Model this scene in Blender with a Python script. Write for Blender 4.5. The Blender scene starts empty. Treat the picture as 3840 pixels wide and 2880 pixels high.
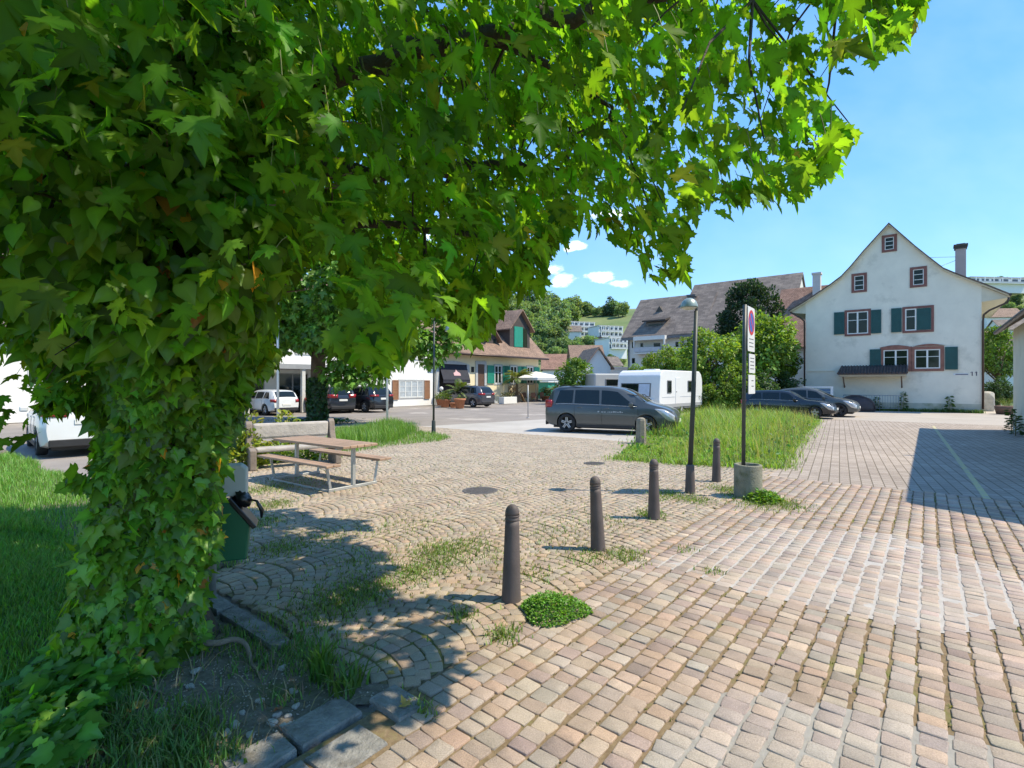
import bpy, bmesh, math, random
import numpy as np
from mathutils import Vector, Matrix

rng = np.random.default_rng(11)
random.seed(11)
scene = bpy.context.scene
COL = scene.collection
PI = math.pi
R = math.radians

# ------------------------------------------------------------------ survey
# camera at the origin, 1.8 m up, looking along +Y.  FX is the focal length in pixels of the 3840 px photograph.
FX, CXP, CYP, HC = 1950.0, 1920.0, 1440.0, 1.80
CA, SA = 0.7809, 0.6247            # the square's own axes: a (across the street) and b (along the street)
ROTZ = -math.atan2(SA, CA)

def G(px, py):                     # ground point seen at a photo pixel
    Y = FX * HC / (py - CYP)
    return ((px - CXP) / FX * Y, Y)

def PT(px, py, Y):                 # point at distance Y seen at a photo pixel
    return Vector(((px - CXP) / FX * Y, Y, HC - (py - CYP) / FX * Y))

def L(a, b):                       # square axes -> world
    return (CA * a + SA * b, -SA * a + CA * b)

def AB(x, y):
    return (CA * x - SA * y, SA * x + CA * y)

def in_poly(px, py, poly):
    px = np.asarray(px); py = np.asarray(py)
    ins = np.zeros(px.shape, bool)
    n = len(poly)
    for i in range(n):
        x0, y0 = poly[i]; x1, y1 = poly[(i + 1) % n]
        if y0 == y1: continue
        c = ((y0 > py) != (y1 > py)) & (px < (x1 - x0) * (py - y0) / (y1 - y0) + x0)
        ins ^= c
    return ins

# ------------------------------------------------------------------ objects
def link(o):
    COL.objects.link(o); return o

def tag(o, label=None, cat=None, group=None, kind=None):
    if label: o['label'] = label
    if cat: o['category'] = cat
    if group: o['group'] = group
    if kind: o['kind'] = kind
    return o

def thing(name, label, cat, loc=(0, 0, 0), rotz=0.0, group=None):
    o = bpy.data.objects.new(name, None)
    o.empty_display_size = 0.2
    link(o)
    o.location = loc if len(loc) == 3 else (loc[0], loc[1], 0)
    o.rotation_euler = (0, 0, rotz)
    return tag(o, label, cat, group)

def mesh_obj(name, me, parent=None):
    o = bpy.data.objects.new(name, me); link(o)
    if parent is not None: o.parent = parent
    return o

def np_mesh(name, V, Fs, mat, parent=None, col=None, smooth=False):
    """V (n,3); Fs list of (m,k) index arrays; col (n,3) linear colour"""
    me = bpy.data.meshes.new(name)
    V = np.ascontiguousarray(V, np.float32)
    Fs = [np.asarray(f, np.int32) for f in Fs if len(f)]
    loops = np.concatenate([f.ravel() for f in Fs])
    tot = np.concatenate([np.full(len(f), f.shape[1], np.int32) for f in Fs])
    start = np.concatenate([[0], np.cumsum(tot)[:-1]]).astype(np.int32)
    me.vertices.add(len(V)); me.vertices.foreach_set('co', V.ravel())
    me.loops.add(len(loops)); me.loops.foreach_set('vertex_index', loops)
    me.polygons.add(len(tot)); me.polygons.foreach_set('loop_start', start)
    me.polygons.foreach_set('loop_total', tot)
    if smooth: me.polygons.foreach_set('use_smooth', np.ones(len(tot), bool))
    me.update(calc_edges=True)
    if col is not None:
        at = me.color_attributes.new('Col', 'FLOAT_COLOR', 'POINT')
        c4 = np.ones((len(V), 4), np.float32); c4[:, :3] = col
        at.data.foreach_set('color', c4.ravel())
    me.materials.append(mat)
    return mesh_obj(name, me, parent)

class MB:
    def __init__(s): s.v = []; s.f = []; s.sm = []
    def add(s, vs, fs, smooth=False):
        n = len(s.v); s.v += [tuple(v) for v in vs]
        for f in fs: s.f.append([i + n for i in f]); s.sm.append(smooth)
        return s
    def box(s, x0, x1, y0, y1, z0, z1, M=None):
        vs = [(x0,y0,z0),(x1,y0,z0),(x1,y1,z0),(x0,y1,z0),(x0,y0,z1),(x1,y0,z1),(x1,y1,z1),(x0,y1,z1)]
        if M is not None: vs = [tuple(M @ Vector(v)) for v in vs]
        return s.add(vs, [(3,2,1,0),(4,5,6,7),(0,1,5,4),(1,2,6,5),(2,3,7,6),(3,0,4,7)])
    def bbox(s, x0, x1, y0, y1, z0, z1, b=0.01, M=None, seg=1):
        bm = bmesh.new(); bmesh.ops.create_cube(bm, size=1)
        for v in bm.verts:
            v.co = ((x0+x1)/2 + v.co.x*(x1-x0), (y0+y1)/2 + v.co.y*(y1-y0), (z0+z1)/2 + v.co.z*(z1-z0))
        bmesh.ops.bevel(bm, geom=bm.edges[:], offset=b, segments=seg, affect='EDGES', profile=0.5)
        return s.bm(bm, M)
    def bm(s, bm, M=None, smooth=False):
        bm.verts.index_update()
        vs = [(M @ v.co) if M is not None else v.co.copy() for v in bm.verts]
        s.add(vs, [[v.index for v in f.verts] for f in bm.faces], smooth); bm.free(); return s
    def prism(s, poly, fn0, fn1):
        n = len(poly)
        vs = [fn0(p) for p in poly] + [fn1(p) for p in poly]
        fs = [list(range(n))[::-1], list(range(n, 2*n))]
        fs += [[i, (i+1) % n, n + (i+1) % n, n + i] for i in range(n)]
        return s.add(vs, fs)
    def tube(s, pts, rad, n=8, cap=True, smooth=True):
        pts = [Vector(p) for p in pts]
        if not hasattr(rad, '__len__'): rad = [rad] * len(pts)
        base = len(s.v); rings = []
        up = Vector((0.13, 0.21, 0.97))
        for i, p in enumerate(pts):
            t = (pts[min(i+1, len(pts)-1)] - pts[max(i-1, 0)]).normalized()
            x = t.cross(up)
            if x.length < 1e-3: x = t.cross(Vector((1, 0, 0)))
            x.normalize(); y = t.cross(x).normalized()
            rings.append([p + (x * math.cos(2*PI*k/n) + y * math.sin(2*PI*k/n)) * rad[i] for k in range(n)])
        vs = [v for r in rings for v in r]; fs = []
        for i in range(len(pts)-1):
            for k in range(n):
                k2 = (k+1) % n
                fs.append([i*n+k, i*n+k2, (i+1)*n+k2, (i+1)*n+k])
        s.add(vs, fs, smooth)
        if cap:
            s.f.append([base + k for k in range(n)][::-1]); s.sm.append(False)
            s.f.append([base + (len(pts)-1)*n + k for k in range(n)]); s.sm.append(False)
        return s
    def lathe(s, prof, n=20, M=None, smooth=True, cap=True):
        vs = []; fs = []
        for r, z in prof:
            for k in range(n):
                v = Vector((r*math.cos(2*PI*k/n), r*math.sin(2*PI*k/n), z))
                vs.append(M @ v if M is not None else v)
        m = len(prof)
        for i in range(m-1):
            for k in range(n):
                k2 = (k+1) % n
                fs.append([i*n+k, i*n+k2, (i+1)*n+k2, (i+1)*n+k])
        base = len(s.v)
        s.add(vs, fs, smooth)
        if cap:
            s.f.append([base + k for k in range(n)][::-1]); s.sm.append(False)
            s.f.append([base + (m-1)*n + k for k in range(n)]); s.sm.append(False)
        return s
    def cyl(s, x, y, z0, z1, r, n=12, r2=None):
        r2 = r if r2 is None else r2
        return s.lathe([(r, z0), (r2, z1)], n, Matrix.Translation((x, y, 0)))
    def build(s, name, mat, parent=None, bevel=0, fixn=True):
        me = bpy.data.meshes.new(name)
        me.from_pydata(s.v, [], s.f)
        me.polygons.foreach_set('use_smooth', s.sm)
        if fixn:
            bm = bmesh.new(); bm.from_mesh(me)
            bmesh.ops.recalc_face_normals(bm, faces=bm.faces[:])
            bm.to_mesh(me); bm.free()
        me.update()
        me.materials.append(mat)
        o = mesh_obj(name, me, parent)
        if bevel:
            m = o.modifiers.new('bevel', 'BEVEL'); m.width = bevel; m.segments = 2; m.limit_method = 'ANGLE'
        return o

def copy_thing(root, loc=None, rotz=None, label=None):
    def rec(o, parent):
        c = o.copy(); link(c)
        if parent is not None: c.parent = parent
        for ch in [k for k in kids.get(o.name, [])]: rec(ch, c)
        return c
    kids = {}
    for o in scene.objects:
        if o.parent is not None: kids.setdefault(o.parent.name, []).append(o)
    c = rec(root, None)
    if loc is not None: c.location = loc if len(loc) == 3 else (loc[0], loc[1], 0)
    if rotz is not None: c.rotation_euler = (0, 0, rotz)
    if label: c['label'] = label
    return c

# ------------------------------------------------------------------ materials
_M = {}
def nodes_of(name):
    m = bpy.data.materials.new(name); m.use_nodes = True
    nt = m.node_tree; nt.nodes.clear()
    out = nt.nodes.new('ShaderNodeOutputMaterial')
    return m, nt, out

def N(nt, typ, **kw):
    n = nt.nodes.new(typ)
    for k, v in kw.items():
        if k in n.inputs: n.inputs[k].default_value = v
        else: setattr(n, k, v)
    return n

def noise(nt, coord, scale, detail=4, rough=0.55):
    n = N(nt, 'ShaderNodeTexNoise'); n.inputs['Scale'].default_value = scale
    n.inputs['Detail'].default_value = detail; n.inputs['Roughness'].default_value = rough
    if coord is not None: nt.links.new(coord, n.inputs['Vector'])
    return n

def ramp(nt, fac, stops):
    r = N(nt, 'ShaderNodeValToRGB'); cr = r.color_ramp
    while len(cr.elements) < len(stops): cr.elements.new(0.5)
    for e, (p, c) in zip(cr.elements, stops):
        e.position = p; e.color = (c[0], c[1], c[2], 1) if hasattr(c, '__len__') else (c, c, c, 1)
    nt.links.new(fac, r.inputs['Fac']); return r

def mixc(nt, fac, a, b, typ='MIX'):
    m = N(nt, 'ShaderNodeMix'); m.data_type = 'RGBA'; m.blend_type = typ
    for s, v in ((0, fac), (6, a), (7, b)):
        if isinstance(v, bpy.types.NodeSocket): nt.links.new(v, m.inputs[s])
        elif s == 0: m.inputs[0].default_value = v
        else: m.inputs[s].default_value = (v[0], v[1], v[2], 1)
    return m.outputs[2]

def mat(name, c=(0.5,0.5,0.5), rough=0.6, var=0.12, scale=3.0, metal=0.0, bump=0.0, bscale=40, spec=0.5, c2=None, coat=0, dirt=None, obj=True):
    """principled with procedural colour variation, grain and bump"""
    if name in _M: return _M[name]
    m, nt, out = nodes_of(name)
    b = N(nt, 'ShaderNodeBsdfPrincipled'); nt.links.new(b.outputs[0], out.inputs[0])
    tc = N(nt, 'ShaderNodeTexCoord'); co = tc.outputs['Object']
    n1 = noise(nt, co, scale, 5, 0.6)
    lo = tuple(x*(1-var) for x in c); hi = tuple(min(1, x*(1+var)) for x in c)
    if c2 is not None: lo, hi = c, c2
    cr = ramp(nt, n1.outputs['Fac'], [(0.3, lo), (0.7, hi)])
    cc = cr.outputs[0]
    if dirt:
        n3 = noise(nt, co, dirt[1], 6, 0.65)
        rr = ramp(nt, n3.outputs['Fac'], [(dirt[2], 0.0), (dirt[2] + 0.18, 1.0)])
        cc = mixc(nt, rr.outputs[0], cc, dirt[0])
    nt.links.new(cc, b.inputs['Base Color'])
    b.inputs['Roughness'].default_value = rough; b.inputs['Metallic'].default_value = metal
    b.inputs['Specular IOR Level'].default_value = spec
    if coat: b.inputs['Coat Weight'].default_value = coat; b.inputs['Coat Roughness'].default_value = 0.05
    if bump:
        n2 = noise(nt, co, bscale, 3, 0.6)
        bp = N(nt, 'ShaderNodeBump'); bp.inputs['Strength'].default_value = bump; bp.inputs['Distance'].default_value = 0.02
        nt.links.new(n2.outputs['Fac'], bp.inputs['Height']); nt.links.new(bp.outputs[0], b.inputs['Normal'])
    _M[name] = m; return m

def mat_attr(name, rough=0.85, speck=0.25, sscale=160, stain=0.25, bump=0.35, bscale=120, spec=0.3):
    """base colour from the piece's own colour attribute, with grain"""
    if name in _M: return _M[name]
    m, nt, out = nodes_of(name)
    b = N(nt, 'ShaderNodeBsdfPrincipled'); nt.links.new(b.outputs[0], out.inputs[0])
    at = N(nt, 'ShaderNodeAttribute'); at.attribute_name = 'Col'
    tc = N(nt, 'ShaderNodeTexCoord'); co = tc.outputs['Object']
    n1 = noise(nt, co, sscale, 2, 0.7)
    r1 = ramp(nt, n1.outputs['Fac'], [(0.3, 1 - speck), (0.7, 1 + speck)])
    r1.color_ramp.elements[1].color = (1 + speck, 1 + speck, 1 + speck, 1)
    c = mixc(nt, 1.0, at.outputs['Color'], r1.outputs[0], 'MULTIPLY')
    n2 = noise(nt, co, 1.7, 6, 0.65)
    r2 = ramp(nt, n2.outputs['Fac'], [(0.35, 1 - stain), (0.62, 1.0)])
    c = mixc(nt, 1.0, c, r2.outputs[0], 'MULTIPLY')
    nt.links.new(c, b.inputs['Base Color'])
    b.inputs['Roughness'].default_value = rough; b.inputs['Specular IOR Level'].default_value = spec
    if bump:
        n3 = noise(nt, co, bscale, 3, 0.6)
        bp = N(nt, 'ShaderNodeBump'); bp.inputs['Strength'].default_value = bump; bp.inputs['Distance'].default_value = 0.01
        nt.links.new(n3.outputs['Fac'], bp.inputs['Height']); nt.links.new(bp.outputs[0], b.inputs['Normal'])
    _M[name] = m; return m

def mat_leaf(name, trans=0.45, tmul=(1.9, 1.75, 0.6), gloss=0.05, grough=0.4):
    if name in _M: return _M[name]
    m, nt, out = nodes_of(name)
    at = N(nt, 'ShaderNodeAttribute'); at.attribute_name = 'Col'
    d = N(nt, 'ShaderNodeBsdfDiffuse'); nt.links.new(at.outputs['Color'], d.inputs[0])
    t = N(nt, 'ShaderNodeBsdfTranslucent')
    nt.links.new(mixc(nt, 1.0, at.outputs['Color'], tmul, 'MULTIPLY'), t.inputs[0])
    mx = N(nt, 'ShaderNodeMixShader'); mx.inputs[0].default_value = trans
    nt.links.new(d.outputs[0], mx.inputs[1]); nt.links.new(t.outputs[0], mx.inputs[2])
    g = N(nt, 'ShaderNodeBsdfGlossy'); g.inputs['Roughness'].default_value = grough
    g.inputs[0].default_value = (0.9, 0.95, 1, 1)
    mg = N(nt, 'ShaderNodeMixShader'); mg.inputs[0].default_value = gloss
    nt.links.new(mx.outputs[0], mg.inputs[1]); nt.links.new(g.outputs[0], mg.inputs[2])
    nt.links.new(mg.outputs[0], out.inputs[0])
    _M[name] = m; return m

def mat_glass(name, c=(0.02, 0.028, 0.028), rough=0.04, spec=0.8):
    if name in _M: return _M[name]
    return mat(name, c, rough, 0.3, 1.5, spec=spec)

def mat_tiles(name, c1, c2, w=0.25, h=0.16, dirt=None, bump=0.5):
    """roof tiles in rows, by the roof's own UV (metres)"""
    if name in _M: return _M[name]
    m, nt, out = nodes_of(name)
    b = N(nt, 'ShaderNodeBsdfPrincipled'); nt.links.new(b.outputs[0], out.inputs[0])
    uv = N(nt, 'ShaderNodeUVMap')
    br = N(nt, 'ShaderNodeTexBrick'); nt.links.new(uv.outputs[0], br.inputs['Vector'])
    br.inputs['Scale'].default_value = 1.0; br.inputs['Brick Width'].default_value = w; br.inputs['Row Height'].default_value = h
    br.inputs['Mortar Size'].default_value = 0.012; br.inputs['Mortar Smooth'].default_value = 0.4
    br.inputs['Color1'].default_value = (*c1, 1); br.inputs['Color2'].default_value = (*c2, 1)
    br.inputs['Mortar'].default_value = (c1[0]*0.35, c1[1]*0.35, c1[2]*0.35, 1)
    n1 = noise(nt, uv.outputs[0], 0.8, 6, 0.65)
    r = ramp(nt, n1.outputs['Fac'], [(0.3, 0.7), (0.7, 1.25)]); r.color_ramp.elements[1].color = (1.25, 1.22, 1.2, 1)
    c = mixc(nt, 1.0, br.outputs[0], r.outputs[0], 'MULTIPLY')
    nt.links.new(c, b.inputs['Base Color']); b.inputs['Roughness'].default_value = 0.85
    bp = N(nt, 'ShaderNodeBump'); bp.inputs['Strength'].default_value = bump; bp.inputs['Distance'].default_value = 0.04; bp.invert = True
    nt.links.new(br.outputs['Fac'], bp.inputs['Height']); nt.links.new(bp.outputs[0], b.inputs['Normal'])
    _M[name] = m; return m

def uv_planar(o, ax, ay):
    """UVs in metres along two unit vectors of the object's own space"""
    me = o.data; uvl = me.uv_layers.new(name='UVMap')
    ax = np.array(ax); ay = np.array(ay)
    co = np.zeros(len(me.vertices)*3); me.vertices.foreach_get('co', co); co = co.reshape(-1, 3)
    li = np.zeros(len(me.loops), np.int32); me.loops.foreach_get('vertex_index', li)
    p = co[li]; uv = np.stack([p @ ax, p @ ay], 1)
    uvl.data.foreach_set('uv', uv.ravel().astype(np.float32))

# ------------------------------------------------------------------ leaves
def unit(v): return v / np.maximum(np.linalg.norm(v, axis=-1, keepdims=True), 1e-9)

def leaf_set(name, templ, pos, d, n, size, col, mat_, parent=None, smooth=False):
    """templ: list of (verts, tris) templates; one mesh of many leaves"""
    pos = np.asarray(pos, float); m = len(pos)
    d = unit(np.asarray(d, float)); n = np.asarray(n, float)
    s = unit(np.cross(d, n)); n = np.cross(s, d)
    size = np.asarray(size, float)
    which = rng.integers(0, len(templ), m)
    Vs, Fs, Cs = [], [], []; base = 0
    for k, (tv, tf) in enumerate(templ):
        ix = np.where(which == k)[0]
        if not len(ix): continue
        tv = np.asarray(tv, float); tf = np.asarray(tf, int)
        P = pos[ix][:, None, :] + size[ix][:, None, None] * (tv[None, :, 0:1]*s[ix][:, None, :] + tv[None, :, 1:2]*d[ix][:, None, :] + tv[None, :, 2:3]*n[ix][:, None, :])
        Vs.append(P.reshape(-1, 3))
        F = (tf[None] + (np.arange(len(ix))*len(tv))[:, None, None] + base).reshape(-1, tf.shape[1])
        Fs.append(F)
        fac = np.full(len(tv), 0.94)
        if len(tv) > 14: fac[0] = 1.30; fac[1::2] = 1.02          # paler veins radiating from the leaf base
        Cs.append((col[ix][:, None, :]*fac[None, :, None]).reshape(-1, 3)); base += len(ix)*len(tv)
    byk = {}
    for f in Fs: byk.setdefault(f.shape[1], []).append(f)
    return np_mesh(name, np.concatenate(Vs), [np.concatenate(v) for v in byk.values()], mat_, parent, np.concatenate(Cs), smooth)

def outline_leaf(half, centre, droop=0.25, fold=0.15, twist=0.0):
    """star-shaped leaf from a right half outline, mirrored; fan of triangles round the centre"""
    pts = [(x, y) for x, y in half] + [(-x, y) for x, y in half[::-1] if x > 1e-6]
    V = [(centre[0], centre[1], 0)] + [(x, y, 0) for x, y in pts]
    out = []
    for x, y, _ in V:
        z = -droop * (y - centre[1])**2 + fold * abs(x) - 0.5 * droop * x * x + twist * x * (y - 0.3)
        out.append((x, y, z))
    n = len(pts)
    return out, [(0, 1 + i, 1 + (i + 1) % n) for i in range(n)]

_mh = [(0.0,0.0),(0.10,-0.06),(0.30,-0.10),(0.25,-0.01),(0.44,0.03),(0.32,0.13),(0.36,0.20),(0.52,0.22),(0.50,0.31),(0.66,0.43),(0.48,0.44),(0.46,0.54),(0.36,0.47),(0.22,0.46),(0.20,0.58),(0.30,0.68),(0.17,0.70),(0.13,0.82),(0.0,1.02)]
MAPLE = [outline_leaf([(x*0.88, y) for x, y in _mh], (0, 0.25), dr, fo, tw) for dr, fo, tw in ((0.4,0.16,0.25),(0.65,0.26,-0.35),(0.2,0.32,0.2),(0.85,0.10,0.1),(0.3,-0.12,-0.3),(0.55,0.22,0.4))]
_ih = [(0.0,0.04),(0.14,-0.06),(0.34,0.0),(0.46,0.16),(0.34,0.27),(0.46,0.48),(0.26,0.52),(0.14,0.72),(0.0,1.0)]
IVY = [outline_leaf(_ih, (0, 0.25), dr, fo, tw) for dr, fo, tw in ((0.2,0.15,0.15),(0.45,0.08,-0.2),(0.1,0.25,0.0))]
_hh = [(0.0,0.06),(0.16,-0.03),(0.34,0.06),(0.41,0.24),(0.36,0.46),(0.22,0.70),(0.08,0.90),(0.0,1.04)]
HEART = [outline_leaf(_hh, (0, 0.3), dr, fo, tw) for dr, fo, tw in ((0.25,0.15,0.15),(0.5,0.08,-0.2),(0.1,0.28,0.0))]
OVAL = [([(0,0,0),(0.28,0.35,0.05),(0.22,0.75,0.0),(0,1,-0.12),(-0.22,0.75,0.0),(-0.28,0.35,0.05)], [(0,1,2),(0,2,3),(0,3,4),(0,4,5)]),
        ([(0,0,0),(0.32,0.4,0.1),(0.2,0.8,0.05),(0,1,-0.2),(-0.2,0.8,0.05),(-0.32,0.4,0.1)], [(0,1,2),(0,2,3),(0,3,4),(0,4,5)])]

def jitter_col(base, m, v=0.25, hue=0.12):
    base = np.asarray(base, float)
    k = 1 + rng.normal(0, v, (m, 1)); k = np.clip(k, 0.4, 1.9)
    h = 1 + rng.normal(0, hue, (m, 3)) * np.array([1.0, 0.35, 0.8])
    return np.clip(base[None] * k * h, 0.004, 0.9)

def blades(name, xy, h, mat_, base=(0.07, 0.16, 0.02), z0=0.0, w=0.006, lean=0.45, var=0.3, tip=None, zfn=None):
    """grass blades, each a bent two-segment strip"""
    xy = np.asarray(xy); m = len(xy); h = np.broadcast_to(h, (m,)) * rng.uniform(0.55, 1.25, m)
    az = rng.uniform(0, 2*PI, m); ln = rng.uniform(0.1, lean, m) * h
    dx, dy = np.cos(az)*ln, np.sin(az)*ln
    sx, sy = -np.sin(az), np.cos(az)
    ww = w * rng.uniform(0.6, 1.5, m)
    zb = np.full(m, z0) if zfn is None else zfn(xy[:, 0], xy[:, 1])
    P = np.zeros((m, 5, 3))
    P[:, 0] = np.stack([xy[:,0]-sx*ww, xy[:,1]-sy*ww, zb-0.01], 1)
    P[:, 1] = np.stack([xy[:,0]+sx*ww, xy[:,1]+sy*ww, zb-0.01], 1)
    P[:, 2] = np.stack([xy[:,0]+dx*0.35+sx*ww*0.8, xy[:,1]+dy*0.35+sy*ww*0.8, zb+h*0.6], 1)
    P[:, 3] = np.stack([xy[:,0]+dx*0.35-sx*ww*0.8, xy[:,1]+dy*0.35-sy*ww*0.8, zb+h*0.6], 1)
    P[:, 4] = np.stack([xy[:,0]+dx, xy[:,1]+dy, zb+h*0.97], 1)
    i = (np.arange(m)*5)[:, None]
    Q = np.concatenate([i, i+1, i+2, i+3], 1); T = np.concatenate([i+3, i+2, i+4], 1)
    c = jitter_col(base, m, var, 0.12)
    C = np.repeat(c, 5, 0).reshape(m, 5, 3)
    if tip is not None:
        sel = rng.random(m) < 0.35
        C[sel, 4] = tip; C[sel, 2] = 0.5*C[sel, 2] + 0.5*np.array(tip); C[sel, 3] = C[sel, 2]
    return np_mesh(name, P.reshape(-1, 3), [Q, T], mat_, None, C.reshape(-1, 3))

def scatter_poly(poly, n):
    poly = np.asarray(poly); lo = poly.min(0); hi = poly.max(0)
    out = []; got = 0
    while got < n:
        p = rng.uniform(lo, hi, (n*2, 2)); k = in_poly(p[:, 0], p[:, 1], poly)
        out.append(p[k]); got += k.sum()
    return np.concatenate(out)[:n]
# ------------------------------------------------------------------ camera, sun, sky
cam = bpy.data.cameras.new('camera'); camo = link(bpy.data.objects.new('camera', cam))
cam.sensor_width = 36; cam.lens = FX/3840*36; cam.clip_end = 4000; cam.clip_start = 0.05
camo.location = (0, 0, HC); camo.rotation_euler = (R(90), 0, 0)
scene.camera = camo
SUN_DIR = Vector((0.60, -0.075, 0.86)).normalized()
sun = bpy.data.lights.new('sun', 'SUN'); sun.energy = 2.45; sun.angle = R(0.53); sun.color = (1.0, 0.90, 0.72)
suno = link(bpy.data.objects.new('sun', sun)); suno.rotation_euler = (-SUN_DIR).to_track_quat('-Z', 'Y').to_euler()

w = bpy.data.worlds.new('World'); scene.world = w; w.use_nodes = True
nt = w.node_tree; nt.nodes.clear()
out = nt.nodes.new('ShaderNodeOutputWorld'); bg = nt.nodes.new('ShaderNodeBackground'); nt.links.new(bg.outputs[0], out.inputs[0])
sky = nt.nodes.new('ShaderNodeTexSky'); sky.sky_type = 'NISHITA'; sky.sun_disc = False
sky.sun_elevation = math.asin(SUN_DIR.z); sky.sun_rotation = math.atan2(SUN_DIR.x, SUN_DIR.y)
sky.air_density = 1.0; sky.dust_density = 0.0; sky.ozone_density = 1.6; sky.altitude = 300
hs = nt.nodes.new('ShaderNodeHueSaturation'); hs.inputs['Saturation'].default_value = 1.12; hs.inputs['Value'].default_value = 1.0
nt.links.new(sky.outputs[0], hs.inputs['Color'])
# a few small fair-weather clouds low in the north
tc = nt.nodes.new('ShaderNodeTexCoord'); sp = nt.nodes.new('ShaderNodeSeparateXYZ'); nt.links.new(tc.outputs['Generated'], sp.inputs[0])
def MATH(op, a, b=None, c=None):
    n = nt.nodes.new('ShaderNodeMath'); n.operation = op
    for i, v in enumerate((a, b, c)):
        if v is None: continue
        if isinstance(v, bpy.types.NodeSocket): nt.links.new(v, n.inputs[i])
        else: n.inputs[i].default_value = v
    return n.outputs[0]
ysafe = MATH('MAXIMUM', sp.outputs['Y'], 0.05)
cu = MATH('DIVIDE', sp.outputs['X'], ysafe); cv = MATH('DIVIDE', sp.outputs['Z'], ysafe)
cmb = nt.nodes.new('ShaderNodeCombineXYZ'); nt.links.new(cu, cmb.inputs[0]); nt.links.new(MATH('MULTIPLY', cv, 1.6), cmb.inputs[1])
nz = noise(nt, cmb.outputs[0], 22, 7, 0.62)
nz2 = noise(nt, cmb.outputs[0], 7, 3, 0.5)
tot = None
for px, py, rx, ry in ((2258,1042,72,24),(2320,1064,60,21),(2100,1050,52,34),(2065,1015,50,34),(2165,918,40,22),(2135,932,32,17),(2300,800,130,26),(1700,880,150,60),(620,80,200,90),(2430,790,70,20)):
    u0, v0 = (px-CXP)/FX, (CYP-py)/FX
    du = MATH('MULTIPLY', MATH('SUBTRACT', cu, u0), FX/rx); dv = MATH('MULTIPLY', MATH('SUBTRACT', cv, v0), FX/ry)
    r2 = MATH('ADD', MATH('MULTIPLY', du, du), MATH('MULTIPLY', dv, dv))
    b1 = MATH('SUBTRACT', 1.0, MATH('SQRT', r2))
    tot = b1 if tot is None else MATH('MAXIMUM', tot, b1)
dens = MATH('ADD', tot, MATH('MULTIPLY', MATH('SUBTRACT', nz.outputs['Fac'], 0.5), 2.4))
mr = nt.nodes.new('ShaderNodeMapRange'); mr.interpolation_type = 'SMOOTHSTEP'
nt.links.new(dens, mr.inputs['Value']); mr.inputs['From Min'].default_value = 0.0; mr.inputs['From Max'].default_value = 0.75
cmask = MATH('MULTIPLY', mr.outputs[0], MATH('GREATER_THAN', sp.outputs['Y'], 0.06))
# thin high veil, a little whiter towards the right
veil = nt.nodes.new('ShaderNodeMapRange'); nt.links.new(nz2.outputs['Fac'], veil.inputs['Value'])
veil.inputs['From Min'].default_value = 0.35; veil.inputs['From Max'].default_value = 0.8; veil.inputs['To Max'].default_value = 0.045
mask = MATH('MAXIMUM', MATH('MULTIPLY', cmask, 0.95), veil.outputs[0])
cm = nt.nodes.new('ShaderNodeMix'); cm.data_type = 'RGBA'
gr = ramp(nt, sp.outputs['Z'], [(0.0, (1.2,2.15,3.0)), (0.13, (0.66,1.62,2.9)), (0.40, (0.36,1.24,2.8)), (0.75, (0.28,1.05,2.6))])
for e in gr.color_ramp.elements: pass
blend = mixc(nt, 0.72, hs.outputs[0], gr.outputs[0])
nt.links.new(mask, cm.inputs[0]); nt.links.new(blend, cm.inputs[6]); cm.inputs[7].default_value = (5.2, 5.3, 5.5, 1)
nt.links.new(cm.outputs[2], bg.inputs['Color']); bg.inputs['Strength'].default_value = 0.15

scene.view_settings.view_transform = 'Standard'; scene.view_settings.look = 'None'
scene.view_settings.exposure = 1.40; scene.view_settings.gamma = 1.0
scene.cycles.max_bounces = 9; scene.cycles.diffuse_bounces = 4; scene.cycles.transmission_bounces = 5; scene.cycles.glossy_bounces = 3
scene.cycles.use_denoising = True
scene.cycles.sample_clamp_indirect = 6

# ------------------------------------------------------------------ base ground
def sheet(name, poly, z, m, kind='structure', local=True):
    """flat ground sheet from a polygon"""
    mb = MB(); mb.add([(x, y, z) for x, y in poly], [list(range(len(poly)))])
    o = mb.build(name, m); tag(o, kind=kind)
    if o.data.polygons[0].normal.z < 0: o.data.flip_normals()
    return o

mat('m_earth', (0.20,0.17,0.12), 0.95, 0.25, 0.6)
o = sheet('ground', [(-900,-300),(1200,-300),(1200,900),(-900,900)], -0.06, mat('m_field', (0.09,0.14,0.04), 0.95, 0.3, 0.02)); 

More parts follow.
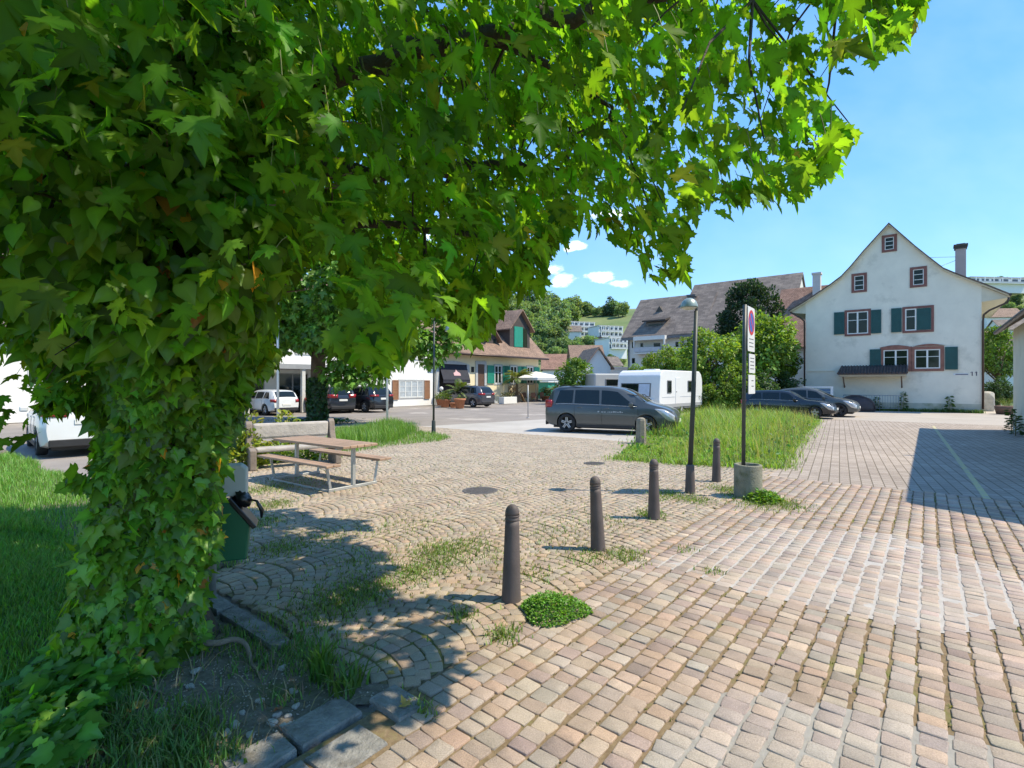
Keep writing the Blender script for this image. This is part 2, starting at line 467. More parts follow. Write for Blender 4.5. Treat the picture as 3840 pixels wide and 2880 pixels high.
def m_ground_surface(name, c1, c2, scale, speck=0.25, patch=None, sscale=90):
    if name in _M: return _M[name]
    m, nt, out = nodes_of(name)
    b = N(nt, 'ShaderNodeBsdfPrincipled'); nt.links.new(b.outputs[0], out.inputs[0])
    tc = N(nt, 'ShaderNodeTexCoord'); co = tc.outputs['Object']
    n1 = noise(nt, co, scale, 6, 0.65); c = ramp(nt, n1.outputs['Fac'], [(0.32, c1), (0.68, c2)]).outputs[0]
    n2 = noise(nt, co, sscale, 3, 0.7); r = ramp(nt, n2.outputs['Fac'], [(0.3, 1-speck), (0.7, 1.0)])
    c = mixc(nt, 1.0, c, r.outputs[0], 'MULTIPLY')
    if patch:
        n3 = noise(nt, co, patch[1], 5, 0.6); r3 = ramp(nt, n3.outputs['Fac'], [(patch[2], 0.0), (patch[2]+0.06, 1.0)])
        c = mixc(nt, r3.outputs[0], c, patch[0])
    nt.links.new(c, b.inputs['Base Color']); b.inputs['Roughness'].default_value = 0.9; b.inputs['Specular IOR Level'].default_value = 0.25
    bp = N(nt, 'ShaderNodeBump'); bp.inputs['Strength'].default_value = 0.4; bp.inputs['Distance'].default_value = 0.01
    nt.links.new(n2.outputs['Fac'], bp.inputs['Height']); nt.links.new(bp.outputs[0], b.inputs['Normal'])
    _M[name] = m; return m

# the old road round the square (asphalt), the pale concrete plaza, the block-paved yard
ASPH = m_ground_surface('m_asphalt', (0.25,0.222,0.195), (0.34,0.30,0.265), 0.5, 0.22, ((0.40,0.355,0.31), 0.25, 0.60))
sheet('road', [L(-60,1.5), L(-2.3,1.5), L(-2.3,60), L(-2.0,95), L(-60,95)], -0.03, ASPH)
PLAZA = m_ground_surface('m_plaza', (0.40,0.37,0.33), (0.50,0.465,0.42), 0.35, 0.12, ((0.33,0.30,0.27), 0.8, 0.66))
sheet('plaza', [L(-17,14.9), L(-5.6,14.95), L(-5.9,20), L(-6.2,32), L(-9,33), L(-15.5,21.8)], -0.022, PLAZA)

def mat_yard():
    m, nt, out = nodes_of('m_yard')
    b = N(nt, 'ShaderNodeBsdfPrincipled'); nt.links.new(b.outputs[0], out.inputs[0])
    tc = N(nt, 'ShaderNodeTexCoord')
    mp = N(nt, 'ShaderNodeMapping'); mp.inputs['Rotation'].default_value = (0, 0, R(-57.8)); nt.links.new(tc.outputs['Object'], mp.inputs[0])
    br = N(nt, 'ShaderNodeTexBrick'); nt.links.new(mp.outputs[0], br.inputs['Vector'])
    br.inputs['Scale'].default_value = 1.0; br.inputs['Brick Width'].default_value = 0.24; br.inputs['Row Height'].default_value = 0.17
    br.inputs['Mortar Size'].default_value = 0.010; br.inputs['Mortar Smooth'].default_value = 0.3; br.inputs['Bias'].default_value = 0.0
    br.inputs['Color1'].default_value = (0.36,0.295,0.24,1); br.inputs['Color2'].default_value = (0.45,0.375,0.31,1); br.inputs['Mortar'].default_value = (0.19,0.155,0.11,1)
    n1 = noise(nt, tc.outputs['Object'], 0.35, 7, 0.7)
    r = ramp(nt, n1.outputs['Fac'], [(0.3, 0.78), (0.7, 1.1)])
    c = mixc(nt, 1.0, br.outputs[0], r.outputs[0], 'MULTIPLY')
    n2 = noise(nt, tc.outputs['Object'], 60, 2, 0.7)
    r2 = ramp(nt, n2.outputs['Fac'], [(0.3, 0.8), (0.7, 1.1)])
    c = mixc(nt, 1.0, c, r2.outputs[0], 'MULTIPLY')
    nt.links.new(c, b.inputs['Base Color']); b.inputs['Roughness'].default_value = 0.9; b.inputs['Specular IOR Level'].default_value = 0.2
    bp = N(nt, 'ShaderNodeBump'); bp.inputs['Strength'].default_value = 0.5; bp.inputs['Distance'].default_value = 0.02; bp.invert = True
    nt.links.new(br.outputs['Fac'], bp.inputs['Height']); nt.links.new(bp.outputs[0], b.inputs['Normal'])
    return m
sheet('courtyard', [L(-2.6,11.1), L(1.15,11.1), L(12,10.2), L(14,31.0), L(-6.0,31.0), L(-5.0,24)], -0.012, mat_yard())
sheet('courtyard', [L(-8,31.0), L(14,31.0), L(14,60), L(-8,60)], -0.010, m_ground_surface('m_yard_far', (0.40,0.345,0.285), (0.48,0.42,0.35), 0.4, 0.15))

# worn painted line down the yard
pl = MB(); p0 = Vector((*G(3500,1597), 0)); p1 = Vector((*G(3712,1882), 0)); dv = (p1-p0).normalized(); sv = Vector((-dv.y, dv.x, 0))*0.045
pl.add([p0-sv, p0+sv, p1+sv, p1-sv], [(0,1,2,3)])
for v in range(4): pl.v[v] = (pl.v[v][0], pl.v[v][1], -0.007)
def mat_worn(name, c, under, thr):
    m, nt, out = nodes_of(name)
    b = N(nt, 'ShaderNodeBsdfPrincipled'); nt.links.new(b.outputs[0], out.inputs[0])
    tc = N(nt, 'ShaderNodeTexCoord'); n1 = noise(nt, tc.outputs['Object'], 9, 5, 0.7)
    r = ramp(nt, n1.outputs['Fac'], [(thr, 0.0), (thr+0.1, 1.0)])
    nt.links.new(mixc(nt, r.outputs[0], c, under), b.inputs['Base Color']); b.inputs['Roughness'].default_value = 0.9
    return m
tag(pl.build('road_marking', mat_worn('m_line', (0.50,0.44,0.22), (0.36,0.33,0.29), 0.50)), kind='structure')

# ------------------------------------------------------------------ setts (real stones)
SETT_TONES = np.array([(0.43,0.34,0.27),(0.40,0.32,0.27),(0.46,0.38,0.31),(0.37,0.30,0.28),(0.41,0.37,0.32),(0.36,0.34,0.31),(0.47,0.34,0.25),(0.33,0.27,0.255),(0.44,0.40,0.335),(0.36,0.36,0.33),(0.50,0.42,0.33)])

def setts(name, cen, dx, dy, hx, hy, col, mat_, lod_near, tilt=0.018, dz=0.003):
    """cen (m,2), unit axis dx (m,2), half sizes; near stones have chipped, rounded tops, far ones plain bevels"""
    m = len(cen)
    dxv = np.concatenate([dx, np.zeros((m,1))], 1); dyv = np.concatenate([dy, np.zeros((m,1))], 1)
    zoff = rng.normal(0, dz*0.6, m); tx = rng.normal(0, tilt, m); ty = rng.normal(0, tilt, m)
    def make(ix, near):
        k = len(ix)
        if k == 0: return None
        if near:
            c = 0.84
            ang = np.array([(1,c),(c,1),(-c,1),(-1,c),(-1,-c),(-c,-1),(c,-1),(1,-c)], float)
            rings = [(0.91, 0.0), (0.97, -0.0015), (1.0, -0.006), (1.015, -0.04)]
        else:
            ang = np.array([(1,1),(-1,1),(-1,-1),(1,-1)], float); rings = [(0.95, 0.0), (1.0, -0.004), (1.0, -0.04)]
        na = len(ang)
        jit = 1 + rng.normal(0, 0.05, (k, na, 2))
        P = []
        dome = rng.uniform(-0.0005, 0.0015, k)
        if near: P.append(np.stack([np.zeros(k), np.zeros(k), dome], 1)[:, None])
        for s, z in rings:
            q = ang[None]*jit*s
            P.append(np.concatenate([q[..., 0:1]*hx[ix][:, None, None], q[..., 1:2]*hy[ix][:, None, None], np.full((k, na, 1), z)], 2))
        P = np.concatenate(P, 1)
        P[..., 2] += zoff[ix][:, None] + P[..., 0]*tx[ix][:, None] + P[..., 1]*ty[ix][:, None] + (rng.normal(0, 0.0012, P.shape[:2]) if near else 0)
        W = cen[ix][:, None, :]*np.array([1, 1])
        X = P[..., 0:1]*dxv[ix][:, None] + P[..., 1:2]*dyv[ix][:, None]
        X[..., :2] += W; X[..., 2] = P[..., 2]
        nv = X.shape[1]
        F4 = []; F3 = []; o = 1 if near else 0
        if near: F3 = [(0, 1+i, 1+(i+1) % na) for i in range(na)]
        else: F4.append((0,1,2,3))
        for r in range(len(rings)-1):
            for i in range(na):
                F4.append((o+r*na+i, o+(r+1)*na+i, o+(r+1)*na+(i+1) % na, o+r*na+(i+1) % na))
        return X.reshape(-1, 3), nv, F4, F3, np.repeat(col[ix], nv, 0)
    Vs, Cs, Q, T = [], [], [], []; base = 0
    for ix, near in ((np.where(lod_near)[0], True), (np.where(~lod_near)[0], False)):
        r = make(ix, near)
        if r is None: continue
        V, nv, F4, F3, C = r
        off = (np.arange(len(ix))*nv + base)[:, None, None]
        if len(F4): Q.append((np.array(F4)[None] + off).reshape(-1, 4))
        if len(F3): T.append((np.array(F3)[None] + off).reshape(-1, 3))
        Vs.append(V); Cs.append(C); base += len(V)
    Fs = [np.concatenate(Q)] + ([np.concatenate(T)] if T else [])
    ob = np_mesh(name, np.concatenate(Vs), Fs, mat_, None, np.concatenate(Cs), False)
    return tag(ob, kind='structure')

def tones(m, v=0.085, tint=None):
    c = SETT_TONES[rng.integers(0, len(SETT_TONES), m)]; c = (0.52*c + 0.46*np.array((0.385,0.292,0.24)))*np.array((0.985,0.98,0.955)) * (1 + rng.normal(0, v, (m, 1)))
    c = c*(1 + rng.normal(0, 0.012, (m, 3)))*np.array((1.03,0.995,0.955))
    if tint is not None: c = c*np.array(tint)
    return np.clip(c, 0.05, 0.75)

MS = mat_attr('m_sett', 0.82, 0.20, 140, 0.22, 0.45, 130)

# repaired patches with pale mortar, read off the ground
PATCH_A = [G(2405+0*1,2118), G(2650,2040), G(2850,1975), G(3330,1998), G(3520,2055), G(3655,2098), G(3840,2180), G(3990,2400), G(3840,2345), G(3560,2375), G(3440,2360), G(3250,2315), G(3000,2262), G(2800,2220), G(2560,2140)]
PATCH_B = [G(2420,2860), G(2520,2720), G(2640,2605), G(2790,2580), G(3130,2640), G(3360,2700), G(3600,2760), G(3860,2830), G(4000,3200), G(2300,3200)]

# strips of setts running along the street
rows = []; a = -2.36; k = 0
while a < 11.5:
    wd = 0.128*rng.uniform(0.95, 1.06); rows.append((a, wd)); a += wd + rng.uniform(0.011, 0.022)
cen, hx, hy = [], [], []
for a0, wd in rows:
    b0 = -1.6 if a0 > -2.17 else 1.98 if a0 < -2.25 else 1.66
    b = b0 + rng.uniform(0, 0.1); bend = rng.normal(0, 0.006)
    btop = 11.05 if a0 < 1.15 else 11.05 - (a0-1.15)*0.083
    while b < btop:
        ln = rng.choice([0.085, 0.095, 0.105, 0.118])*rng.uniform(0.94, 1.05)
        cen.append((a0 + wd/2 + rng.normal(0, 0.003) + 0.004*math.sin(b*0.9 + a0*2), b + ln/2)); hx.append(wd/2*rng.uniform(0.93, 1.0)); hy.append(ln/2)
        b += ln + rng.uniform(0.003, 0.008)
cen = np.array(cen); hx = np.array(hx); hy = np.array(hy)
wx = CA*cen[:, 0] + SA*cen[:, 1]; wy = -SA*cen[:, 0] + CA*cen[:, 1]
keep = (wy > 0.4) & (np.abs(wx) < 1.15*np.maximum(wy, 0.3) + 4.0)
cen = np.stack([wx, wy], 1)[keep]; hx = hx[keep]; hy = hy[keep]; m = len(cen)
ang = rng.normal(0, 0.02, m)
ux = np.stack([CA*np.cos(ang) + SA*np.sin(ang), -SA*np.cos(ang) + CA*np.sin(ang)], 1); uy = np.stack([-ux[:, 1], ux[:, 0]], 1)
col = tones(m)
inA = in_poly(cen[:, 0], cen[:, 1], PATCH_A); inB = in_poly(cen[:, 0], cen[:, 1], PATCH_B)
col[inA] = col[inA]*0.8 + np.array((0.46,0.40,0.36))*0.25          # cement film left on the stones
col[inB] = col[inB]*0.8 + np.array((0.38,0.37,0.355))*0.22
setts('sett_paving', cen, ux, uy, hx, hy, col, MS, cen[:, 1] < 5.2)

# segmental arcs of small setts on the square
FANPOLY = [L(-2.40,1.96), L(-2.44,11.0), L(-2.6,12.6), L(-5.4,11.3), L(-6.0,15.0), L(-17.5,14.85), L(-13.5,8.0), L(-12.6,3.0), L(-12.6,2.5), L(-5.5,2.5), L(-5.3,1.96)]
cen, ux = [], []; W_ = 1.02; Rr = W_/math.sqrt(2)
for c in range(17):
    ac = -2.40 - W_*(c+0.5)
    b = 0.6 + rng.uniform(0, 0.1)
    while b < 16:
        n = 10
        ph = rng.uniform(-0.02, 0.02); rad = Rr*rng.uniform(0.985, 1.015)
        for i in range(n):
            th = -PI/4 + (i+0.5)*PI/2/n + ph + rng.normal(0, 0.008)
            cen.append((ac + rad*math.sin(th), b + rad*math.cos(th) - Rr*0.7 + rng.normal(0, 0.003))); ux.append(th)
        b += 0.108*rng.uniform(0.97, 1.04)
cen = np.array(cen); th = np.array(ux)
wx = CA*cen[:, 0] + SA*cen[:, 1]; wy = -SA*cen[:, 0] + CA*cen[:, 1]
# local tangent (cos th, -sin th) in a,b
tx_, ty_ = np.cos(th), -np.sin(th)
ux = np.stack([CA*tx_ + SA*ty_, -SA*tx_ + CA*ty_], 1)
keep = in_poly(wx, wy, FANPOLY) & (wy > 1.0)
cen = np.stack([wx, wy], 1)[keep]; ux = ux[keep] + rng.normal(0, 0.02, (keep.sum(), 2)); ux = unit(ux); uy = np.stack([-ux[:, 1], ux[:, 0]], 1)
m = len(cen)
hx = 0.051*rng.uniform(0.90, 1.03, m); hy = 0.049*rng.uniform(0.88, 1.04, m)
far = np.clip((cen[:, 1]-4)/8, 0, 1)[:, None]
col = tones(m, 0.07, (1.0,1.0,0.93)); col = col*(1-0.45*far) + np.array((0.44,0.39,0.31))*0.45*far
MF = mat_attr('m_sett_small', 0.85, 0.18, 140, 0.22, 0.45, 130)
setts('cobble_paving', cen, ux, uy, hx, hy, col, MF, cen[:, 1] < 5.5, 0.012, 0.0025)

# bedding between the stones: earth, sand and moss
def mat_bed(name, c0, c1, c2, s1=1.3, thr=0.52):
    m, nt, out = nodes_of(name)
    b = N(nt, 'ShaderNodeBsdfPrincipled'); nt.links.new(b.outputs[0], out.inputs[0])
    tc = N(nt, 'ShaderNodeTexCoord'); co = tc.outputs['Object']
    n1 = noise(nt, co, 25, 5, 0.7); c = ramp(nt, n1.outputs['Fac'], [(0.3, c0), (0.7, c1)]).outputs[0]
    n2 = noise(nt, co, s1, 6, 0.7); r = ramp(nt, n2.outputs['Fac'], [(thr, 0.0), (thr+0.12, 1.0)])
    nt.links.new(mixc(nt, r.outputs[0], c, c2), b.inputs['Base Color']); b.inputs['Roughness'].default_value = 1.0; b.inputs['Specular IOR Level'].default_value = 0.1
    bp = N(nt, 'ShaderNodeBump'); bp.inputs['Strength'].default_value = 0.8; bp.inputs['Distance'].default_value = 0.01
    nt.links.new(n1.outputs['Fac'], bp.inputs['Height']); nt.links.new(bp.outputs[0], b.inputs['Normal'])
    return m
sheet('paving_bed', [L(-2.38,-1.8), L(12,-1.8), L(12,10.2), L(9,10.6), L(1.2,11.14), L(-2.42,11.14)], -0.011, mat_bed('m_bed', (0.155,0.11,0.065), (0.26,0.195,0.12), (0.17,0.175,0.055), 1.4, 0.54))
sheet('paving_bed', FANPOLY, -0.0105, mat_bed('m_bed_fan', (0.15,0.12,0.065), (0.25,0.20,0.12), (0.15,0.17,0.05), 1.1, 0.47))
sheet('mortar_bed', PATCH_A, -0.0045, mat('m_mortar', (0.42,0.385,0.35), 0.95, 0.12, 12, bump=0.3, bscale=90))
sheet('mortar_bed', PATCH_B, -0.0075, mat('m_mortar_grey', (0.30,0.28,0.25), 0.95, 0.14, 12, bump=0.3, bscale=90))

# ------------------------------------------------------------------ kerbs round the tree bed
kb = MB()
def slab(c, ax, hx_, hy_, z, mb=kb):
    ax = Vector((ax[0], ax[1], 0)).normalized(); ay = Vector((-ax.y, ax.x, 0))
    q = [(-1,-1),(1,-1),(1,1),(-1,1)]
    jit = [(random.uniform(0.90,1.03), random.uniform(0.84,1.04)) for _ in q]
    tilt = [random.uniform(-0.006, 0.006) for _ in q]
    top = [Vector((c[0], c[1], z+tl)) + ax*(a_*hx_*j[0]*0.97) + ay*(b_*hy_*j[1]*0.95) for (a_, b_), j, tl in zip(q, jit, tilt)]
    mid = [Vector((c[0], c[1], z-0.012+tl)) + ax*(a_*hx_*j[0]) + ay*(b_*hy_*j[1]) for (a_, b_), j, tl in zip(q, jit, tilt)]
    bot = [Vector((v.x, v.y, -0.08)) for v in mid]
    mb.add(top+mid+bot, [(0,1,2,3)] + [(i, i+4, (i+1) % 4+4, (i+1) % 4) for i in range(4)] + [(i+4, i+8, (i+1) % 4+8, (i+1) % 4+4) for i in range(4)])
b = 1.70
for row, (ac, wd) in enumerate(((-2.52, 0.115), (-2.235, 0.13))):
    b = 1.72 if row == 0 else 1.66
    while b > -1.5:
        ln = random.uniform(0.30, 0.46)
        slab(L(ac + random.uniform(-0.01,0.01), b-ln/2), (SA, CA), ln/2-0.006, wd, 0.013-0.007*row + random.uniform(-0.006,0.006)); b -= ln
slab(L(-2.33, 1.88), (CA, -SA), 0.15, 0.10, 0.018)
a = -3.45
while a > -5.4:
    ln = random.uniform(0.85, 1.05); slab(L(a-ln/2, 1.80), (CA, -SA), ln/2-0.004, 0.075, 0.024); a -= ln
tag(kb.build('kerb', mat('m_kerb', (0.22,0.21,0.19), 0.92, 0.35, 9, dirt=((0.12,0.105,0.08), 7, 0.55), bump=0.9, bscale=35)), kind='structure')

# ------------------------------------------------------------------ lawn, tree bed, meadow ground
def lawn_z(x, y):
    x = np.asarray(x, float); y = np.asarray(y, float)
    a_ = CA*x - SA*y; b_ = SA*x + CA*y
    ed = np.clip((-2.60-a_)/0.45, 0, 1)*np.where(a_ < -5.4, 1.0, np.clip((1.70-b_)/0.35, 0, 1))
    return -0.004 + ed*(0.024 + 0.02*np.sin(x*1.7+y*0.9) + 0.015*np.sin(x*0.6-y*2.1+1) + 0.05*np.exp(-((x+2.5)**2 + (y-3.6)**2)/0.7))
gx = np.linspace(-18, 0.6, 190); gy = np.linspace(-2, 16, 180)
XX, YY = np.meshgrid(gx, gy); A_, B_ = CA*XX - SA*YY, SA*XX + CA*YY
ok = (A_ < -2.42) & (B_ < np.where(A_ < -5.3, 2.42 + 0.08*np.sin(A_*2.3), np.where(A_ > -3.45, 2.02, 1.80)))
idx = np.arange(XX.size).reshape(XX.shape)
cell = ok[:-1,:-1] & ok[1:,:-1] & ok[:-1,1:] & ok[1:,1:]
Qd = np.stack([idx[:-1,:-1][cell], idx[:-1,1:][cell], idx[1:,1:][cell], idx[1:,:-1][cell]], 1)
lawn = np_mesh('bed_soil', np.stack([XX.ravel(), YY.ravel(), lawn_z(XX.ravel(), YY.ravel())-0.0], 1), [Qd], mat_bed('m_soil', (0.11,0.095,0.075), (0.24,0.21,0.165), (0.10,0.12,0.045), 1.2, 0.56), None, None, True)
tag(lawn, kind='structure')
MEADOW = [L(-5.9,11.25), L(-4.4,11.5), L(-3.2,11.9), L(-2.45,12.4), L(-2.9,15.5), L(-3.2,19), L(-4.2,29.4), L(-9.5,29.6), L(-8.3,18.5), L(-6.6,13.5)]
sheet('meadow_soil', MEADOW, 0.004, mat_bed('m_soil2', (0.10,0.085,0.05), (0.19,0.15,0.09), (0.09,0.12,0.035), 1.0, 0.45))
sheet('garden_soil', [L(-16,33.2), L(-8.1,33.2), L(-8.1,62), L(-16,62)], -0.002, mat('m_soil3', (0.10,0.11,0.05), 0.95, 0.25, 0.8))
# ------------------------------------------------------------------ the maple by the square's edge
TB = G(573, 2420); TX, TY = TB                      # foot of the trunk
def axis(z):                                        # trunk axis, leaning a little
    return Vector((TX + 0.03*z + 0.02*math.sin(z*1.7), TY + 0.02*z, z))
BARK = mat('m_bark', (0.055,0.042,0.03), 0.95, 0.4, 6, bump=1.0, bscale=25)
maple = thing('maple_tree', 'big maple with spreading leafy boughs over the ivy-covered trunk', 'tree', (TX, TY, 0))
off = Vector((-TX, -TY, 0))
def built(mb, name, m, parent, world=True):
    o = mb.build(name, m, parent)
    if world and parent is not None: o.matrix_parent_inverse = Matrix.Translation((-parent.location.x, -parent.location.y, -parent.location.z))
    return o
def unparent_space(o, parent):
    o.matrix_parent_inverse = Matrix.Translation(-parent.location); return o

mb = MB(); zs = [-0.1, 0.05, 0.2, 0.5, 1.0, 1.6, 2.2, 2.8, 3.3]
mb.tube([axis(z) for z in zs], [0.46, 0.40, 0.33, 0.28, 0.26, 0.25, 0.255, 0.28, 0.22], 16)
built(mb, 'trunk', BARK, maple)

# where the foliage stands against the picture's sky: edge of the crown as surveyed (in 2212 px units)
S22 = 3840/2212
MASK = [(-4000,-4000),(-4000,968),(0,968),(60,950),(98,905),(160,866),(330,900),(520,900),(590,868),(612,800),(640,740),(690,690),(712,760),(760,790),(835,795),(905,765),(940,700),(985,735),(1040,742),(1088,690),(1098,640),(1150,632),(1182,640),(1196,600),(1192,560),(1232,525),(1245,478),(1300,500),(1345,512),(1382,560),(1415,598),(1465,615),(1498,590),(1492,520),(1476,475),(1530,468),(1585,468),(1622,432),(1700,440),(1752,436),(1762,398),(1805,372),(1842,362),(1868,300),(1832,262),(1795,228),(1802,140),(1880,150),(1955,98),(2008,30),(2016,-60),(2300,-600),(4500,-4000)]
HOLES = [[(610,610),(670,585),(735,560),(745,690),(715,760),(700,812),(640,860),(592,860),(592,650)], [(892,800),(905,705),(938,688),(960,692),(1000,700),(1000,738),(955,745),(935,800)]]
SHADE = [(-16,7.3),(-6,7.3),(-4,7.7),(-2.4,7.1),(-1.3,5.9),(-1.15,4.9),(-0.35,4.1),(-0.42,3.6),(0.0,3.35),(-0.25,2.9),(-0.62,2.65),(-0.62,2.2),(0.1,1.5),(0.3,-7),(-16,-7)]
SK = -SUN_DIR.x/SUN_DIR.z, -SUN_DIR.y/SUN_DIR.z
def px22(P):
    Y = np.maximum(P[:, 1], 1e-3)
    return (P[:, 0]/Y*FX + CXP)/S22, (CYP - (P[:, 2]-HC)/Y*FX)/S22
LIT = [(*G(px_*3840/2212, py_*3840/2212), r_) for px_, py_, r_ in ((650,1148,0.15),(730,1156,0.17),(810,1155,0.2),(870,1533,0.09),(800,1560,0.05),(775,1592,0.045),(742,1590,0.045),(830,1600,0.07),(930,1330,0.12),(770,1375,0.07),(700,1360,0.06),(900,1440,0.06),(1010,1420,0.10),(640,1480,0.05),(560,1625,0.06),(980,1490,0.06))]
def crown_ok(P, margin=0):
    x, y = px22(P); front = P[:, 1] > 0.35
    ok = ~front | in_poly(x, y, MASK)
    ok &= ~(front & (np.abs(x-1106) < 1250) & (y > 968))
    sx, sy = P[:, 0] + SK[0]*P[:, 2], P[:, 1] + SK[1]*P[:, 2]
    wob = 0.20*np.sin(sx*4.1 + 1.7*np.sin(sy*2.3)) + 0.14*np.sin(sy*6.3 + sx*2.7) + 0.08*np.sin(sx*11 - sy*9)
    ok &= in_poly(sx + wob, sy + 0.7*wob, SHADE)
    for lx, ly, lr in LIT: ok &= np.hypot((sx-lx)*0.9, sy-ly) > lr*(1 + 0.5*np.sin(5*np.arctan2(sy-ly, sx-lx)))
    ok &= (np.linalg.norm(P - np.array([0, 0, HC]), axis=1) > 1.95)
    return ok
def limb_in(p):
    P = np.array([list(p)]); x, y = px22(P)
    return bool(P[0,1] < 0.35 or in_poly(x, y+25, MASK)[0])
T3 = axis(3.0)
limbs = [
 [T3, (-1.5,3.5,3.75), (-0.2,3.35,4.05), (0.9,3.1,4.15), (1.8,2.9,4.15), (2.4,2.75,4.1)],
 [axis(3.2), (-1.5,4.2,3.5), (-0.6,4.9,3.85), (0.2,5.3,4.0), (0.8,5.4,3.9)],
 [axis(3.3), (-1.7,2.6,3.9), (-0.5,1.8,4.6), (0.6,1.3,4.9), (1.6,1.1,5.0)],
 [axis(3.1), (-2.7,4.8,3.8), (-2.9,6.0,4.2), (-2.7,6.8,4.1)],
 [axis(3.0), (-3.6,3.3,3.7), (-5.0,3.1,4.1), (-6.3,3.2,4.2)],
 [axis(3.2), (-2.4,3.7,4.6), (-2.2,3.6,6.0), (-2.3,3.4,7.4)],
 [axis(2.6), (-1.7,3.85,2.95), (-0.8,4.1,3.05), (0.1,4.1,2.85), (0.6,4.0,2.6)],
 [axis(3.3), (-1.4,3.2,4.6), (0.1,2.7,5.6), (1.2,2.3,6.2)],
 [axis(3.2), (-3.2,2.5,4.4), (-4.0,1.2,5.2), (-4.4,0.2,5.4)],
 [axis(2.9), (-3.1,4.2,3.5), (-4.4,5.0,3.8), (-5.6,5.6,3.8)],
 [(-0.2,3.35,4.05), (0.4,3.5,3.85), (0.7,3.5,3.6)],
 [(0.9,3.1,4.15), (1.25,2.7,3.8)],
]
limb_pts = []
def dens(pts, n):
    pts = [Vector(p) for p in pts]; out = []
    for i in range(len(pts)-1):
        p0 = pts[max(i-1,0)]; p1 = pts[i]; p2 = pts[i+1]; p3 = pts[min(i+2,len(pts)-1)]
        for t in np.linspace(0, 1, n, endpoint=False):
            out.append(0.5*((2*p1)+(p2-p0)*t+(2*p0-5*p1+4*p2-p3)*t*t+(3*p1-p0-3*p2+p3)*t**3))
    out.append(pts[-1]); return out
for i, lm in enumerate(limbs):
    d = dens(lm, 6); r0 = 0.10 if i < 10 else 0.03
    if i == 6: r0 = 0.06
    rad = np.linspace(r0, 0.010, len(d))
    d = [p + Vector(rng.normal(0, 0.02, 3)) for p in d]
    while len(d) > 4 and not limb_in(d[-1]): d = d[:-1]
    rad = np.linspace(r0, 0.010, len(d))
    mb = MB().tube(d, list(rad), 8)
    built(mb, 'branch', BARK, maple)
    limb_pts += [(p, r) for p, r in zip(d, rad)][2:]
LP = np.array([list(p) for p, r in limb_pts])

def in_frame(P):
    x, y = px22(P); return (P[:, 1] > 0.35) & (x > -120) & (x < 2330) & (y > -150)
EC, ER = np.array([-2.2, 3.2, 5.3]), np.array([6.0, 5.4, 3.75])
P = rng.uniform(EC-ER, EC+ER, (84000, 3))
q = np.sum(((P-EC)/ER)**2, 1)
P = P[(q < 1) & (P[:, 2] > 1.95)]; P = P[crown_ok(P)]
hole = np.zeros(len(P), bool); x, y = px22(P)
for h in HOLES: hole |= in_poly(x, y, h) & (P[:, 1] > 0)
P = P[~hole]
P = P[~((P[:, 1] < 0.8) & (rng.random(len(P)) < 0.9))]
P = P[~((P[:, 0] < -4.6) & (rng.random(len(P)) < 0.6) & ~in_frame(P))]
fr = in_frame(P); q = np.sum(((P-EC)/ER)**2, 1)
# clusters: thick in the part one looks into, lighter high above
clump = 0.5 + 0.5*np.sin(P[:, 0]*3.1 + 1.3*np.sin(P[:, 2]*2.7))*np.sin(P[:, 1]*2.9 + P[:, 2]*2.1)
u = rng.random(len(P))
keepc = np.where(fr, u < 0.20 + 0.40*clump, u < 0.025 + 0.03*clump)
Cc = P[keepc]
extra = []
for px, py, Y, k in ((820,690,1.65,5),(770,730,1.9,4),(880,735,1.75,4),(735,690,2.2,4),(860,640,2.0,5),(960,640,2.3,4),(1050,690,2.5,3),(1060,700,2.3,3),(1470,580,2.6,4),(1440,560,2.7,3),(1840,310,2.6,4),(1815,340,2.65,3),(1750,415,2.6,3),(1940,80,2.9,4),(1985,20,2.9,3),(1900,120,2.9,3),(1700,230,2.7,4),(1050,480,2.2,3),(970,240,2.0,2),(1130,540,2.4,4),(1180,560,2.7,4),(640,650,2.6,3),(590,700,2.7,3),(950,690,2.9,5),(1000,705,3.0,5),(1020,660,3.1,5),(1070,640,3.2,4),(985,640,3.2,4),(1030,715,3.0,6),(1060,715,3.0,5),(1045,690,3.1,6),(1080,670,3.1,4),(1020,690,2.9,5),(1110,600,2.8,4),(1150,600,2.8,3),(1210,500,2.9,3),(1320,490,2.9,4),(1370,520,2.8,3),(1400,570,2.7,3),(1470,540,2.6,3),(1450,490,2.8,3),(1560,440,2.9,4),(1640,420,2.9,3),(1690,425,2.8,3),(1780,350,2.8,3),(620,770,2.7,2),(25,40,1.8,1),(60,760,2.6,2),(120,800,2.7,1),(25,900,2.8,5),(60,920,2.7,4),(5,940,2.8,4),(110,870,2.9,4),(20,860,2.8,4),(160,850,3.0,3),(1985,8,2.9,5),(1965,50,2.9,4),(1930,95,2.9,3),(1860,320,2.6,3)):
    for _ in range(k): extra.append(PT((px+rng.normal(0,14))*S22, (py-22+rng.normal(0,14))*S22, Y*rng.uniform(0.95,1.05)))
Cc = np.concatenate([Cc, np.array([list(e) for e in extra])])
frc = in_frame(Cc)
nl = np.where(frc, rng.integers(4, 8, len(Cc)), rng.integers(5, 9, len(Cc)))
rep = np.repeat(np.arange(len(Cc)), nl)
LPs = Cc[rep] + rng.normal(0, 1, (len(rep), 3))*np.array([0.11, 0.11, 0.085])
size = np.where(frc[rep], rng.normal(0.108, 0.024, len(rep)), rng.normal(0.25, 0.04, len(rep)))
size = np.clip(size, 0.07, 0.32)
out_ = LPs - np.array([TX, TY, 3.5]); out_[:, 2] = 0; out_ = unit(out_ + rng.normal(0, 0.9, out_.shape)*np.array([1,1,0]))
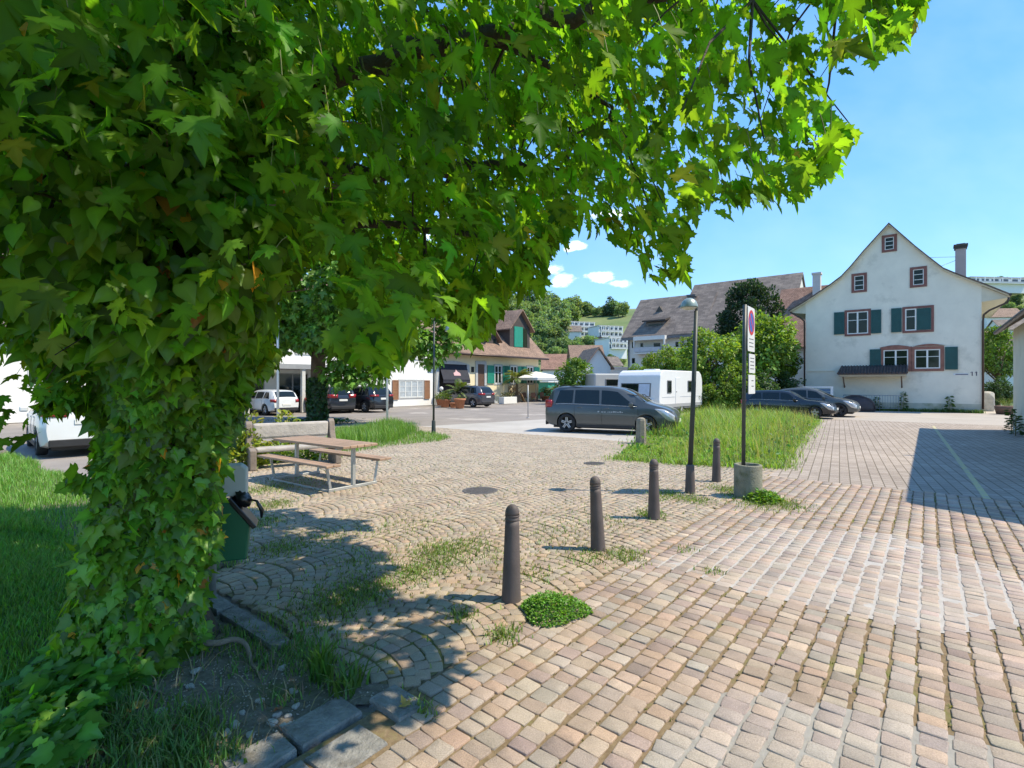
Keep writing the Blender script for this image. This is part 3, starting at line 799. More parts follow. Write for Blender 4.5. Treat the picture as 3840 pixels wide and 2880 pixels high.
d = unit(out_*rng.uniform(0.25, 1.0, (len(rep), 1)) + np.array([0, 0, -1])*rng.uniform(0.35, 1.3, (len(rep), 1)) + rng.normal(0, 0.25, (len(rep), 3)))
nrm = unit(np.array([0, 0, 1.0]) + out_*rng.uniform(0.0, 1.2, (len(rep), 1)) + rng.normal(0, 0.45, (len(rep), 3)))
cent = LPs + d*size[:, None]*0.5
k = crown_ok(cent) | (rep >= len(Cc)-len(extra))
for h in HOLES:
    x, y = px22(cent); k &= ~(in_poly(x, y, h) & (cent[:, 1] > 0) & (rng.random(len(k)) < 0.97))
# no leaf tip far outside the surveyed edge
tip = LPs + d*size[:, None]*0.9; x, y = px22(tip); fr2 = in_frame(tip)
for h in HOLES: k &= ~(in_poly(x, y, h) & (tip[:, 1] > 0) & (rng.random(len(k)) < 0.9))
k &= ~fr2 | in_poly(x, y-16, MASK)
# the ivy's own bush stands clear of the maple leaves on the left
x, y = px22(cent); k &= ~((x < 640) & (y > 330) & (y < 1000) & (cent[:, 1] < 3.6) & (cent[:, 1] > 0.3) & (rng.random(len(k)) < 0.8))
LPs, d, nrm, size = LPs[k], d[k], nrm[k], size[k]
col = jitter_col((0.085,0.185,0.018), len(LPs), 0.30, 0.12)
yel = rng.random(len(LPs)); col[yel < 0.018] = jitter_col((0.17,0.20,0.03), (yel < 0.018).sum(), 0.2); col[yel > 0.9996] = jitter_col((0.28,0.12,0.03), (yel > 0.9996).sum(), 0.2)
MLEAF = mat_leaf('m_maple_leaf', 0.54, (3.4, 3.0, 0.8), 0.010, 0.5)
o = leaf_set('crown', MAPLE, LPs, d, nrm, size, col, MLEAF, maple); unparent_space(o, maple)
print('maple leaves', len(LPs))
# twigs from the boughs out to the leaf clusters, and leaf stalks
mb = MB(); sel = np.where(frc)[0]; rng.shuffle(sel)
for i in sel[:520]:
    c = Cc[i]; dd = np.linalg.norm(LP - c, axis=1) ; j = int(np.argmin(dd))
    if dd[j] > 1.5 or not limb_in(Vector(c)+Vector((0,0,-0.1))): continue
    p0 = Vector(LP[j]); p1 = Vector(c); mid = (p0+p1)/2 + Vector(rng.normal(0, 0.05, 3)) + Vector((0, 0, 0.05*dd[j]))
    if not limb_in(mid): continue
    mb.tube([p0, mid, p1], [0.009, 0.006, 0.003], 4, cap=False)
built(mb, 'twigs', BARK, maple)['kind'] = 'stuff'
mb = MB()
near = np.where((LPs[:, 1] > 0.5) & (LPs[:, 1] < 4.2) & (rng.random(len(LPs)) < 0.5))[0]
for i in near[:2500]:
    p = Vector(LPs[i]); dr = Vector(d[i]); ln = rng.uniform(0.05, 0.13)
    q1 = p - dr*ln*0.5 + Vector((0, 0, ln*0.45)) ; mb.tube([p, (p+q1)/2 + Vector((0,0,0.006)), q1], 0.0018, 3, cap=False)
built(mb, 'leaf_stalk', mat('m_stalk', (0.16,0.17,0.05), 0.7), maple)['kind'] = 'stuff'

# surface roots at the foot
def root(pts, r):
    mb = MB().tube(dens(pts, 5), list(np.linspace(r, r*0.35, len(dens(pts, 5)))), 8); built(mb, 'root', mat('m_root', (0.22,0.17,0.125), 0.9, 0.3, 9, bump=0.7, bscale=40), maple)
g = lambda x, y, z=0.02: (*G(x, y), z)
root([g(700,2440,0.08), g(800,2455,0.075), g(880,2445,0.085), g(925,2462,0.07), g(945,2500,0.01)], 0.026)
root([g(640,2430,0.09), g(700,2450,0.05), g(745,2490,0.01)], 0.022)
root([g(520,2590,0.03), g(580,2615,0.045), g(640,2622,0.01)], 0.010)
root([g(640,2622,0.012), g(720,2600,0.03), g(760,2590,0.01)], 0.006)
root([g(940,2500,0.02), g(985,2560,0.03), g(1010,2590,0.0)], 0.007)

# ------------------------------------------------------------------ ivy
ivy = thing('ivy_plant', 'dense green ivy wrapping the maple trunk from the ground to its boughs', 'ivy', (TX, TY, 0))
MIVY = mat_leaf('m_ivy_leaf', 0.44, (2.6, 2.3, 0.5), 0.03, 0.42)
def ivy_r(z):
    return np.interp(z, [0, 0.15, 0.5, 1.2, 1.6, 1.9, 2.3, 2.8, 3.5, 4.2], [0.62, 0.52, 0.46, 0.47, 0.50, 0.66, 1.15, 1.4, 1.45, 1.2])
m = 21500
z = np.concatenate([rng.uniform(0.0, 1.75, 7900), rng.uniform(1.55, 4.2, m-7900)])
phi = rng.uniform(-PI, PI, m)
# most of it on the side towards the square and the viewer
toward = math.atan2(-TY, -TX*1.0)
bias = rng.random(m) < 0.62; phi = np.where(bias, toward + rng.normal(0, 0.95, m), phi)
lump = 1 + 0.16*np.sin(phi*3 + z*2.2) + 0.12*np.sin(phi*5 - z*3.7 + 1)
fr_ = np.clip(1 - np.abs(rng.normal(0, 0.16, m)), 0.35, 1.05)
fr_ = np.where(z > 1.9, np.clip(1 - np.abs(rng.normal(0, 0.33, m)), 0.25, 1.1), fr_)
rr = ivy_r(z)*lump*fr_
P = np.stack([TX + 0.03*z + rr*np.cos(phi), TY + 0.02*z + rr*np.sin(phi), z + 0.02], 1)
# gaps low on the left where the car and the lawn show through
IMASK = [(-3000,-3000),(-3000,960),(55,955),(80,905),(130,880),(190,880),(205,915),(200,985),(215,1040),(150,1010),(140,1050),(205,1060),(180,1110),(165,1200),(150,1300),(110,1400),(20,1500),(-300,1700),(500,1480),(448,1420),(440,1250),(462,1200),(470,1040),(478,1000),(488,930),(560,905),(608,870),(612,800),(650,740),(650,560),(700,300),(700,-3000)]
x, y = px22(P); k = in_poly(x, y, IMASK) | (P[:, 1] < 0.4)
for h in HOLES: k &= ~(in_poly(x, y+12, h) & (P[:, 1] > 0))
gap = 0.5 + 0.5*np.sin(P[:, 0]*6 + 2*np.sin(P[:, 2]*4))*np.sin(P[:, 2]*5 + P[:, 1]*4)
k &= rng.random(m) < np.where(z > 1.75, 0.10 + 1.05*gap, 0.42 + 0.75*gap)
k &= np.linalg.norm(P - np.array([0,0,HC]), axis=1) > 1.5
P, phi, z = P[k], phi[k], z[k]; n = len(P)
rad = np.stack([np.cos(phi), np.sin(phi), np.zeros(n)], 1)
nrm = unit(rad + np.array([0, 0, 0.55]) + rng.normal(0, 0.52, (n, 3)))
d = unit(np.array([0, 0, -1.0]) + rad*0.45 + rng.normal(0, 0.50, (n, 3)))
size = np.clip(rng.normal(0.094, 0.030, n), 0.035, 0.17)*np.where(z < 1.85, 0.88, 1.0)
col = jitter_col((0.125,0.26,0.026), n, 0.32, 0.14)
u = rng.random(n); col[u < 0.008] = jitter_col((0.62,0.32,0.05), (u < 0.008).sum(), 0.2); s_ = (u > 0.975); col[s_] = jitter_col((0.12,0.21,0.04), s_.sum(), 0.2); s_ = (u > 0.008) & (u < 0.013); col[s_] = jitter_col((0.42,0.17,0.05), s_.sum(), 0.25)
lo = z < 1.9
o = leaf_set('foliage', IVY, P[lo], d[lo], nrm[lo], size[lo], col[lo], MIVY, ivy); unparent_space(o, ivy)
o = leaf_set('foliage', HEART, P[~lo], d[~lo], nrm[~lo], size[~lo]*1.15, col[~lo], MIVY, ivy); unparent_space(o, ivy)
# climbing stems
mb = MB()
for i in range(26):
    p0 = rng.uniform(-PI, PI) if i > 16 else toward + rng.normal(0, 0.9)
    pts = []; zz = 0.0; ph = p0
    top = rng.uniform(1.5, 3.6)
    while zz < top:
        r_ = 0.27 + 0.10*max(0, zz-1.6); a_ = axis(zz); pts.append((a_.x + r_*1.12*math.cos(ph), a_.y + r_*1.12*math.sin(ph), zz)); zz += 0.22; ph += rng.normal(0, 0.11)
    mb.tube(pts, [0.016]*len(pts), 5)
for i in range(70):      # woody side shoots
    zz = rng.uniform(1.9, 3.8); ph = toward + rng.normal(0, 1.0); a_ = axis(zz); r1 = float(ivy_r(zz))
    p0 = Vector((a_.x + 0.25*math.cos(ph), a_.y + 0.25*math.sin(ph), zz)); p1 = Vector((a_.x + r1*0.9*math.cos(ph), a_.y + r1*0.9*math.sin(ph), zz + rng.uniform(-0.1, 0.4)))
    mb.tube([p0, (p0+p1)/2 + Vector((0,0,0.06)), p1], [0.013, 0.009, 0.005], 5)
built(mb, 'stems', mat('m_ivystem', (0.20,0.155,0.105), 0.9, 0.3, 15), ivy)
# ground-running ivy at the foot, on the lawn side
pts = scatter_poly([G(60,2620), G(250,2480), G(420,2420), G(640,2460), G(560,2560), G(380,2700), G(330,2880), G(150,3000), G(-50,2950)], 900)
n = len(pts); P = np.stack([pts[:, 0], pts[:, 1], lawn_z(pts[:, 0], pts[:, 1]) + rng.uniform(0.03, 0.16, n)], 1)
az = rng.uniform(0, 2*PI, n)
d = unit(np.stack([np.cos(az), np.sin(az), rng.uniform(-0.7, 0.1, n)], 1)); nrm = unit(np.array([-0.1, -0.35, 1.0]) + rng.normal(0, 0.35, (n, 3)))
creep = leaf_set('foliage', IVY, P, d, nrm, np.clip(rng.normal(0.09, 0.02, n), 0.04, 0.14), jitter_col((0.10,0.24,0.03), n, 0.3), MIVY, ivy); unparent_space(creep, ivy)

# ------------------------------------------------------------------ grass
MG = mat_leaf('m_grass', 0.4, (1.6, 1.5, 0.5), 0.03, 0.5)
LAWN = [L(-2.45,1.72), L(-17.5,1.72), L(-17.5,-6), L(-2.45,-6)]
lp = scatter_poly([(-16.5,13.4),(-2.5,4.3),(-2.2,1.2),(-2.6,1.0),(-4.5,2.8)], 40000)
lp = np.concatenate([lp, scatter_poly([L(-18,2.45), L(-5.2,2.45), L(-5.2,0.6), L(-18,-0.5)], 30000)])
lp = np.concatenate([lp, scatter_poly([(-5.6,2.5),(-1.6,1.2),(-1.9,2.0),(-3.0,3.6),(-4.6,5.8),(-6.2,6.4)], 26000)])
A_, B_ = CA*lp[:, 0]-SA*lp[:, 1], SA*lp[:, 0]+CA*lp[:, 1]
# bare trampled earth near the corner
bare = np.exp(-((A_+2.8)**2/0.55 + (B_-0.65)**2/1.5)) + np.exp(-((A_+3.3)**2/0.5 + (B_-1.0)**2/0.35))
patchy = 0.5 + 0.5*np.sin(lp[:, 0]*4.2 + np.sin(lp[:, 1]*3))*np.sin(lp[:, 1]*5.1)
k = (B_ < np.where(A_ < -5.3, 2.40 + 0.08*np.sin(A_*2.3), 1.70) + rng.normal(0, 0.03, len(B_))) & (A_ < -2.66) & (rng.random(len(lp)) > np.clip(bare*1.7*(1.25-0.8*patchy), 0, 0.97))
lp = lp[k]; dist = lp[:, 1]
hh = np.where(dist < 6, 0.085, 0.13)*(0.7 + 0.7*(0.5+0.5*np.sin(lp[:, 0]*2.3)*np.sin(lp[:, 1]*1.9)))
o = blades('grass', lp, hh, MG, (0.145,0.335,0.045), 0, 0.0038, 0.9, 0.3, (0.24,0.30,0.07), lawn_z); tag(o, kind='stuff')
o['label'] = 'green lawn on the left under and beyond the maple'

mp = scatter_poly(MEADOW, 46000); mp = mp + rng.normal(0, 0.16, mp.shape)*(rng.random((len(mp),1))**1.5)*2
mp2 = scatter_poly([L(-5.9,11.25), L(-4.4,11.5), L(-3.2,11.9), L(-2.45,12.4), L(-2.9,15.5), L(-6.6,15.5), L(-6.6,13.5)], 26000)
mp = np.concatenate([mp, mp2]); MA, MBb = CA*mp[:, 0]-SA*mp[:, 1], SA*mp[:, 0]+CA*mp[:, 1]
sp0 = np.array(G(2404,1662)); kk = np.hypot(mp[:,0]-sp0[0]+0.1, mp[:,1]-sp0[1]+0.45) > 0.55; mp, MA, MBb = mp[kk], MA[kk], MBb[kk]
edge = np.clip((MBb-11.3)/3.0, 0.28, 1)*np.clip((np.interp(MBb, [12.4,15.5,19,29.4], [-2.3,-2.7,-3.0,-4.0])-MA)/1.3, 0.2, 1)
edge = edge*np.clip((MA+6.4)/2.4, 0.25, 1)**np.where(MBb < 17, 1, 0)
hh = 0.50*edge*(0.5 + 0.75*(0.5+0.5*np.sin(mp[:, 0]*1.9+1.4*np.sin(mp[:, 1]*1.1)+1)*np.sin(mp[:, 1]*1.3+mp[:, 0]*0.7)))*rng.choice([0.7,1.0,1.45], len(mp), p=[0.4,0.45,0.15])
o = blades('meadow_grass', mp, hh, MG, (0.20,0.37,0.048), 0, 0.0065, 0.85, 0.45, (0.50,0.48,0.18)); tag(o, kind='stuff')
o['label'] = 'tall uncut grass between the van and the yard'

ee = []
for q0, q1, n_ in ((0,1,500),(1,2,500),(2,3,400),(3,4,420),(4,5,380),(5,6,420)):
    a_, b_ = np.array(MEADOW[q0]), np.array(MEADOW[q1]); ee.append(a_ + (b_-a_)*rng.random((n_, 1)) + rng.normal(0, 0.16, (n_, 2)))
ee = np.concatenate(ee)
o = blades('verge_grass', ee, 0.13, MG, (0.19,0.33,0.05), 0, 0.006, 1.2, 0.4, (0.42,0.38,0.16)); tag(o, kind='stuff'); o['label'] = 'short straggling grass along the edge of the meadow'
bl = scatter_poly(MEADOW, 1500); q = rng.normal(0, 1, (1500, 3))
o = leaf_set('meadow_herbs', OVAL, np.stack([bl[:, 0], bl[:, 1], rng.uniform(0.05, 0.36, 1500)], 1), unit(q+np.array([0,0,0.7])), unit(np.array([0,0,1.0])+rng.normal(0,0.6,(1500,3))), rng.uniform(0.05,0.13,1500), jitter_col((0.13,0.27,0.045), 1500, 0.35), MG); tag(o, kind='stuff'); o['label'] = 'broad-leaved herbs among the tall grass'
st = scatter_poly(MEADOW, 3800); st = st[(CA*st[:, 0]-SA*st[:, 1] > -5.2) | (SA*st[:, 0]+CA*st[:, 1] > 17)]
o = blades('meadow_stalks', st, 0.62, MG, (0.36,0.36,0.14), 0, 0.0042, 0.35, 0.3, (0.52,0.47,0.22)); tag(o, kind='stuff'); o['label'] = 'straw-coloured seed stalks standing over the tall grass'
# grass round the bench, below the poles
pts = scatter_poly([G(1258,1606), G(1480,1592), G(1560,1618), G(1700,1640), G(1650,1655), G(1480,1672), G(1300,1700), G(1180,1690), G(1230,1640)], 9000)
hb = 0.30*np.where((pts[:, 0] > G(1270,1650)[0]) & (pts[:, 0] < G(1470,1650)[0]+0.4) & (pts[:, 1] > 15.5), 1.3, 0.45)
o = blades('grass', pts, hb, MG, (0.14,0.30,0.035), 0, 0.006, 0.6, 0.28, (0.24,0.32,0.08)); tag(o, kind='stuff'); o['label'] = 'bright grass patch behind the picnic table'

# weeds rooted in the joints of the paving
spots = []
for px, py, r_, n_ in ((590,1090,0.30,500),(560,1130,0.35,500),(610,1185,0.30,420),(740,1292,0.42,900),(690,1320,0.35,500),(800,1275,0.3,500),(935,1190,0.30,550),(900,1235,0.28,600),(1000,1180,0.35,500),(960,1215,0.3,350),(1000,1330,0.12,160),(1092,1370,0.13,220),(1405,1112,0.22,450),(1350,1200,0.25,350),(1440,1070,0.35,700),(1650,1085,0.5,1500),(1580,1060,0.35,800),(1700,1090,0.25,300),(1500,1080,0.3,400),(1270,1205,0.3,250),(1150,1240,0.25,160),(700,1160,0.5,300),(860,1140,0.6,350),(780,1215,0.4,350),(1060,1200,0.4,260),(1200,1150,0.6,260),(560,1060,0.4,600),(640,1045,0.7,600),(1300,1130,0.5,240),(1540,1235,0.12,60),(1480,1190,0.15,60),(862,1575,0.06,120),(905,1540,0.08,140)):
    c = G(px*S22, py*S22); spots.append(np.array(c) + rng.normal(0, r_*0.5, (n_, 2))*np.array([1, 1.2]))
sp_ = np.concatenate(spots + [scatter_poly(FANPOLY, 4200)])
A_, B_ = CA*sp_[:, 0]-SA*sp_[:, 1], SA*sp_[:, 0]+CA*sp_[:, 1]
sp_ = sp_[(B_ > 1.9) & (sp_[:, 1] < 13)]
o = blades('joint_weeds', sp_, 0.050, MG, (0.15,0.245,0.042), -0.012, 0.0045, 1.3, 0.35, (0.24,0.22,0.09)); tag(o, kind='stuff'); o['label'] = 'weeds and moss sprouting from the paving joints'
jr = [];
for a0, wd in rows:
    if a0 < -2.0: continue
    dnz = 30 if a0 < 1.5 else 60
    bs = rng.uniform(0.5, 11, dnz); jr.append(np.stack([np.full(dnz, a0-0.008), bs], 1))
jr = np.concatenate(jr); pa = np.stack([CA*jr[:, 0]+SA*jr[:, 1], -SA*jr[:, 0]+CA*jr[:, 1]], 1)
pa = np.repeat(pa, 4, 0) + rng.normal(0, 0.012, (len(pa)*4, 2))
pa = pa[~in_poly(pa[:, 0], pa[:, 1], PATCH_A) & ~in_poly(pa[:, 0], pa[:, 1], PATCH_B)]
o = blades('joint_moss', pa, 0.014, MG, (0.13,0.145,0.035), -0.012, 0.004, 1.3, 0.3); tag(o, kind='stuff'); o['label'] = 'low moss in the joints of the setts'

# the leafy clump against the nearest bollard and others like it
def clump_weed(c, r_, h_, n_, label, base, ls, cat='weed'):
    t = rng.uniform(0, 2*PI, n_); q = np.sqrt(rng.random(n_)); lob = 1 + 0.18*np.sin(t*3+1)
    X = r_*q*np.cos(t)*lob; Y = r_*0.85*q*np.sin(t)*lob; Z = h_*(1-q**2.2)*rng.uniform(0.35, 1.05, n_) + 0.006
    P = np.stack([X, Y, Z], 1); az = rng.uniform(0, 2*PI, n_)
    d = unit(np.stack([np.cos(az), np.sin(az), rng.uniform(0.1, 0.9, n_)], 1)); nr = unit(np.array([0,0,1.0]) + rng.normal(0, 0.4, (n_, 3)))
    o = leaf_set('weed_clump', OVAL, P, d, nr, rng.uniform(0.6, 1.3, n_)*ls, jitter_col(base, n_, 0.3), MG)
    o.location = (c[0], c[1], 0); return tag(o, label, cat)
clump_weed(G(2075,2300), 0.26, 0.14, 2600, 'bright green leafy weed clump at the foot of the nearest bollard', (0.155,0.33,0.035), 0.025)
clump_weed(G(2865,1880), 0.26, 0.16, 900, 'grassy weed clump beside the concrete ring of the sign', (0.15,0.29,0.04), 0.05)
o = blades('grass_tuft', np.array(G(1205,2545)) + rng.normal(0, 0.035, (70, 2)), 0.24, MG, (0.085,0.19,0.03), 0.0, 0.0075, 0.7, 0.2); tag(o, 'tall grass tuft standing at the edge of the bare tree bed', 'grass tuft')
o = blades('grass_tuft', np.array(G(1300,2590)) + rng.normal(0, 0.05, (60, 2)), 0.15, MG, (0.10,0.19,0.035), 0.0, 0.008, 1.3, 0.2); tag(o, 'low spreading grass tuft beside the corner kerb stone', 'grass tuft')

# stones and dead leaves on the bare earth
MST = mat('m_stone_white', (0.42,0.40,0.36), 0.9, 0.25, 20, bump=0.5, bscale=50)
stones = [(1040,2690,0.036,'rounded pale stone beside the kerb slabs'),(1065,2725,0.032,'white stone lying behind a brown dead leaf'),(1085,2725,0.040,None),(1020,2720,0.045,None),(1080,2690,0.03,None),(975,2645,0.036,'cream stone in the middle of the bare earth'),(1100,2600,0.04,None),(1060,2510,0.045,'flat grey-white stone by the root'),(735,2540,0.045,'tan egg-shaped stone just below the ivy'),(715,2595,0.04,'small white stone below the tan egg-shaped stone'),(600,2690,0.045,'bluish white stone near the grass'),(505,2780,0.06,'largest white stone at the bottom edge of the lawn'),(800,2775,0.04,None),(850,2765,0.045,None),(940,2765,0.04,None),(910,2690,0.03,None),(880,2735,0.045,None),(785,2830,0.03,None),(1110,2655,0.035,None),(690,2660,0.03,None)]
sm = []
for v in range(3):
    bm = bmesh.new(); bmesh.ops.create_icosphere(bm, subdivisions=2, radius=1)
    for vv in bm.verts: vv.co = Vector((vv.co.x*1.1, vv.co.y*0.85, vv.co.z*0.55))*(1+0.25*math.sin(vv.co.x*3+v)*math.cos(vv.co.y*4+v*2)+random.uniform(-0.07,0.07))
    me = bpy.data.meshes.new('stone'); bm.to_mesh(me); bm.free(); me.materials.append(MST); sm.append(me)
for px, py, r_, lb in stones:
    c = G(px, py); zz = float(lawn_z(np.array([c[0]]), np.array([c[1]]))[0])
    o = mesh_obj('stone', sm[random.randrange(3)]); o.scale = (r_*0.62, r_*0.55, r_*0.7); o.location = (c[0], c[1], zz+r_*0.2); o.rotation_euler = (0, 0, random.uniform(0, 6))
    tag(o, lb or 'pale chalky stone scattered on the bare earth by the kerb', 'stone', 'pale stones on the tree bed')
MD = mat('m_dead_leaf', (0.25,0.12,0.055), 0.8, 0.3, 20)
MD2 = mat('m_dead_leaf_yellow', (0.42,0.27,0.06), 0.8, 0.3, 20)
for i, (px, py, s_, mm, lb) in enumerate(((515,2680,0.12,MD2,'yellow fallen leaf at the lawn edge below the ivy'),(365,2855,0.13,MD,'brown fallen leaf at the bottom of the lawn'),(645,2770,0.11,MD,'brown fallen leaf beside the bluish stone'),(1043,2688,0.07,MD,'rust-brown leaf against the white stone'),(1468,2260,0.075,MD,'pale brown leaf on the shaded setts among weeds'),(1520,2660,0.07,MD2,'tan leaf in a sun fleck on the shaded setts'),(425,2695,0.08,MD,'brown fallen leaf next to the yellow one'),(1465,2545,0.06,MD2,'small tan leaf on the setts beside the grass tuft'))):
    tv, tf = MAPLE[i % 4]; c = G(px, py)
    V = np.array(tv)*s_; V[:, 1] -= 0.3*s_; V[:, 2] = -V[:, 2]*1.1 + 0.01
    o = np_mesh('fallen_leaf', V, [np.array(tf)], mm); zz = float(lawn_z(np.array([c[0]]), np.array([c[1]]))[0]) if i not in (4,5,7) else 0.004
    o.location = (c[0], c[1], zz+0.018); o.rotation_euler = (random.uniform(-0.15,0.15), random.uniform(-0.15,0.15), random.uniform(0, 6)); tag(o, lb, 'fallen leaf', 'fallen leaves')
# grass and weeds taking over the bare bed
bw = [np.array(G(px_, py_)) + rng.normal(0, r_, (n_, 2)) for px_, py_, r_, n_ in ((950,2420,0.16,260),(1010,2440,0.14,240),(1080,2470,0.14,260),(880,2400,0.14,240),(1150,2500,0.12,160),(1120,2440,0.12,200),(820,2380,0.12,200),(930,2520,0.08,60),(1180,2420,0.14,200),(1250,2470,0.12,120),(600,2780,0.14,420),(520,2840,0.16,500),(720,2840,0.10,220),(430,2700,0.14,420),(650,2860,0.10,260),(850,2850,0.06,80),(1080,2640,0.05,50),(760,2700,0.06,60),(1230,2560,0.08,80),(480,2600,0.12,260),(330,2800,0.2,500))]
bw = np.concatenate(bw); bw = bw[(bw[:, 1] < 2.75) | (rng.random(len(bw)) < 0.6)]
o = blades('bed_weeds', bw, np.where(bw[:, 1] > 2.9, 0.055, 0.09), MG, (0.11,0.23,0.04), 0, 0.0038, 1.2, 0.35, (0.22,0.24,0.09), lawn_z); tag(o, kind='stuff'); o['label'] = 'grass and weeds creeping over the tree bed'
# dry stalks and grit
gp = scatter_poly([L(-2.7,-0.6), L(-2.5,1.95), L(-3.9,1.9), L(-3.9,-0.6)], 3600)
o = blades('dry_stalks', gp[:500], 0.10, mat_leaf('m_dry', 0.2, (1.1,1.0,0.9), 0.02), (0.28,0.22,0.13), 0, 0.0028, 2.2, 0.3, None, lawn_z); tag(o, kind='stuff'); o['label'] = 'dry stalks on the bare earth'
n = len(gp); az = rng.uniform(0, 2*PI, n); s_ = rng.uniform(0.004, 0.013, n)
P = np.stack([gp[:, 0], gp[:, 1], lawn_z(gp[:, 0], gp[:, 1]) + 0.003], 1)
TET = [([(-.6,-.5,0),(.6,-.4,0),(0,.6,0),(0,0,.6)], [(0,1,3),(1,2,3),(2,0,3)])]
o = leaf_set('grit', TET, P, np.stack([np.cos(az), np.sin(az), 0*az], 1), np.tile((0,0,1.0), (n, 1)), s_, jitter_col((0.33,0.29,0.24), n, 0.35, 0.05), mat_attr('m_grit', 0.9, 0.1, 100, 0.1, 0)); tag(o, kind='stuff'); o['label'] = 'grit on the bare earth'
# ------------------------------------------------------------------ buildings
class Facade:
    """a wall plane: origin O on the ground, unit direction d along it (to the right as seen from outside), outward normal n"""
    def __init__(s, O, d):
        s.O = Vector((O[0], O[1], 0)); s.d = Vector((d[0], d[1], 0)).normalized(); s.n = Vector((s.d.y, -s.d.x, 0))
    def px(s, x, y):
        m = (x-CXP)/FX
        t = (m*s.O.y - s.O.x)/(s.d.x - m*s.d.y); Y = s.O.y + t*s.d.y
        return t, HC - (y-CYP)/FX*Y
    def p(s, t, z, o=0.0): return s.O + s.d*t + s.n*o + Vector((0, 0, z))
    def box(s, mb, t0, t1, z0, z1, o0, o1):
        vs = [s.p(t, z, o) for z in (z0, z1) for t, o in ((t0,o0),(t1,o0),(t1,o1),(t0,o1))]
        mb.add(vs, [(3,2,1,0),(4,5,6,7),(0,1,5,4),(1,2,6,5),(2,3,7,6),(3,0,4,7)]); return mb
    def prism(s, mb, poly, o0, o1):
        mb.prism(poly, lambda q: s.p(q[0], q[1], o0), lambda q: s.p(q[0], q[1], o1)); return mb

def bld(name, label, cat, F, group=None):
    return thing(name, label, cat, (F.O.x, F.O.y, 0), 0, group)
def put(mb, name, m, root, bevel=0):
    o = mb.build(name, m, None, bevel)
    if root is not None:
        top = root
        off_ = Vector((0,0,0))
        while top is not None: off_ += top.location; top = top.parent
        o.parent = root
        o.matrix_parent_inverse = Matrix.Translation(-off_) if root.parent is None else Matrix.Identity(4)
    return o
def child(mb, name, m, part, bevel=0):
    """sub-part built in world space under a part that sits unmoved under its thing"""
    o = mb.build(name, m, None, bevel); o.parent = part
    o.matrix_parent_inverse = Matrix.Identity(4)
    return o

GLASS = mat_glass('m_window_glass', (0.014,0.022,0.016), 0.05, 0.28); WOODW = mat('m_white_wood', (0.70,0.70,0.66), 0.5, 0.05)
def window(F, root, t0, t1, z0, z1, fm, surround=None, sm_=None, sash=None, bars=(1, 1), o=0.0, depth=0.05, sur_w=0.12, name='window', pane=None):
    """sash window: surround (proud of the wall), white sash with bars, dark pane"""
    mb = MB()
    if surround:
        w_ = sur_w
        for (a0, a1, c0, c1) in ((t0-w_, t1+w_, z1, z1+w_), (t0-w_, t1+w_, z0-w_*0.9, z0), (t0-w_, t0, z0, z1), (t1, t1+w_, z0, z1)): F.box(mb, a0, a1, c0, c1, o-0.06, o+depth)
        w_o = put(mb, name, surround, root)
        mb2 = MB()
    else: w_o = None; mb2 = mb
    fw = 0.05*min(1.0, (t1-t0))+0.015
    for (a0, a1, c0, c1) in ((t0, t1, z1-fw, z1), (t0, t1, z0, z0+fw), (t0, t0+fw, z0+fw, z1-fw), (t1-fw, t1, z0+fw, z1-fw)): F.box(mb2, a0, a1, c0, c1, o-0.05, o+0.03)
    for i in range(bars[0]):
        c = t0 + (t1-t0)*(i+1)/(bars[0]+1); F.box(mb2, c-fw*0.75, c+fw*0.75, z0+fw, z1-fw, o-0.05, o+0.032)
    for i in range(bars[1]):
        c = z0 + (z1-z0)*((i+1)/(bars[1]+1)*1.0 + (0.12 if bars[1] == 1 else 0)); F.box(mb2, t0+fw, t1-fw, c-0.018, c+0.018, o-0.05, o+0.026)
    if w_o is None: w_o = put(mb2, name, fm, root)
    else: child(mb2, 'sash', fm, w_o)
    child(F.box(MB(), t0+0.01, t1-0.01, z0+0.01, z1-0.01, o-0.04, o+0.008), 'pane', pane or GLASS, w_o)
    return w_o

def shutter_mb(F, t0, t1, z0, z1, o=0.03):
    mb = MB(); F.box(mb, t0, t1, z0, z1, o, o+0.035)
    for (a0, a1, c0, c1) in ((t0, t1, z1-0.07, z1), (t0, t1, z0, z0+0.07), (t0, t0+0.07, z0+0.07, z1-0.07), (t1-0.07, t1, z0+0.07, z1-0.07), (t0+0.07, t1-0.07, (z0+z1)/2-0.04, (z0+z1)/2+0.04)): F.box(mb, a0, a1, c0, c1, o+0.035, o+0.055)
    n = int((z1-z0)/0.11)
    for i in range(n):
        c = z0+0.08+(z1-z0-0.16)*(i+0.5)/n
        if abs(c-(z0+z1)/2) > 0.06: F.box(mb, t0+0.07, t1-0.07, c-0.012, c+0.022, o+0.035, o+0.046)
    return mb

# ---- the gabled house
FG = Facade(G(3021, 1532), (CA, -SA)); FG.O = Vector((21.57, 38.2, 0))
W_G = FG.px(3681, 1500)[0]
gh = bld('gable_house', 'cream rendered gable house with dark green shutters and red-framed windows', 'house', FG)
prof_px = [(2963,1163),(3000,1142),(3040,1117),(3115,1067),(3156,1036),(3190,1000),(3238,943),(3286,890),(3334,838),(3382,880),(3431,923),(3480,962),(3537,1006),(3575,1022),(3614,1037),(3696,1067),(3787,1103)]
prof = [FG.px(*q) for q in prof_px]
WALLM = mat('m_render_cream', (0.72,0.68,0.57), 0.92, 0.06, 1.2, bump=0.15, bscale=60, dirt=((0.47,0.45,0.37), 0.55, 0.56))
inner = [(t, z-0.10) for t, z in prof if 0.02 < t < W_G-0.02]
def zat(t): 
    ts = [q[0] for q in prof]; zs = [q[1] for q in prof]; return float(np.interp(t, ts, zs))
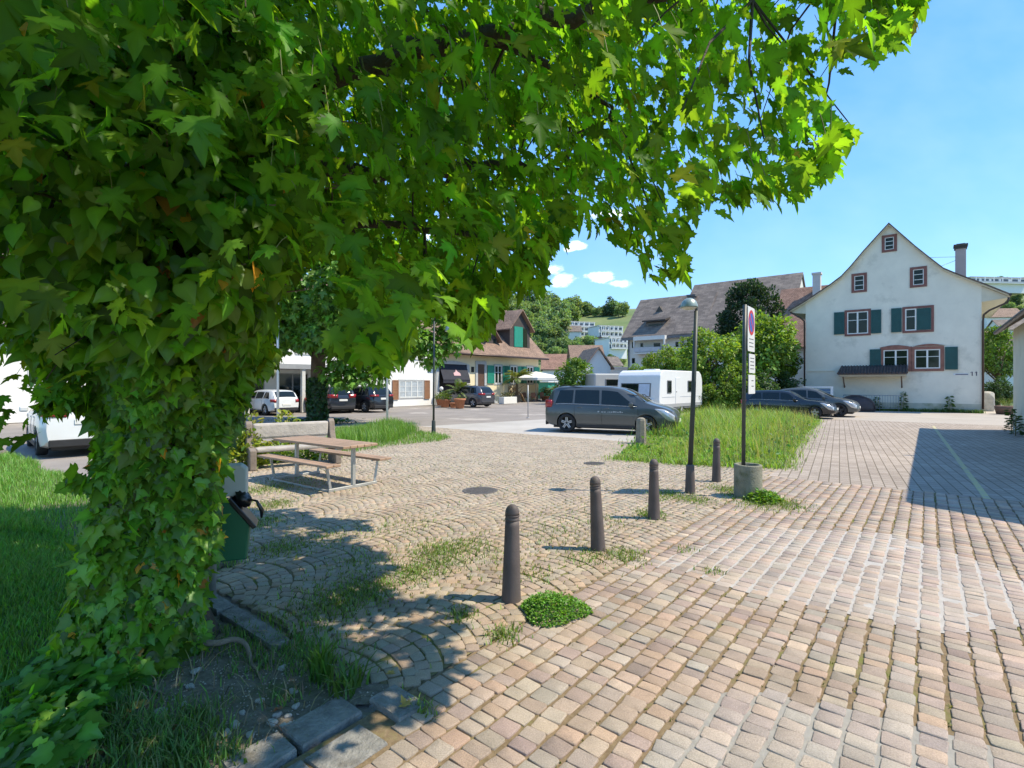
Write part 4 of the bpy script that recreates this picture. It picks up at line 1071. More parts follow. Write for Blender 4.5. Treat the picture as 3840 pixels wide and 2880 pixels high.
poly = [(0, 0), (W_G, 0), (W_G, zat(W_G)-0.10)] + inner[::-1] + [(0, zat(0)-0.10)]
put(FG.prism(MB(), poly, 0, -12.0), 'wall', WALLM, gh)
# plinth, slightly proud and stained
put(FG.box(MB(), 0.0, W_G, 0, 0.55, 0.003, 0.025), 'plinth', mat('m_plinth', (0.48,0.47,0.38), 0.95, 0.12, 2.0, dirt=((0.25,0.28,0.16), 1.5, 0.5)), gh)
put(FG.box(MB(), 0.0, FG.px(3130,1400)[0], 2.72, 2.80, 0.0, 0.05), 'string_course', WALLM, gh)
mb = MB(); n = len(prof)
for o0, o1, zo0, zo1, nm, mm in ((0.32, -12.3, 0.0, -0.09, 'roof', 'tile'), (0.26, -12.2, -0.0905, -0.16, 'soffit', 'sof')):
    mb = MB(); vs = []
    for t, z in prof: vs += [FG.p(t, z+zo0, o0), FG.p(t, z+zo1, o0), FG.p(t, z+zo0, o1), FG.p(t, z+zo1, o1)]
    fs = []
    for i in range(n-1):
        a_, b_ = 4*i, 4*(i+1); fs += [(a_, b_, b_+2, a_+2), (a_+1, a_+3, b_+3, b_+1), (a_, a_+1, b_+1, b_), (a_+2, b_+2, b_+3, a_+3)]
    fs += [(0,2,3,1), (4*(n-1), 4*(n-1)+1, 4*(n-1)+3, 4*(n-1)+2)]
    mb.add(vs, fs)
    M_ = mat_tiles('m_tiles_dark', (0.10,0.075,0.06), (0.17,0.12,0.095), 0.2, 0.16) if mm == 'tile' else mat('m_soffit', (0.58,0.54,0.43), 0.8, 0.08, 2)
    o = put(mb, nm, M_, gh); uv_planar(o, (SA, CA, 0), (CA*0.6, -SA*0.6, 0.8))
    if nm == 'roof': gh_roof = o
# boxed eaves: pale lining boards closing the space under the overhang
ts_, te_ = prof[0][0], prof[-1][0]
for t0, t1, sgn in ((ts_+0.08, 0.0, -1), (W_G, te_-0.08, 1)):
    zz0, zz1 = zat(t0)-0.18, zat(t1)-0.18
    low = min(zz0, zz1)
    poly = [(t0, zz0), (t0, zz0-0.05), (t1, zz1-0.85 if sgn < 0 else zat(W_G)-0.95)] if sgn < 0 else None
    if sgn < 0: poly = [(t0, zz0), (t0, zz0-0.08), (t1, zz0-0.22), (t1, zz1)]
    else: poly = [(t0, zz0), (t0, zz1-0.22), (t1, zz1-0.08), (t1, zz1)]
    put(FG.prism(MB(), poly, 0.02, -11.8), 'eaves_box', _M['m_soffit'], gh)
GUT = mat('m_gutter', (0.075,0.05,0.04), 0.4, 0.2, 4, metal=0.5)
mb = MB(); zt = prof[-1][1]-0.16
mb.tube([FG.p(te_-0.06, zt-0.05, 0.24), FG.p(te_-0.12, zt-0.35, 0.20), FG.p(W_G+0.35, zt-0.75, 0.13), FG.p(W_G+0.09, zt-1.0, 0.09), FG.p(W_G+0.06, zt-1.4, 0.085), FG.p(W_G+0.06, 0.25, 0.085)], 0.06, 8)
put(mb, 'downpipe', GUT, gh)
zt0 = prof[0][1]-0.16
mb = MB().tube([FG.p(ts_+0.05, zt0-0.02, 0.22), FG.p(-0.25, zt0-0.55, 0.14), FG.p(-0.07, zt0-0.75, 0.09), FG.p(-0.06, zt0-1.0, 0.085), FG.p(-0.06, 0.2, 0.085)], 0.055, 8)
put(mb, 'downpipe', GUT, gh)
for t0, zz in ((te_, prof[-1][1]), (ts_, prof[0][1])):
    put(MB().tube([FG.p(t0, zz-0.06, 0.36), FG.p(t0, zz-0.06, -12.3)], 0.075, 8), 'gutter', GUT, gh)
SUR = mat('m_sandstone_red', (0.20,0.085,0.07), 0.85, 0.2, 4); SURL = mat('m_sandstone_brick', (0.26,0.115,0.085), 0.85, 0.2, 4)
SHU = mat('m_shutter_green', (0.010,0.072,0.070), 0.55, 0.15, 3)
def wpx(F, x0, y0, x1, y1):
    t0, z1 = F.px(x0, (y0)); t1, _ = F.px(x1, y0); _, z0 = F.px(x0, y1)
    zc0 = F.px((x0+x1)/2, y1)[1]; zc1 = F.px((x0+x1)/2, y0)[1]
    return t0, t1, zc0, zc1
# attic lights (small, dark, white bars)
for x0, y0, x1, y1 in ((3318,890,3352,936),(3204,1034,3240,1088),(3424,1010,3464,1068)):
    t0, t1, z0, z1 = wpx(FG, x0, y0, x1, y1); window(FG, gh, t0, t1, z0, z1, WOODW, SUR, bars=(0, 2), sur_w=0.17)
# first floor
for x0, y0, x1, y1, b_ in ((3177,1169,3256,1252,(1,1)),(3394,1158,3436,1240,(0,1)),(3313,1312,3406,1384,(1,1)),(3430,1310,3526,1382,(1,1))):
    t0, t1, z0, z1 = wpx(FG, x0, y0, x1, y1)
    if x0 == 3394:
        # one leaf open behind its own green shutter: the stone surround takes in both
        t1b = FG.px(3492, 1200)[0]; mb = MB(); w_ = 0.14
        for (a0, a1, c0, c1) in ((t0-w_, t1b+w_, z1, z1+w_), (t0-w_, t1b+w_, z0-w_, z0), (t0-w_, t0, z0, z1), (t1b, t1b+w_, z0, z1)): FG.box(mb, a0, a1, c0, c1, -0.06, 0.05)
        wo = put(mb, 'window', SUR, gh); mb2 = MB()
        for (a0, a1, c0, c1) in ((t0, t1, z1-0.07, z1), (t0, t1, z0, z0+0.07), (t0, t0+0.07, z0+0.07, z1-0.07), (t1-0.07, t1, z0+0.07, z1-0.07), (t0+0.07, t1-0.07, z0+(z1-z0)*0.62, z0+(z1-z0)*0.62+0.04)): FG.box(mb2, a0, a1, c0, c1, -0.05, 0.03)
        child(mb2, 'sash', WOODW, wo); child(FG.box(MB(), t0+0.01, t1-0.01, z0+0.01, z1-0.01, -0.04, 0.008), 'pane', GLASS, wo)
        put(shutter_mb(FG, t1+0.02, t1b-0.01, z0+0.02, z1-0.02, 0.0), 'shutter', SHU, gh)
    else:
        window(FG, gh, t0, t1, z0, z1, WOODW, SURL if y0 > 1290 else SUR, bars=b_, sur_w=0.15 if y0 < 1290 else 0.19)
for x0, y0, x1, y1 in ((3128,1171,3167,1254),(3267,1162,3305,1250),(3342,1156,3381,1246),(3262,1310,3304,1387),(3544,1301,3592,1386)):
    t0, t1, z0, z1 = wpx(FG, x0, y0, x1, y1); put(shutter_mb(FG, t0, t1, z0, z1), 'shutter', SHU, gh)
# arched red lintels over the ground-floor pair
for x0, x1, yt in ((3302,3412,1298),(3424,3544,1296)):
    t0 = FG.px(x0, yt)[0]; t1 = FG.px(x1, yt)[0]; zb = wpx(FG, 3313,1312,3406,1384)[3]+0.19
    arc = [(t0+(t1-t0)*i/8, zb + 0.13*math.sin(PI*i/8)) for i in range(9)]
    put(FG.prism(MB(), [(t1, zb-0.001), (t0, zb-0.001)] + arc, 0.0, 0.056), 'lintel', SURL, gh)
# tiled canopy over the entrance
t0, t1 = FG.px(3152, 1405)[0], FG.px(3400, 1405)[0]; zc = FG.px(3276, 1412)[1]; zt = FG.px(3276, 1392)[1]
mb = MB(); FG.prism(mb, [(t0, zc), (t1, zc), (t1+0.0, zc+0.12), (t0, zc+0.12)], 0.0, 1.0)
cn = put(mb, 'canopy', mat('m_canopy_board', (0.50,0.42,0.30), 0.8, 0.1, 3), gh)
mb = MB(); vs = [FG.p(t0-0.05, zc+0.124, 1.08), FG.p(t1+0.05, zc+0.124, 1.08), FG.p(t1-0.0, zt+0.30, 0.03), FG.p(t0+0.1, zt+0.30, 0.03)]
vs += [v - Vector((0,0,0.07)) for v in vs]
mb.add([v + Vector((0,0,0.075)) for v in vs], [(0,1,2,3),(7,6,5,4),(0,4,5,1),(1,5,6,2),(2,6,7,3),(3,7,4,0)])
nt_ = 22
for i in range(nt_+1):
    tt = t0-0.05 + (t1-t0+0.1)*i/nt_
    mb.tube([FG.p(tt, zc+0.21, 1.10), FG.p(min(max(tt, t0+0.1), t1), zt+0.385, 0.05)], 0.05, 6)
o = child(mb, 'canopy_tiles', mat('m_canopy_tiles', (0.085,0.06,0.052), 0.8, 0.25, 6), cn)
for tt in (t0+0.25, t1-0.25): put(MB().tube([FG.p(tt, zc-0.02, 0.9), FG.p(tt, zc-0.75, 0.03)], 0.04, 6), 'canopy_bracket', mat('m_bracket', (0.16,0.10,0.07), 0.8), gh)
# house number plate
t0, z0 = FG.px(3575, 1404); t1, _ = FG.px(3632, 1404)
pl_ = put(FG.box(MB(), t0, t1, z0-0.06, z0+0.06, 0.003, 0.018), 'street_plate', mat('m_plate_white', (0.62,0.64,0.66), 0.5, 0.03), gh)
child(FG.box(MB(), t0+0.10, t1-0.02, z0-0.028, z0+0.022, 0.018, 0.0205), 'lettering', mat('m_plate_ink', (0.03,0.04,0.09), 0.5), pl_)
mb = MB(); tn = FG.px(3644, 1404)[0]; zn = FG.px(3644, 1402)[1]
for i in range(2):
    F0 = tn + i*0.20
    FG.box(mb, F0, F0+0.045, zn-0.12, zn+0.13, 0.003, 0.018); FG.prism(mb, [(F0-0.06, zn+0.06), (F0-0.001, zn+0.10), (F0-0.001, zn+0.13), (F0-0.06, zn+0.09)], 0.003, 0.017)
put(mb, 'house_number', _M['m_plate_ink'], gh)
# chimney
FC = Facade((FG.O.x + SA*4.0, FG.O.y + CA*4.0), (CA, -SA))
t0, zb = FC.px(3583, 1050); t1, _ = FC.px(3623, 1050); _, ztop = FC.px(3600, 932)
mb = FC.box(MB(), t0, t1, zb-1.2, ztop, 0, -(t1-t0)); o = mb.build('chimney', mat('m_chimney', (0.46,0.38,0.36), 0.9, 0.08, 2), None); o.parent = gh_roof; o.matrix_parent_inverse = Matrix.Identity(4)
mb = FC.box(MB(), t0-0.06, t1+0.06, ztop, ztop+0.16, 0.06, -(t1-t0)-0.06); FC.box(mb, t0-0.10, t1+0.10, ztop+0.16, ztop+0.30, 0.10, -(t1-t0)-0.10); FC.box(mb, t0+0.05, t1-0.05, ztop+0.30, ztop+0.36, -0.05, -(t1-t0)+0.05)
o = mb.build('chimney_cap', mat('m_chimney_cap', (0.085,0.07,0.06), 0.9, 0.3, 3), None); o.parent = gh_roof; o.matrix_parent_inverse = Matrix.Identity(4)
# a pair of stay wires from chimney to ridge
mb = MB(); pr = FG.px(3500, 978)
mb.tube([FC.p(t0, ztop-0.5, -0.2), FG.p(FG.px(3478,955)[0], FG.px(3478,955)[1], -1.0)], 0.012, 4); mb.tube([FC.p(t0, ztop-0.75, -0.2), FG.p(FG.px(3525,985)[0], FG.px(3525,985)[1]-0.05, -1.2)], 0.012, 4)
o = mb.build('stay_wire', GUT, None); o.parent = gh_roof; o.matrix_parent_inverse = Matrix.Identity(4)

# ---- railing, mound and boarded frame at the foot of that house
rl = thing('metal_railing', 'grey metal railing guarding the cellar steps at the gable house', 'railing', (FG.p(4,0,1.3)))
RAILM = mat('m_rail', (0.32,0.33,0.34), 0.5, 0.15, 5, metal=0.6)
t0, t1 = FG.px(3172,1500)[0], FG.px(3384,1500)[0]
mb = MB(); mb.tube([FG.p(t0, 1.05, 1.3), FG.p(t1, 1.05, 1.3)], 0.022, 6); mb.tube([FG.p(t0, 0.2, 1.3), FG.p(t1, 0.2, 1.3)], 0.018, 6); put(mb, 'rail', RAILM, rl)
mb = MB()
for i in range(23): mb.tube([FG.p(t0+(t1-t0)*i/22, 0.0 if i % 7 == 0 else 0.2, 1.3), FG.p(t0+(t1-t0)*i/22, 1.05, 1.3)], 0.022 if i % 7 == 0 else 0.011, 5)
put(mb, 'bars', RAILM, rl)
c = FG.p(FG.px(3220,1520)[0], 0, 1.9)
td = thing('tarpaulin_cover', 'dark brown domed cover over something beside the cellar railing', 'cover', (c.x, c.y, 0), ROTZ)
mb = MB(); mb.lathe([(0.95,0.0),(0.96,0.25),(0.90,0.55),(0.72,0.82),(0.42,0.98),(0.05,1.02)], 22, Matrix.Scale(1.15, 4, (1,0,0))); mb.build('cover_sheet', mat('m_tarp', (0.045,0.03,0.03), 0.6, 0.3, 3), td)
mb = MB(); mb.tube([(-1.12*math.cos(q), -0.28, 0.1+0.95*math.sin(q)) for q in np.linspace(0, PI, 12)], 0.03, 6); mb.build('hoop', mat('m_hoop', (0.09,0.06,0.055), 0.6), td)
bx = thing('boarded_frame', 'white framed panel of blue slats standing before the gable house', 'panel', FG.p(1.2, 0, 2.2))
t0, t1 = FG.px(3018,1470)[0]+0.2, FG.px(3126,1470)[0]-0.25; t0, t1 = 0.1, 2.75
zt = 1.72
Fp = Facade(tuple(FG.p(0, 0, 2.2))[:2], (CA, -SA)); t0 = Fp.px(3010,1500)[0]; t1 = Fp.px(3124,1500)[0]; zt = Fp.px(3100,1449)[1]
mb = MB(); 
for (a0,a1,c0,c1) in ((t0,t1,zt-0.10,zt),(t0,t0+0.10,0,zt-0.10),(t1-0.14,t1,0,zt-0.10)): Fp.box(mb, a0,a1,c0,c1,-0.06,0.06)
put(mb, 'frame', mat('m_white_frame', (0.72,0.73,0.74), 0.5, 0.04), bx)
mb = MB()
for i in range(7): Fp.box(mb, t0+0.10, t1-0.14, 0.15+i*(zt-0.3)/7, 0.15+(i+0.9)*(zt-0.3)/7, -0.03, 0.02)
put(mb, 'slats', mat('m_blue_slat', (0.09,0.17,0.28), 0.5, 0.1, 3), bx)

# ---- cream building at the right edge, whose eaves shade the yard
AW = 2.62
FR = Facade(L(AW, 28.3), (-SA, -CA))          # its wall faces the yard; t runs from the far corner back towards the viewer
rb = bld('cream_building', 'cream building with low tiled eaves at the right edge of the yard', 'building', FR)
LEN = 16.6
put(FR.box(MB(), 0, LEN, 0, 3.95, 0, -7.5), 'wall', mat('m_render_pale', (0.58,0.56,0.43), 0.92, 0.06, 1.2, dirt=((0.42,0.44,0.30), 0.8, 0.60)), rb)
put(FR.box(MB(), 0, LEN, 0, 0.5, 0.003, 0.02), 'plinth', _M['m_plinth'], rb)
def slope_roof(F, t0, t1, o_e, z_e, o_r, z_r, th=0.16, m_=None, name='roof', root=None, both=True, o_b=None):
    """gable roof with its ridge along the facade"""
    mb = MB(); o_b = o_b if o_b is not None else 2*o_r - o_e
    pr = [(o_e, z_e), (o_r, z_r), (o_b, z_e)]
    top = [[F.p(t, z, o) for o, z in pr] for t in (t0, t1)]
    bot = [[F.p(t, z-th, o) for o, z in pr] for t in (t0, t1)]
    vs = top[0]+top[1]+bot[0]+bot[1]
    mb.add(vs, [(0,1,4,3),(1,2,5,4),(6,9,10,7),(7,10,11,8),(0,3,9,6),(2,8,11,5),(0,6,7,1),(1,7,8,2),(3,4,10,9),(4,5,11,10)])
    o = put(mb, name, m_, root)
    dn = Vector((F.n.x*(o_e-o_r), F.n.y*(o_e-o_r), z_e-z_r)).normalized()
    uv_planar(o, tuple(F.d), tuple(dn)); return o
TBR = mat_tiles('m_tiles_brown', (0.22,0.145,0.105), (0.32,0.215,0.155), 0.18, 0.16)
TGR = mat_tiles('m_tiles_grey', (0.135,0.11,0.095), (0.22,0.18,0.15), 0.9, 0.42)
TRED = mat_tiles('m_tiles_red', (0.24,0.13,0.09), (0.34,0.20,0.14), 0.18, 0.16)
slope_roof(FR, -0.35, LEN+0.35, 0.45, 4.0, -3.75, 7.2, 0.2, TBR, 'roof', rb)
put(FR.prism(MB(), [(LEN-0.01,3.9),(LEN-0.01,3.95)], 0, -1) if False else MB().add([FR.p(LEN-0.1,3.94,0),FR.p(LEN-0.1,3.94,-7.5),FR.p(LEN-0.1,6.95,-3.75),FR.p(LEN-0.3,3.94,0),FR.p(LEN-0.3,3.94,-7.5),FR.p(LEN-0.3,6.95,-3.75)], [(0,1,2),(5,4,3),(0,3,4,1),(1,4,5,2),(2,5,3,0)]), 'gable', _M['m_render_pale'], rb)
put(MB().add([FR.p(0.1,3.94,0),FR.p(0.1,3.94,-7.5),FR.p(0.1,6.95,-3.75),FR.p(0.3,3.94,0),FR.p(0.3,3.94,-7.5),FR.p(0.3,6.95,-3.75)], [(0,1,2),(5,4,3),(0,3,4,1),(1,4,5,2),(2,5,3,0)]), 'gable', _M['m_render_pale'], rb)
put(MB().tube([FR.p(-0.3, 3.86, 0.5), FR.p(LEN+0.3, 3.86, 0.5)], 0.07, 8), 'gutter', GUT, rb)
put(MB().tube([FR.p(8.9, 5.2, -1.5), FR.p(8.9, 7.6, -1.5)], 0.06, 8), 'flue', GUT, rb)

# ---- big grey-roofed house in the middle distance
YB = 80.0; FB = Facade((PT(2356, 1440, YB).x, YB), (CA, -SA))
bh = bld('apartment_house', 'large pale house under a broad grey tiled roof with a shed dormer', 'house', FB)
MW = mat('m_render_white', (0.60,0.59,0.54), 0.9, 0.05, 0.8)
tA1 = FB.px(2612, 1300)[0]; tB1 = FB.px(2900, 1300)[0]
ze = FB.px(2400, 1262)[1]
put(FB.box(MB(), 0, tA1, 0, ze, 0, -11.9), 'wall', MW, bh)
put(FB.box(MB(), tA1, tB1+1, 0, ze+0.02, 0.004, -16), 'wall', MW, bh)
def ridge_z(F, o, px, py):
    F2 = Facade(tuple(F.p(0, 0, o))[:2], (F.d.x, F.d.y)); return F2.px(px, py)
tr0, zr0 = ridge_z(FB, -6, 2406, 1125)
r1 = slope_roof(FB, -0.75, tA1+1.0, 0.9, ze-0.1, -6, zr0, 0.25, TGR, 'roof', bh)
tq, zq = ridge_z(FB, -8.2, 2604, 1069)
tq2, _ = ridge_z(FB, -8.2, 3012, 1069)
slope_roof(FB, tq, tq2, 0.95, ze-0.05, -8.2, zq, 0.25, TGR, 'roof', bh)
for g0, g1, zz, orr, o_e in ((-0.0, 0.25, zr0, -6, 0.0), (tA1+0.7, tA1+0.95, zr0, -6, 0), (tq2-0.5, tq2-0.2, zq, -8.2, 0.0), (tq+0.3, tq+0.6, zq, -8.2, 0.0)):
    mb = MB(); sl = [(0, ze-0.6), (orr, zz-0.4), (2*orr, ze-0.6)]
    mb.add([FB.p(t, z, o) for t in (g0, g1) for o, z in sl], [(0,1,2),(5,4,3),(0,3,4,1),(1,4,5,2),(2,5,3,0)]); put(mb, 'gable', MW, bh)
# shed dormer
def roof_o(z): return 0.9 + (z-(ze-0.1))/(zr0-(ze-0.1))*(-6-0.9)
t0, t1 = FB.px(2425,1230)[0], FB.px(2486,1230)[0]
Fd = Facade(tuple(FB.p(0,0,-0.9))[:2], (CA, -SA)); d0, dz1 = Fd.px(2424, 1210); d1, dz0 = Fd.px(2492, 1240)
mb = MB(); Fd.box(mb, d0, d1, dz0-1.1, dz1, 0, -4); dm = put(mb, 'dormer', mat('m_dormer', (0.13,0.12,0.115), 0.8, 0.2, 2), bh)
child(Fd.box(MB(), d0+0.35, d1-0.35, dz0-0.25, dz1-0.35, 0.0, 0.06), 'pane', GLASS, dm)
mb = MB(); mb.add([Fd.p(d0-0.4,dz1+0.02,0.7),Fd.p(d1+0.4,dz1+0.02,0.7),Fd.p(d1+0.4,dz1+1.2,-4.0),Fd.p(d0-0.4,dz1+1.2,-4.0),Fd.p(d0-0.4,dz1+0.25,0.7),Fd.p(d1+0.4,dz1+0.25,0.7),Fd.p(d1+0.4,dz1+1.45,-4.0),Fd.p(d0-0.4,dz1+1.45,-4.0)], [(3,2,1,0),(4,5,6,7),(0,1,5,4),(1,2,6,5),(2,3,7,6),(3,0,4,7)])
child(mb, 'dormer_roof', TGR, dm)
# tiny triangular vent dormer, chimney, roof window
Fv = Facade(tuple(FB.p(0,0,-3.7))[:2], (CA, -SA)); tv_, zv = Fv.px(2476, 1170)
put(MB().add([Fv.p(tv_-0.9,zv-0.5,0.4),Fv.p(tv_+0.9,zv-0.5,0.4),Fv.p(tv_,zv+0.9,0.4),Fv.p(tv_,zv+0.9,-1.4)], [(0,1,2),(0,2,3),(1,3,2),(0,3,1)]), 'roof_vent', mat('m_vent', (0.07,0.06,0.05), 0.8), bh)
Fc = Facade(tuple(FB.p(0,0,-4.6))[:2], (CA, -SA)); c0, zc0 = Fc.px(2578, 1150); c1, _ = Fc.px(2604, 1150); _, zc1 = Fc.px(2590, 1112)
mb = MB(); Fc.box(mb, c0, c1, zc0-1.0, zc1, 0, -1.6); Fc.box(mb, c0-0.12, c1+0.12, zc1, zc1+0.3, 0.12, -1.72); put(mb, 'chimney', mat('m_chimney_dark', (0.10,0.10,0.105), 0.85, 0.2, 2), bh)
# windows, balcony
WG = mat('m_frame_grey', (0.50,0.50,0.50), 0.6, 0.05)
for x0,y0,x1,y1,b_ in ((2369,1281,2382,1306,(0,0)),(2369,1342,2382,1364,(0,0)),(2401,1286,2412,1302,(0,0)),(2450,1285,2478,1302,(0,0)),(2532,1281,2546,1302,(0,0)),(2592,1282,2604,1300,(0,0)),(2410,1340,2455,1385,(2,0)),(2369,1400,2382,1424,(0,0)),(2420,1398,2452,1430,(1,0)),(2532,1340,2546,1362,(0,0))):
    t0, t1, z0, z1 = wpx(FB, x0, y0, x1, y1); window(FB, bh, t0, t1, z0, z1, WG, bars=b_)
tb0, tb1 = FB.px(2393,1330)[0], FB.px(2490,1330)[0]; zb0, zb1 = FB.px(2440,1323)[1], FB.px(2440,1304)[1]
bal = put(FB.box(MB(), tb0, tb1, zb0-0.2, zb0, 0, 1.6), 'balcony', MW, bh)
mb = MB(); FB.box(mb, tb0, tb1, zb0+0.1, zb1, 1.5, 1.56); FB.box(mb, tb0, tb0+0.06, zb0+0.1, zb1, 0, 1.5); FB.box(mb, tb1-0.06, tb1, zb0+0.1, zb1, 0, 1.5)
child(mb, 'balustrade', mat('m_balustrade', (0.42,0.43,0.45), 0.6, 0.1, 2), bal)
mb = MB(); zl = FB.px(2440,1270)[1]; FB.box(mb, tb0, tb1+0.8, zl-0.3, zl+0.25, 0.0, 1.7); FB.box(mb, tb1+0.6, tb1+0.8, zb0, zl-0.3, 1.5, 1.7); FB.box(mb, tb0, tb0+0.15, zb1, zl-0.3, 1.5, 1.65)
put(mb, 'balcony_roof', mat('m_balc_roof', (0.66,0.64,0.60), 0.7, 0.05), bh)
put(MB().tube([FB.p(0.1, 0, 0.12), FB.p(0.1, ze-0.2, 0.12)], 0.10, 6), 'downpipe', mat('m_pipe_grey', (0.12,0.12,0.13), 0.5), bh)
put(MB().tube([FB.p(FB.px(2562,1300)[0], 0, 0.12), FB.p(FB.px(2562,1300)[0], ze-0.2, 0.12)], 0.08, 6), 'downpipe', _M['m_pipe_grey'], bh)
put(FB.box(MB(), -0.7, tA1, ze-0.55, ze-0.25, 0.75, 0.95), 'gutter', _M['m_pipe_grey'], bh)

# ---- generic house: walls, gable roof, windows as parts
def simple_house(label, O, d, w_, dep, h_, rh, wm, rm, rows_, cols_, ridge='along', name='house', group=None, ws=(1.0, 1.2), z0=0.0, cat='house', chim=None, fm=None, over=0.5, dark=False):
    F = Facade(O, d); F.O.z = z0
    root = thing(name, label, cat, (F.O.x, F.O.y, z0), 0, group)
    put(F.box(MB(), 0, w_, 0, h_, 0, -dep), 'wall', wm, root)
    if ridge == 'along':
        rf = slope_roof(F, -over, w_+over, over, h_-0.1, -dep/2, h_+rh, 0.2, rm, 'roof', root)
        for g in (0.003, w_-0.203): put(MB().add([F.p(t, z, o) for t in (g, g+0.2) for o, z in ((-0.05,h_),(-dep/2,h_+rh-0.25),(-dep+0.05,h_))], [(0,1,2),(5,4,3),(0,3,4,1),(1,4,5,2),(2,5,3,0)]), 'gable', wm, root)
    elif ridge == 'front':
        mb = MB(); vs = [F.p(t, z, o) for o in (over, -dep-over) for t, z in ((-over,h_-0.25),(w_/2,h_+rh),(w_+over,h_-0.25),(w_+over,h_-0.45),(w_/2,h_+rh-0.2),(-over,h_-0.45))]
        mb.add(vs, [(0,1,7,6),(1,2,8,7),(2,3,9,8),(3,4,10,9),(4,5,11,10),(5,0,6,11),(5,4,1,0),(4,3,2,1),(6,7,10,11),(7,8,9,10)])
        rf = put(mb, 'roof', rm, root); uv_planar(rf, tuple(F.n), (F.d.x*0.7, F.d.y*0.7, 0.7))
        put(MB().add([F.p(t, z, o) for o in (-0.01, -dep) for t, z in ((0.05,h_),(w_-0.05,h_),(w_/2,h_+rh-0.22))], [(0,1,2),(5,4,3),(0,3,4,1),(1,4,5,2),(2,5,3,0)]), 'gable', wm, root)
    else:
        rf = put(F.box(MB(), -0.2, w_+0.2, h_, h_+0.3, 0.2, -dep-0.2), 'roof', rm, root)
    fm = fm or WOODW
    for r in range(rows_):
        zc = h_*(r+0.55)/max(rows_, 1)
        for c in range(cols_):
            tc_ = w_*(c+0.5)/cols_
            window(F, root, tc_-ws[0]/2, tc_+ws[0]/2, zc-ws[1]/2, zc+ws[1]/2, fm, bars=(1, 0))
    if chim is not None:
        mb = F.box(MB(), chim, chim+0.7, h_, h_+rh+1.0, -dep/2+1.2, -dep/2+0.5); F.box(mb, chim-0.08, chim+0.78, h_+rh+1.0, h_+rh+1.2, -dep/2+1.28, -dep/2+0.42)
        o = mb.build('chimney', mat('m_chimney_l', (0.55,0.50,0.47), 0.9, 0.08), None); o.parent = rf; o.matrix_parent_inverse = Matrix.Identity(4)
    return F, root

# neighbour behind the gabled house, brown-red roof
YN = 52.0; ON = (PT(2905, 1440, YN).x, YN)
Fn = Facade(ON, (CA, -SA)); wn = Fn.px(3085, 1400)[0]
simple_house('house with a faded red tiled roof behind the gable house', ON, (CA, -SA), wn+3, 11, Fn.px(2960,1300)[1], 6.6, MW, TRED, 1, 3, name='town_house', chim=wn-1.5)
# ------------------------------------------------------------------ the sunlit row along the far side of the square
FW = Facade((-6.4, 45.0), (SA, CA))            # faces the square (towards the sun)
def row_px(x, y): return FW.px(x, y)
YEL = mat('m_render_yellow', (0.76,0.65,0.42), 0.92, 0.05, 1.0)
t_r0, t_r1 = -0.3, FW.px(2019, 1450)[0]
rest = thing('restaurant_house', 'low yellow house with green shutters, dark awning and brown tiled dormer roof', 'house', tuple(FW.p(0, 0)))
ze = 4.75
put(FW.box(MB(), t_r0, t_r1, 0, ze, 0, -10), 'wall', YEL, rest)
slope_roof(FW, t_r0-0.3, t_r1+0.6, 0.85, ze-0.15, -5, ze+5.6, 0.22, TBR, 'roof', rest)
for g in (t_r0, t_r1-0.25): put(MB().add([FW.p(t, z, o) for t in (g, g+0.24) for o, z in ((-0.0,ze-0.01),(-5,ze+5.3),(-10,ze-0.01))], [(0,1,2),(5,4,3),(0,3,4,1),(1,4,5,2),(2,5,3,0)]), 'gable', YEL, rest)
put(MB().tube([FW.p(t_r0-0.3, ze-0.28, 0.95), FW.p(t_r1+0.6, ze-0.28, 0.95)], 0.09, 8), 'gutter', GUT, rest)
GRN = mat('m_shutter_turquoise', (0.02,0.25,0.17), 0.5, 0.12, 3)
# dormers on the roof: one with a green shutter in full view, two lower ones half hidden by leaves
def dormer(F, root, tc_, wd, oz, z0, z1, rh, rm, shutter=True):
    mb = MB(); F.prism(mb, [(tc_-wd/2,z0),(tc_+wd/2,z0),(tc_+wd/2,z1),(tc_,z1+rh),(tc_-wd/2,z1)], oz, oz-3.2)
    d_ = put(mb, 'dormer', mat('m_dormer_wood', (0.06,0.05,0.045), 0.8, 0.2, 3), root)
    mb = MB()
    for s_ in (-1, 1):
        vs = [F.p(tc_, z1+rh+0.12, o) for o in (oz+0.4, oz-3.4)] + [F.p(tc_+s_*(wd/2+0.4), z1-0.35, o) for o in (oz+0.4, oz-3.4)]
        vs += [v + Vector((0,0,0.12)) for v in vs]
        mb.add(vs, [(0,1,3,2),(4,6,7,5),(0,2,6,4),(1,5,7,3),(2,3,7,6),(0,4,5,1)])
    o = child(mb, 'dormer_roof', rm, d_); uv_planar(o, tuple(F.n), (F.d.x*0.7, F.d.y*0.7, 0.7))
    if shutter: child(F.box(MB(), tc_-wd*0.30, tc_+wd*0.12, z0+0.15, z1+0.1, oz, oz+0.07), 'dormer_shutter', GRN, d_)
    child(F.box(MB(), tc_+wd*0.14, tc_+wd*0.36, z0+0.2, z1, oz, oz+0.03), 'pane', GLASS, d_)
Fd2 = Facade(tuple(FW.p(0,0,-0.2))[:2], (SA, CA)); tc_ = Fd2.px(1950, 1290)[0]
dormer(FW, rest, tc_, 3.4, -0.2, ze+0.75, ze+2.9, 1.7, TBR)
for px_ in (1795, 1855): dormer(FW, rest, FW.px(px_, 1300)[0], 1.5, -0.35, ze+0.9, ze+1.5, 0.75, TBR, False)
put(FW.box(MB(), t_r1-6.0, t_r1-5.2, ze+4.6, ze+6.6, -4.6, -5.4), 'chimney', mat('m_chimney_l', (0.55,0.50,0.47), 0.9, 0.08), rest)
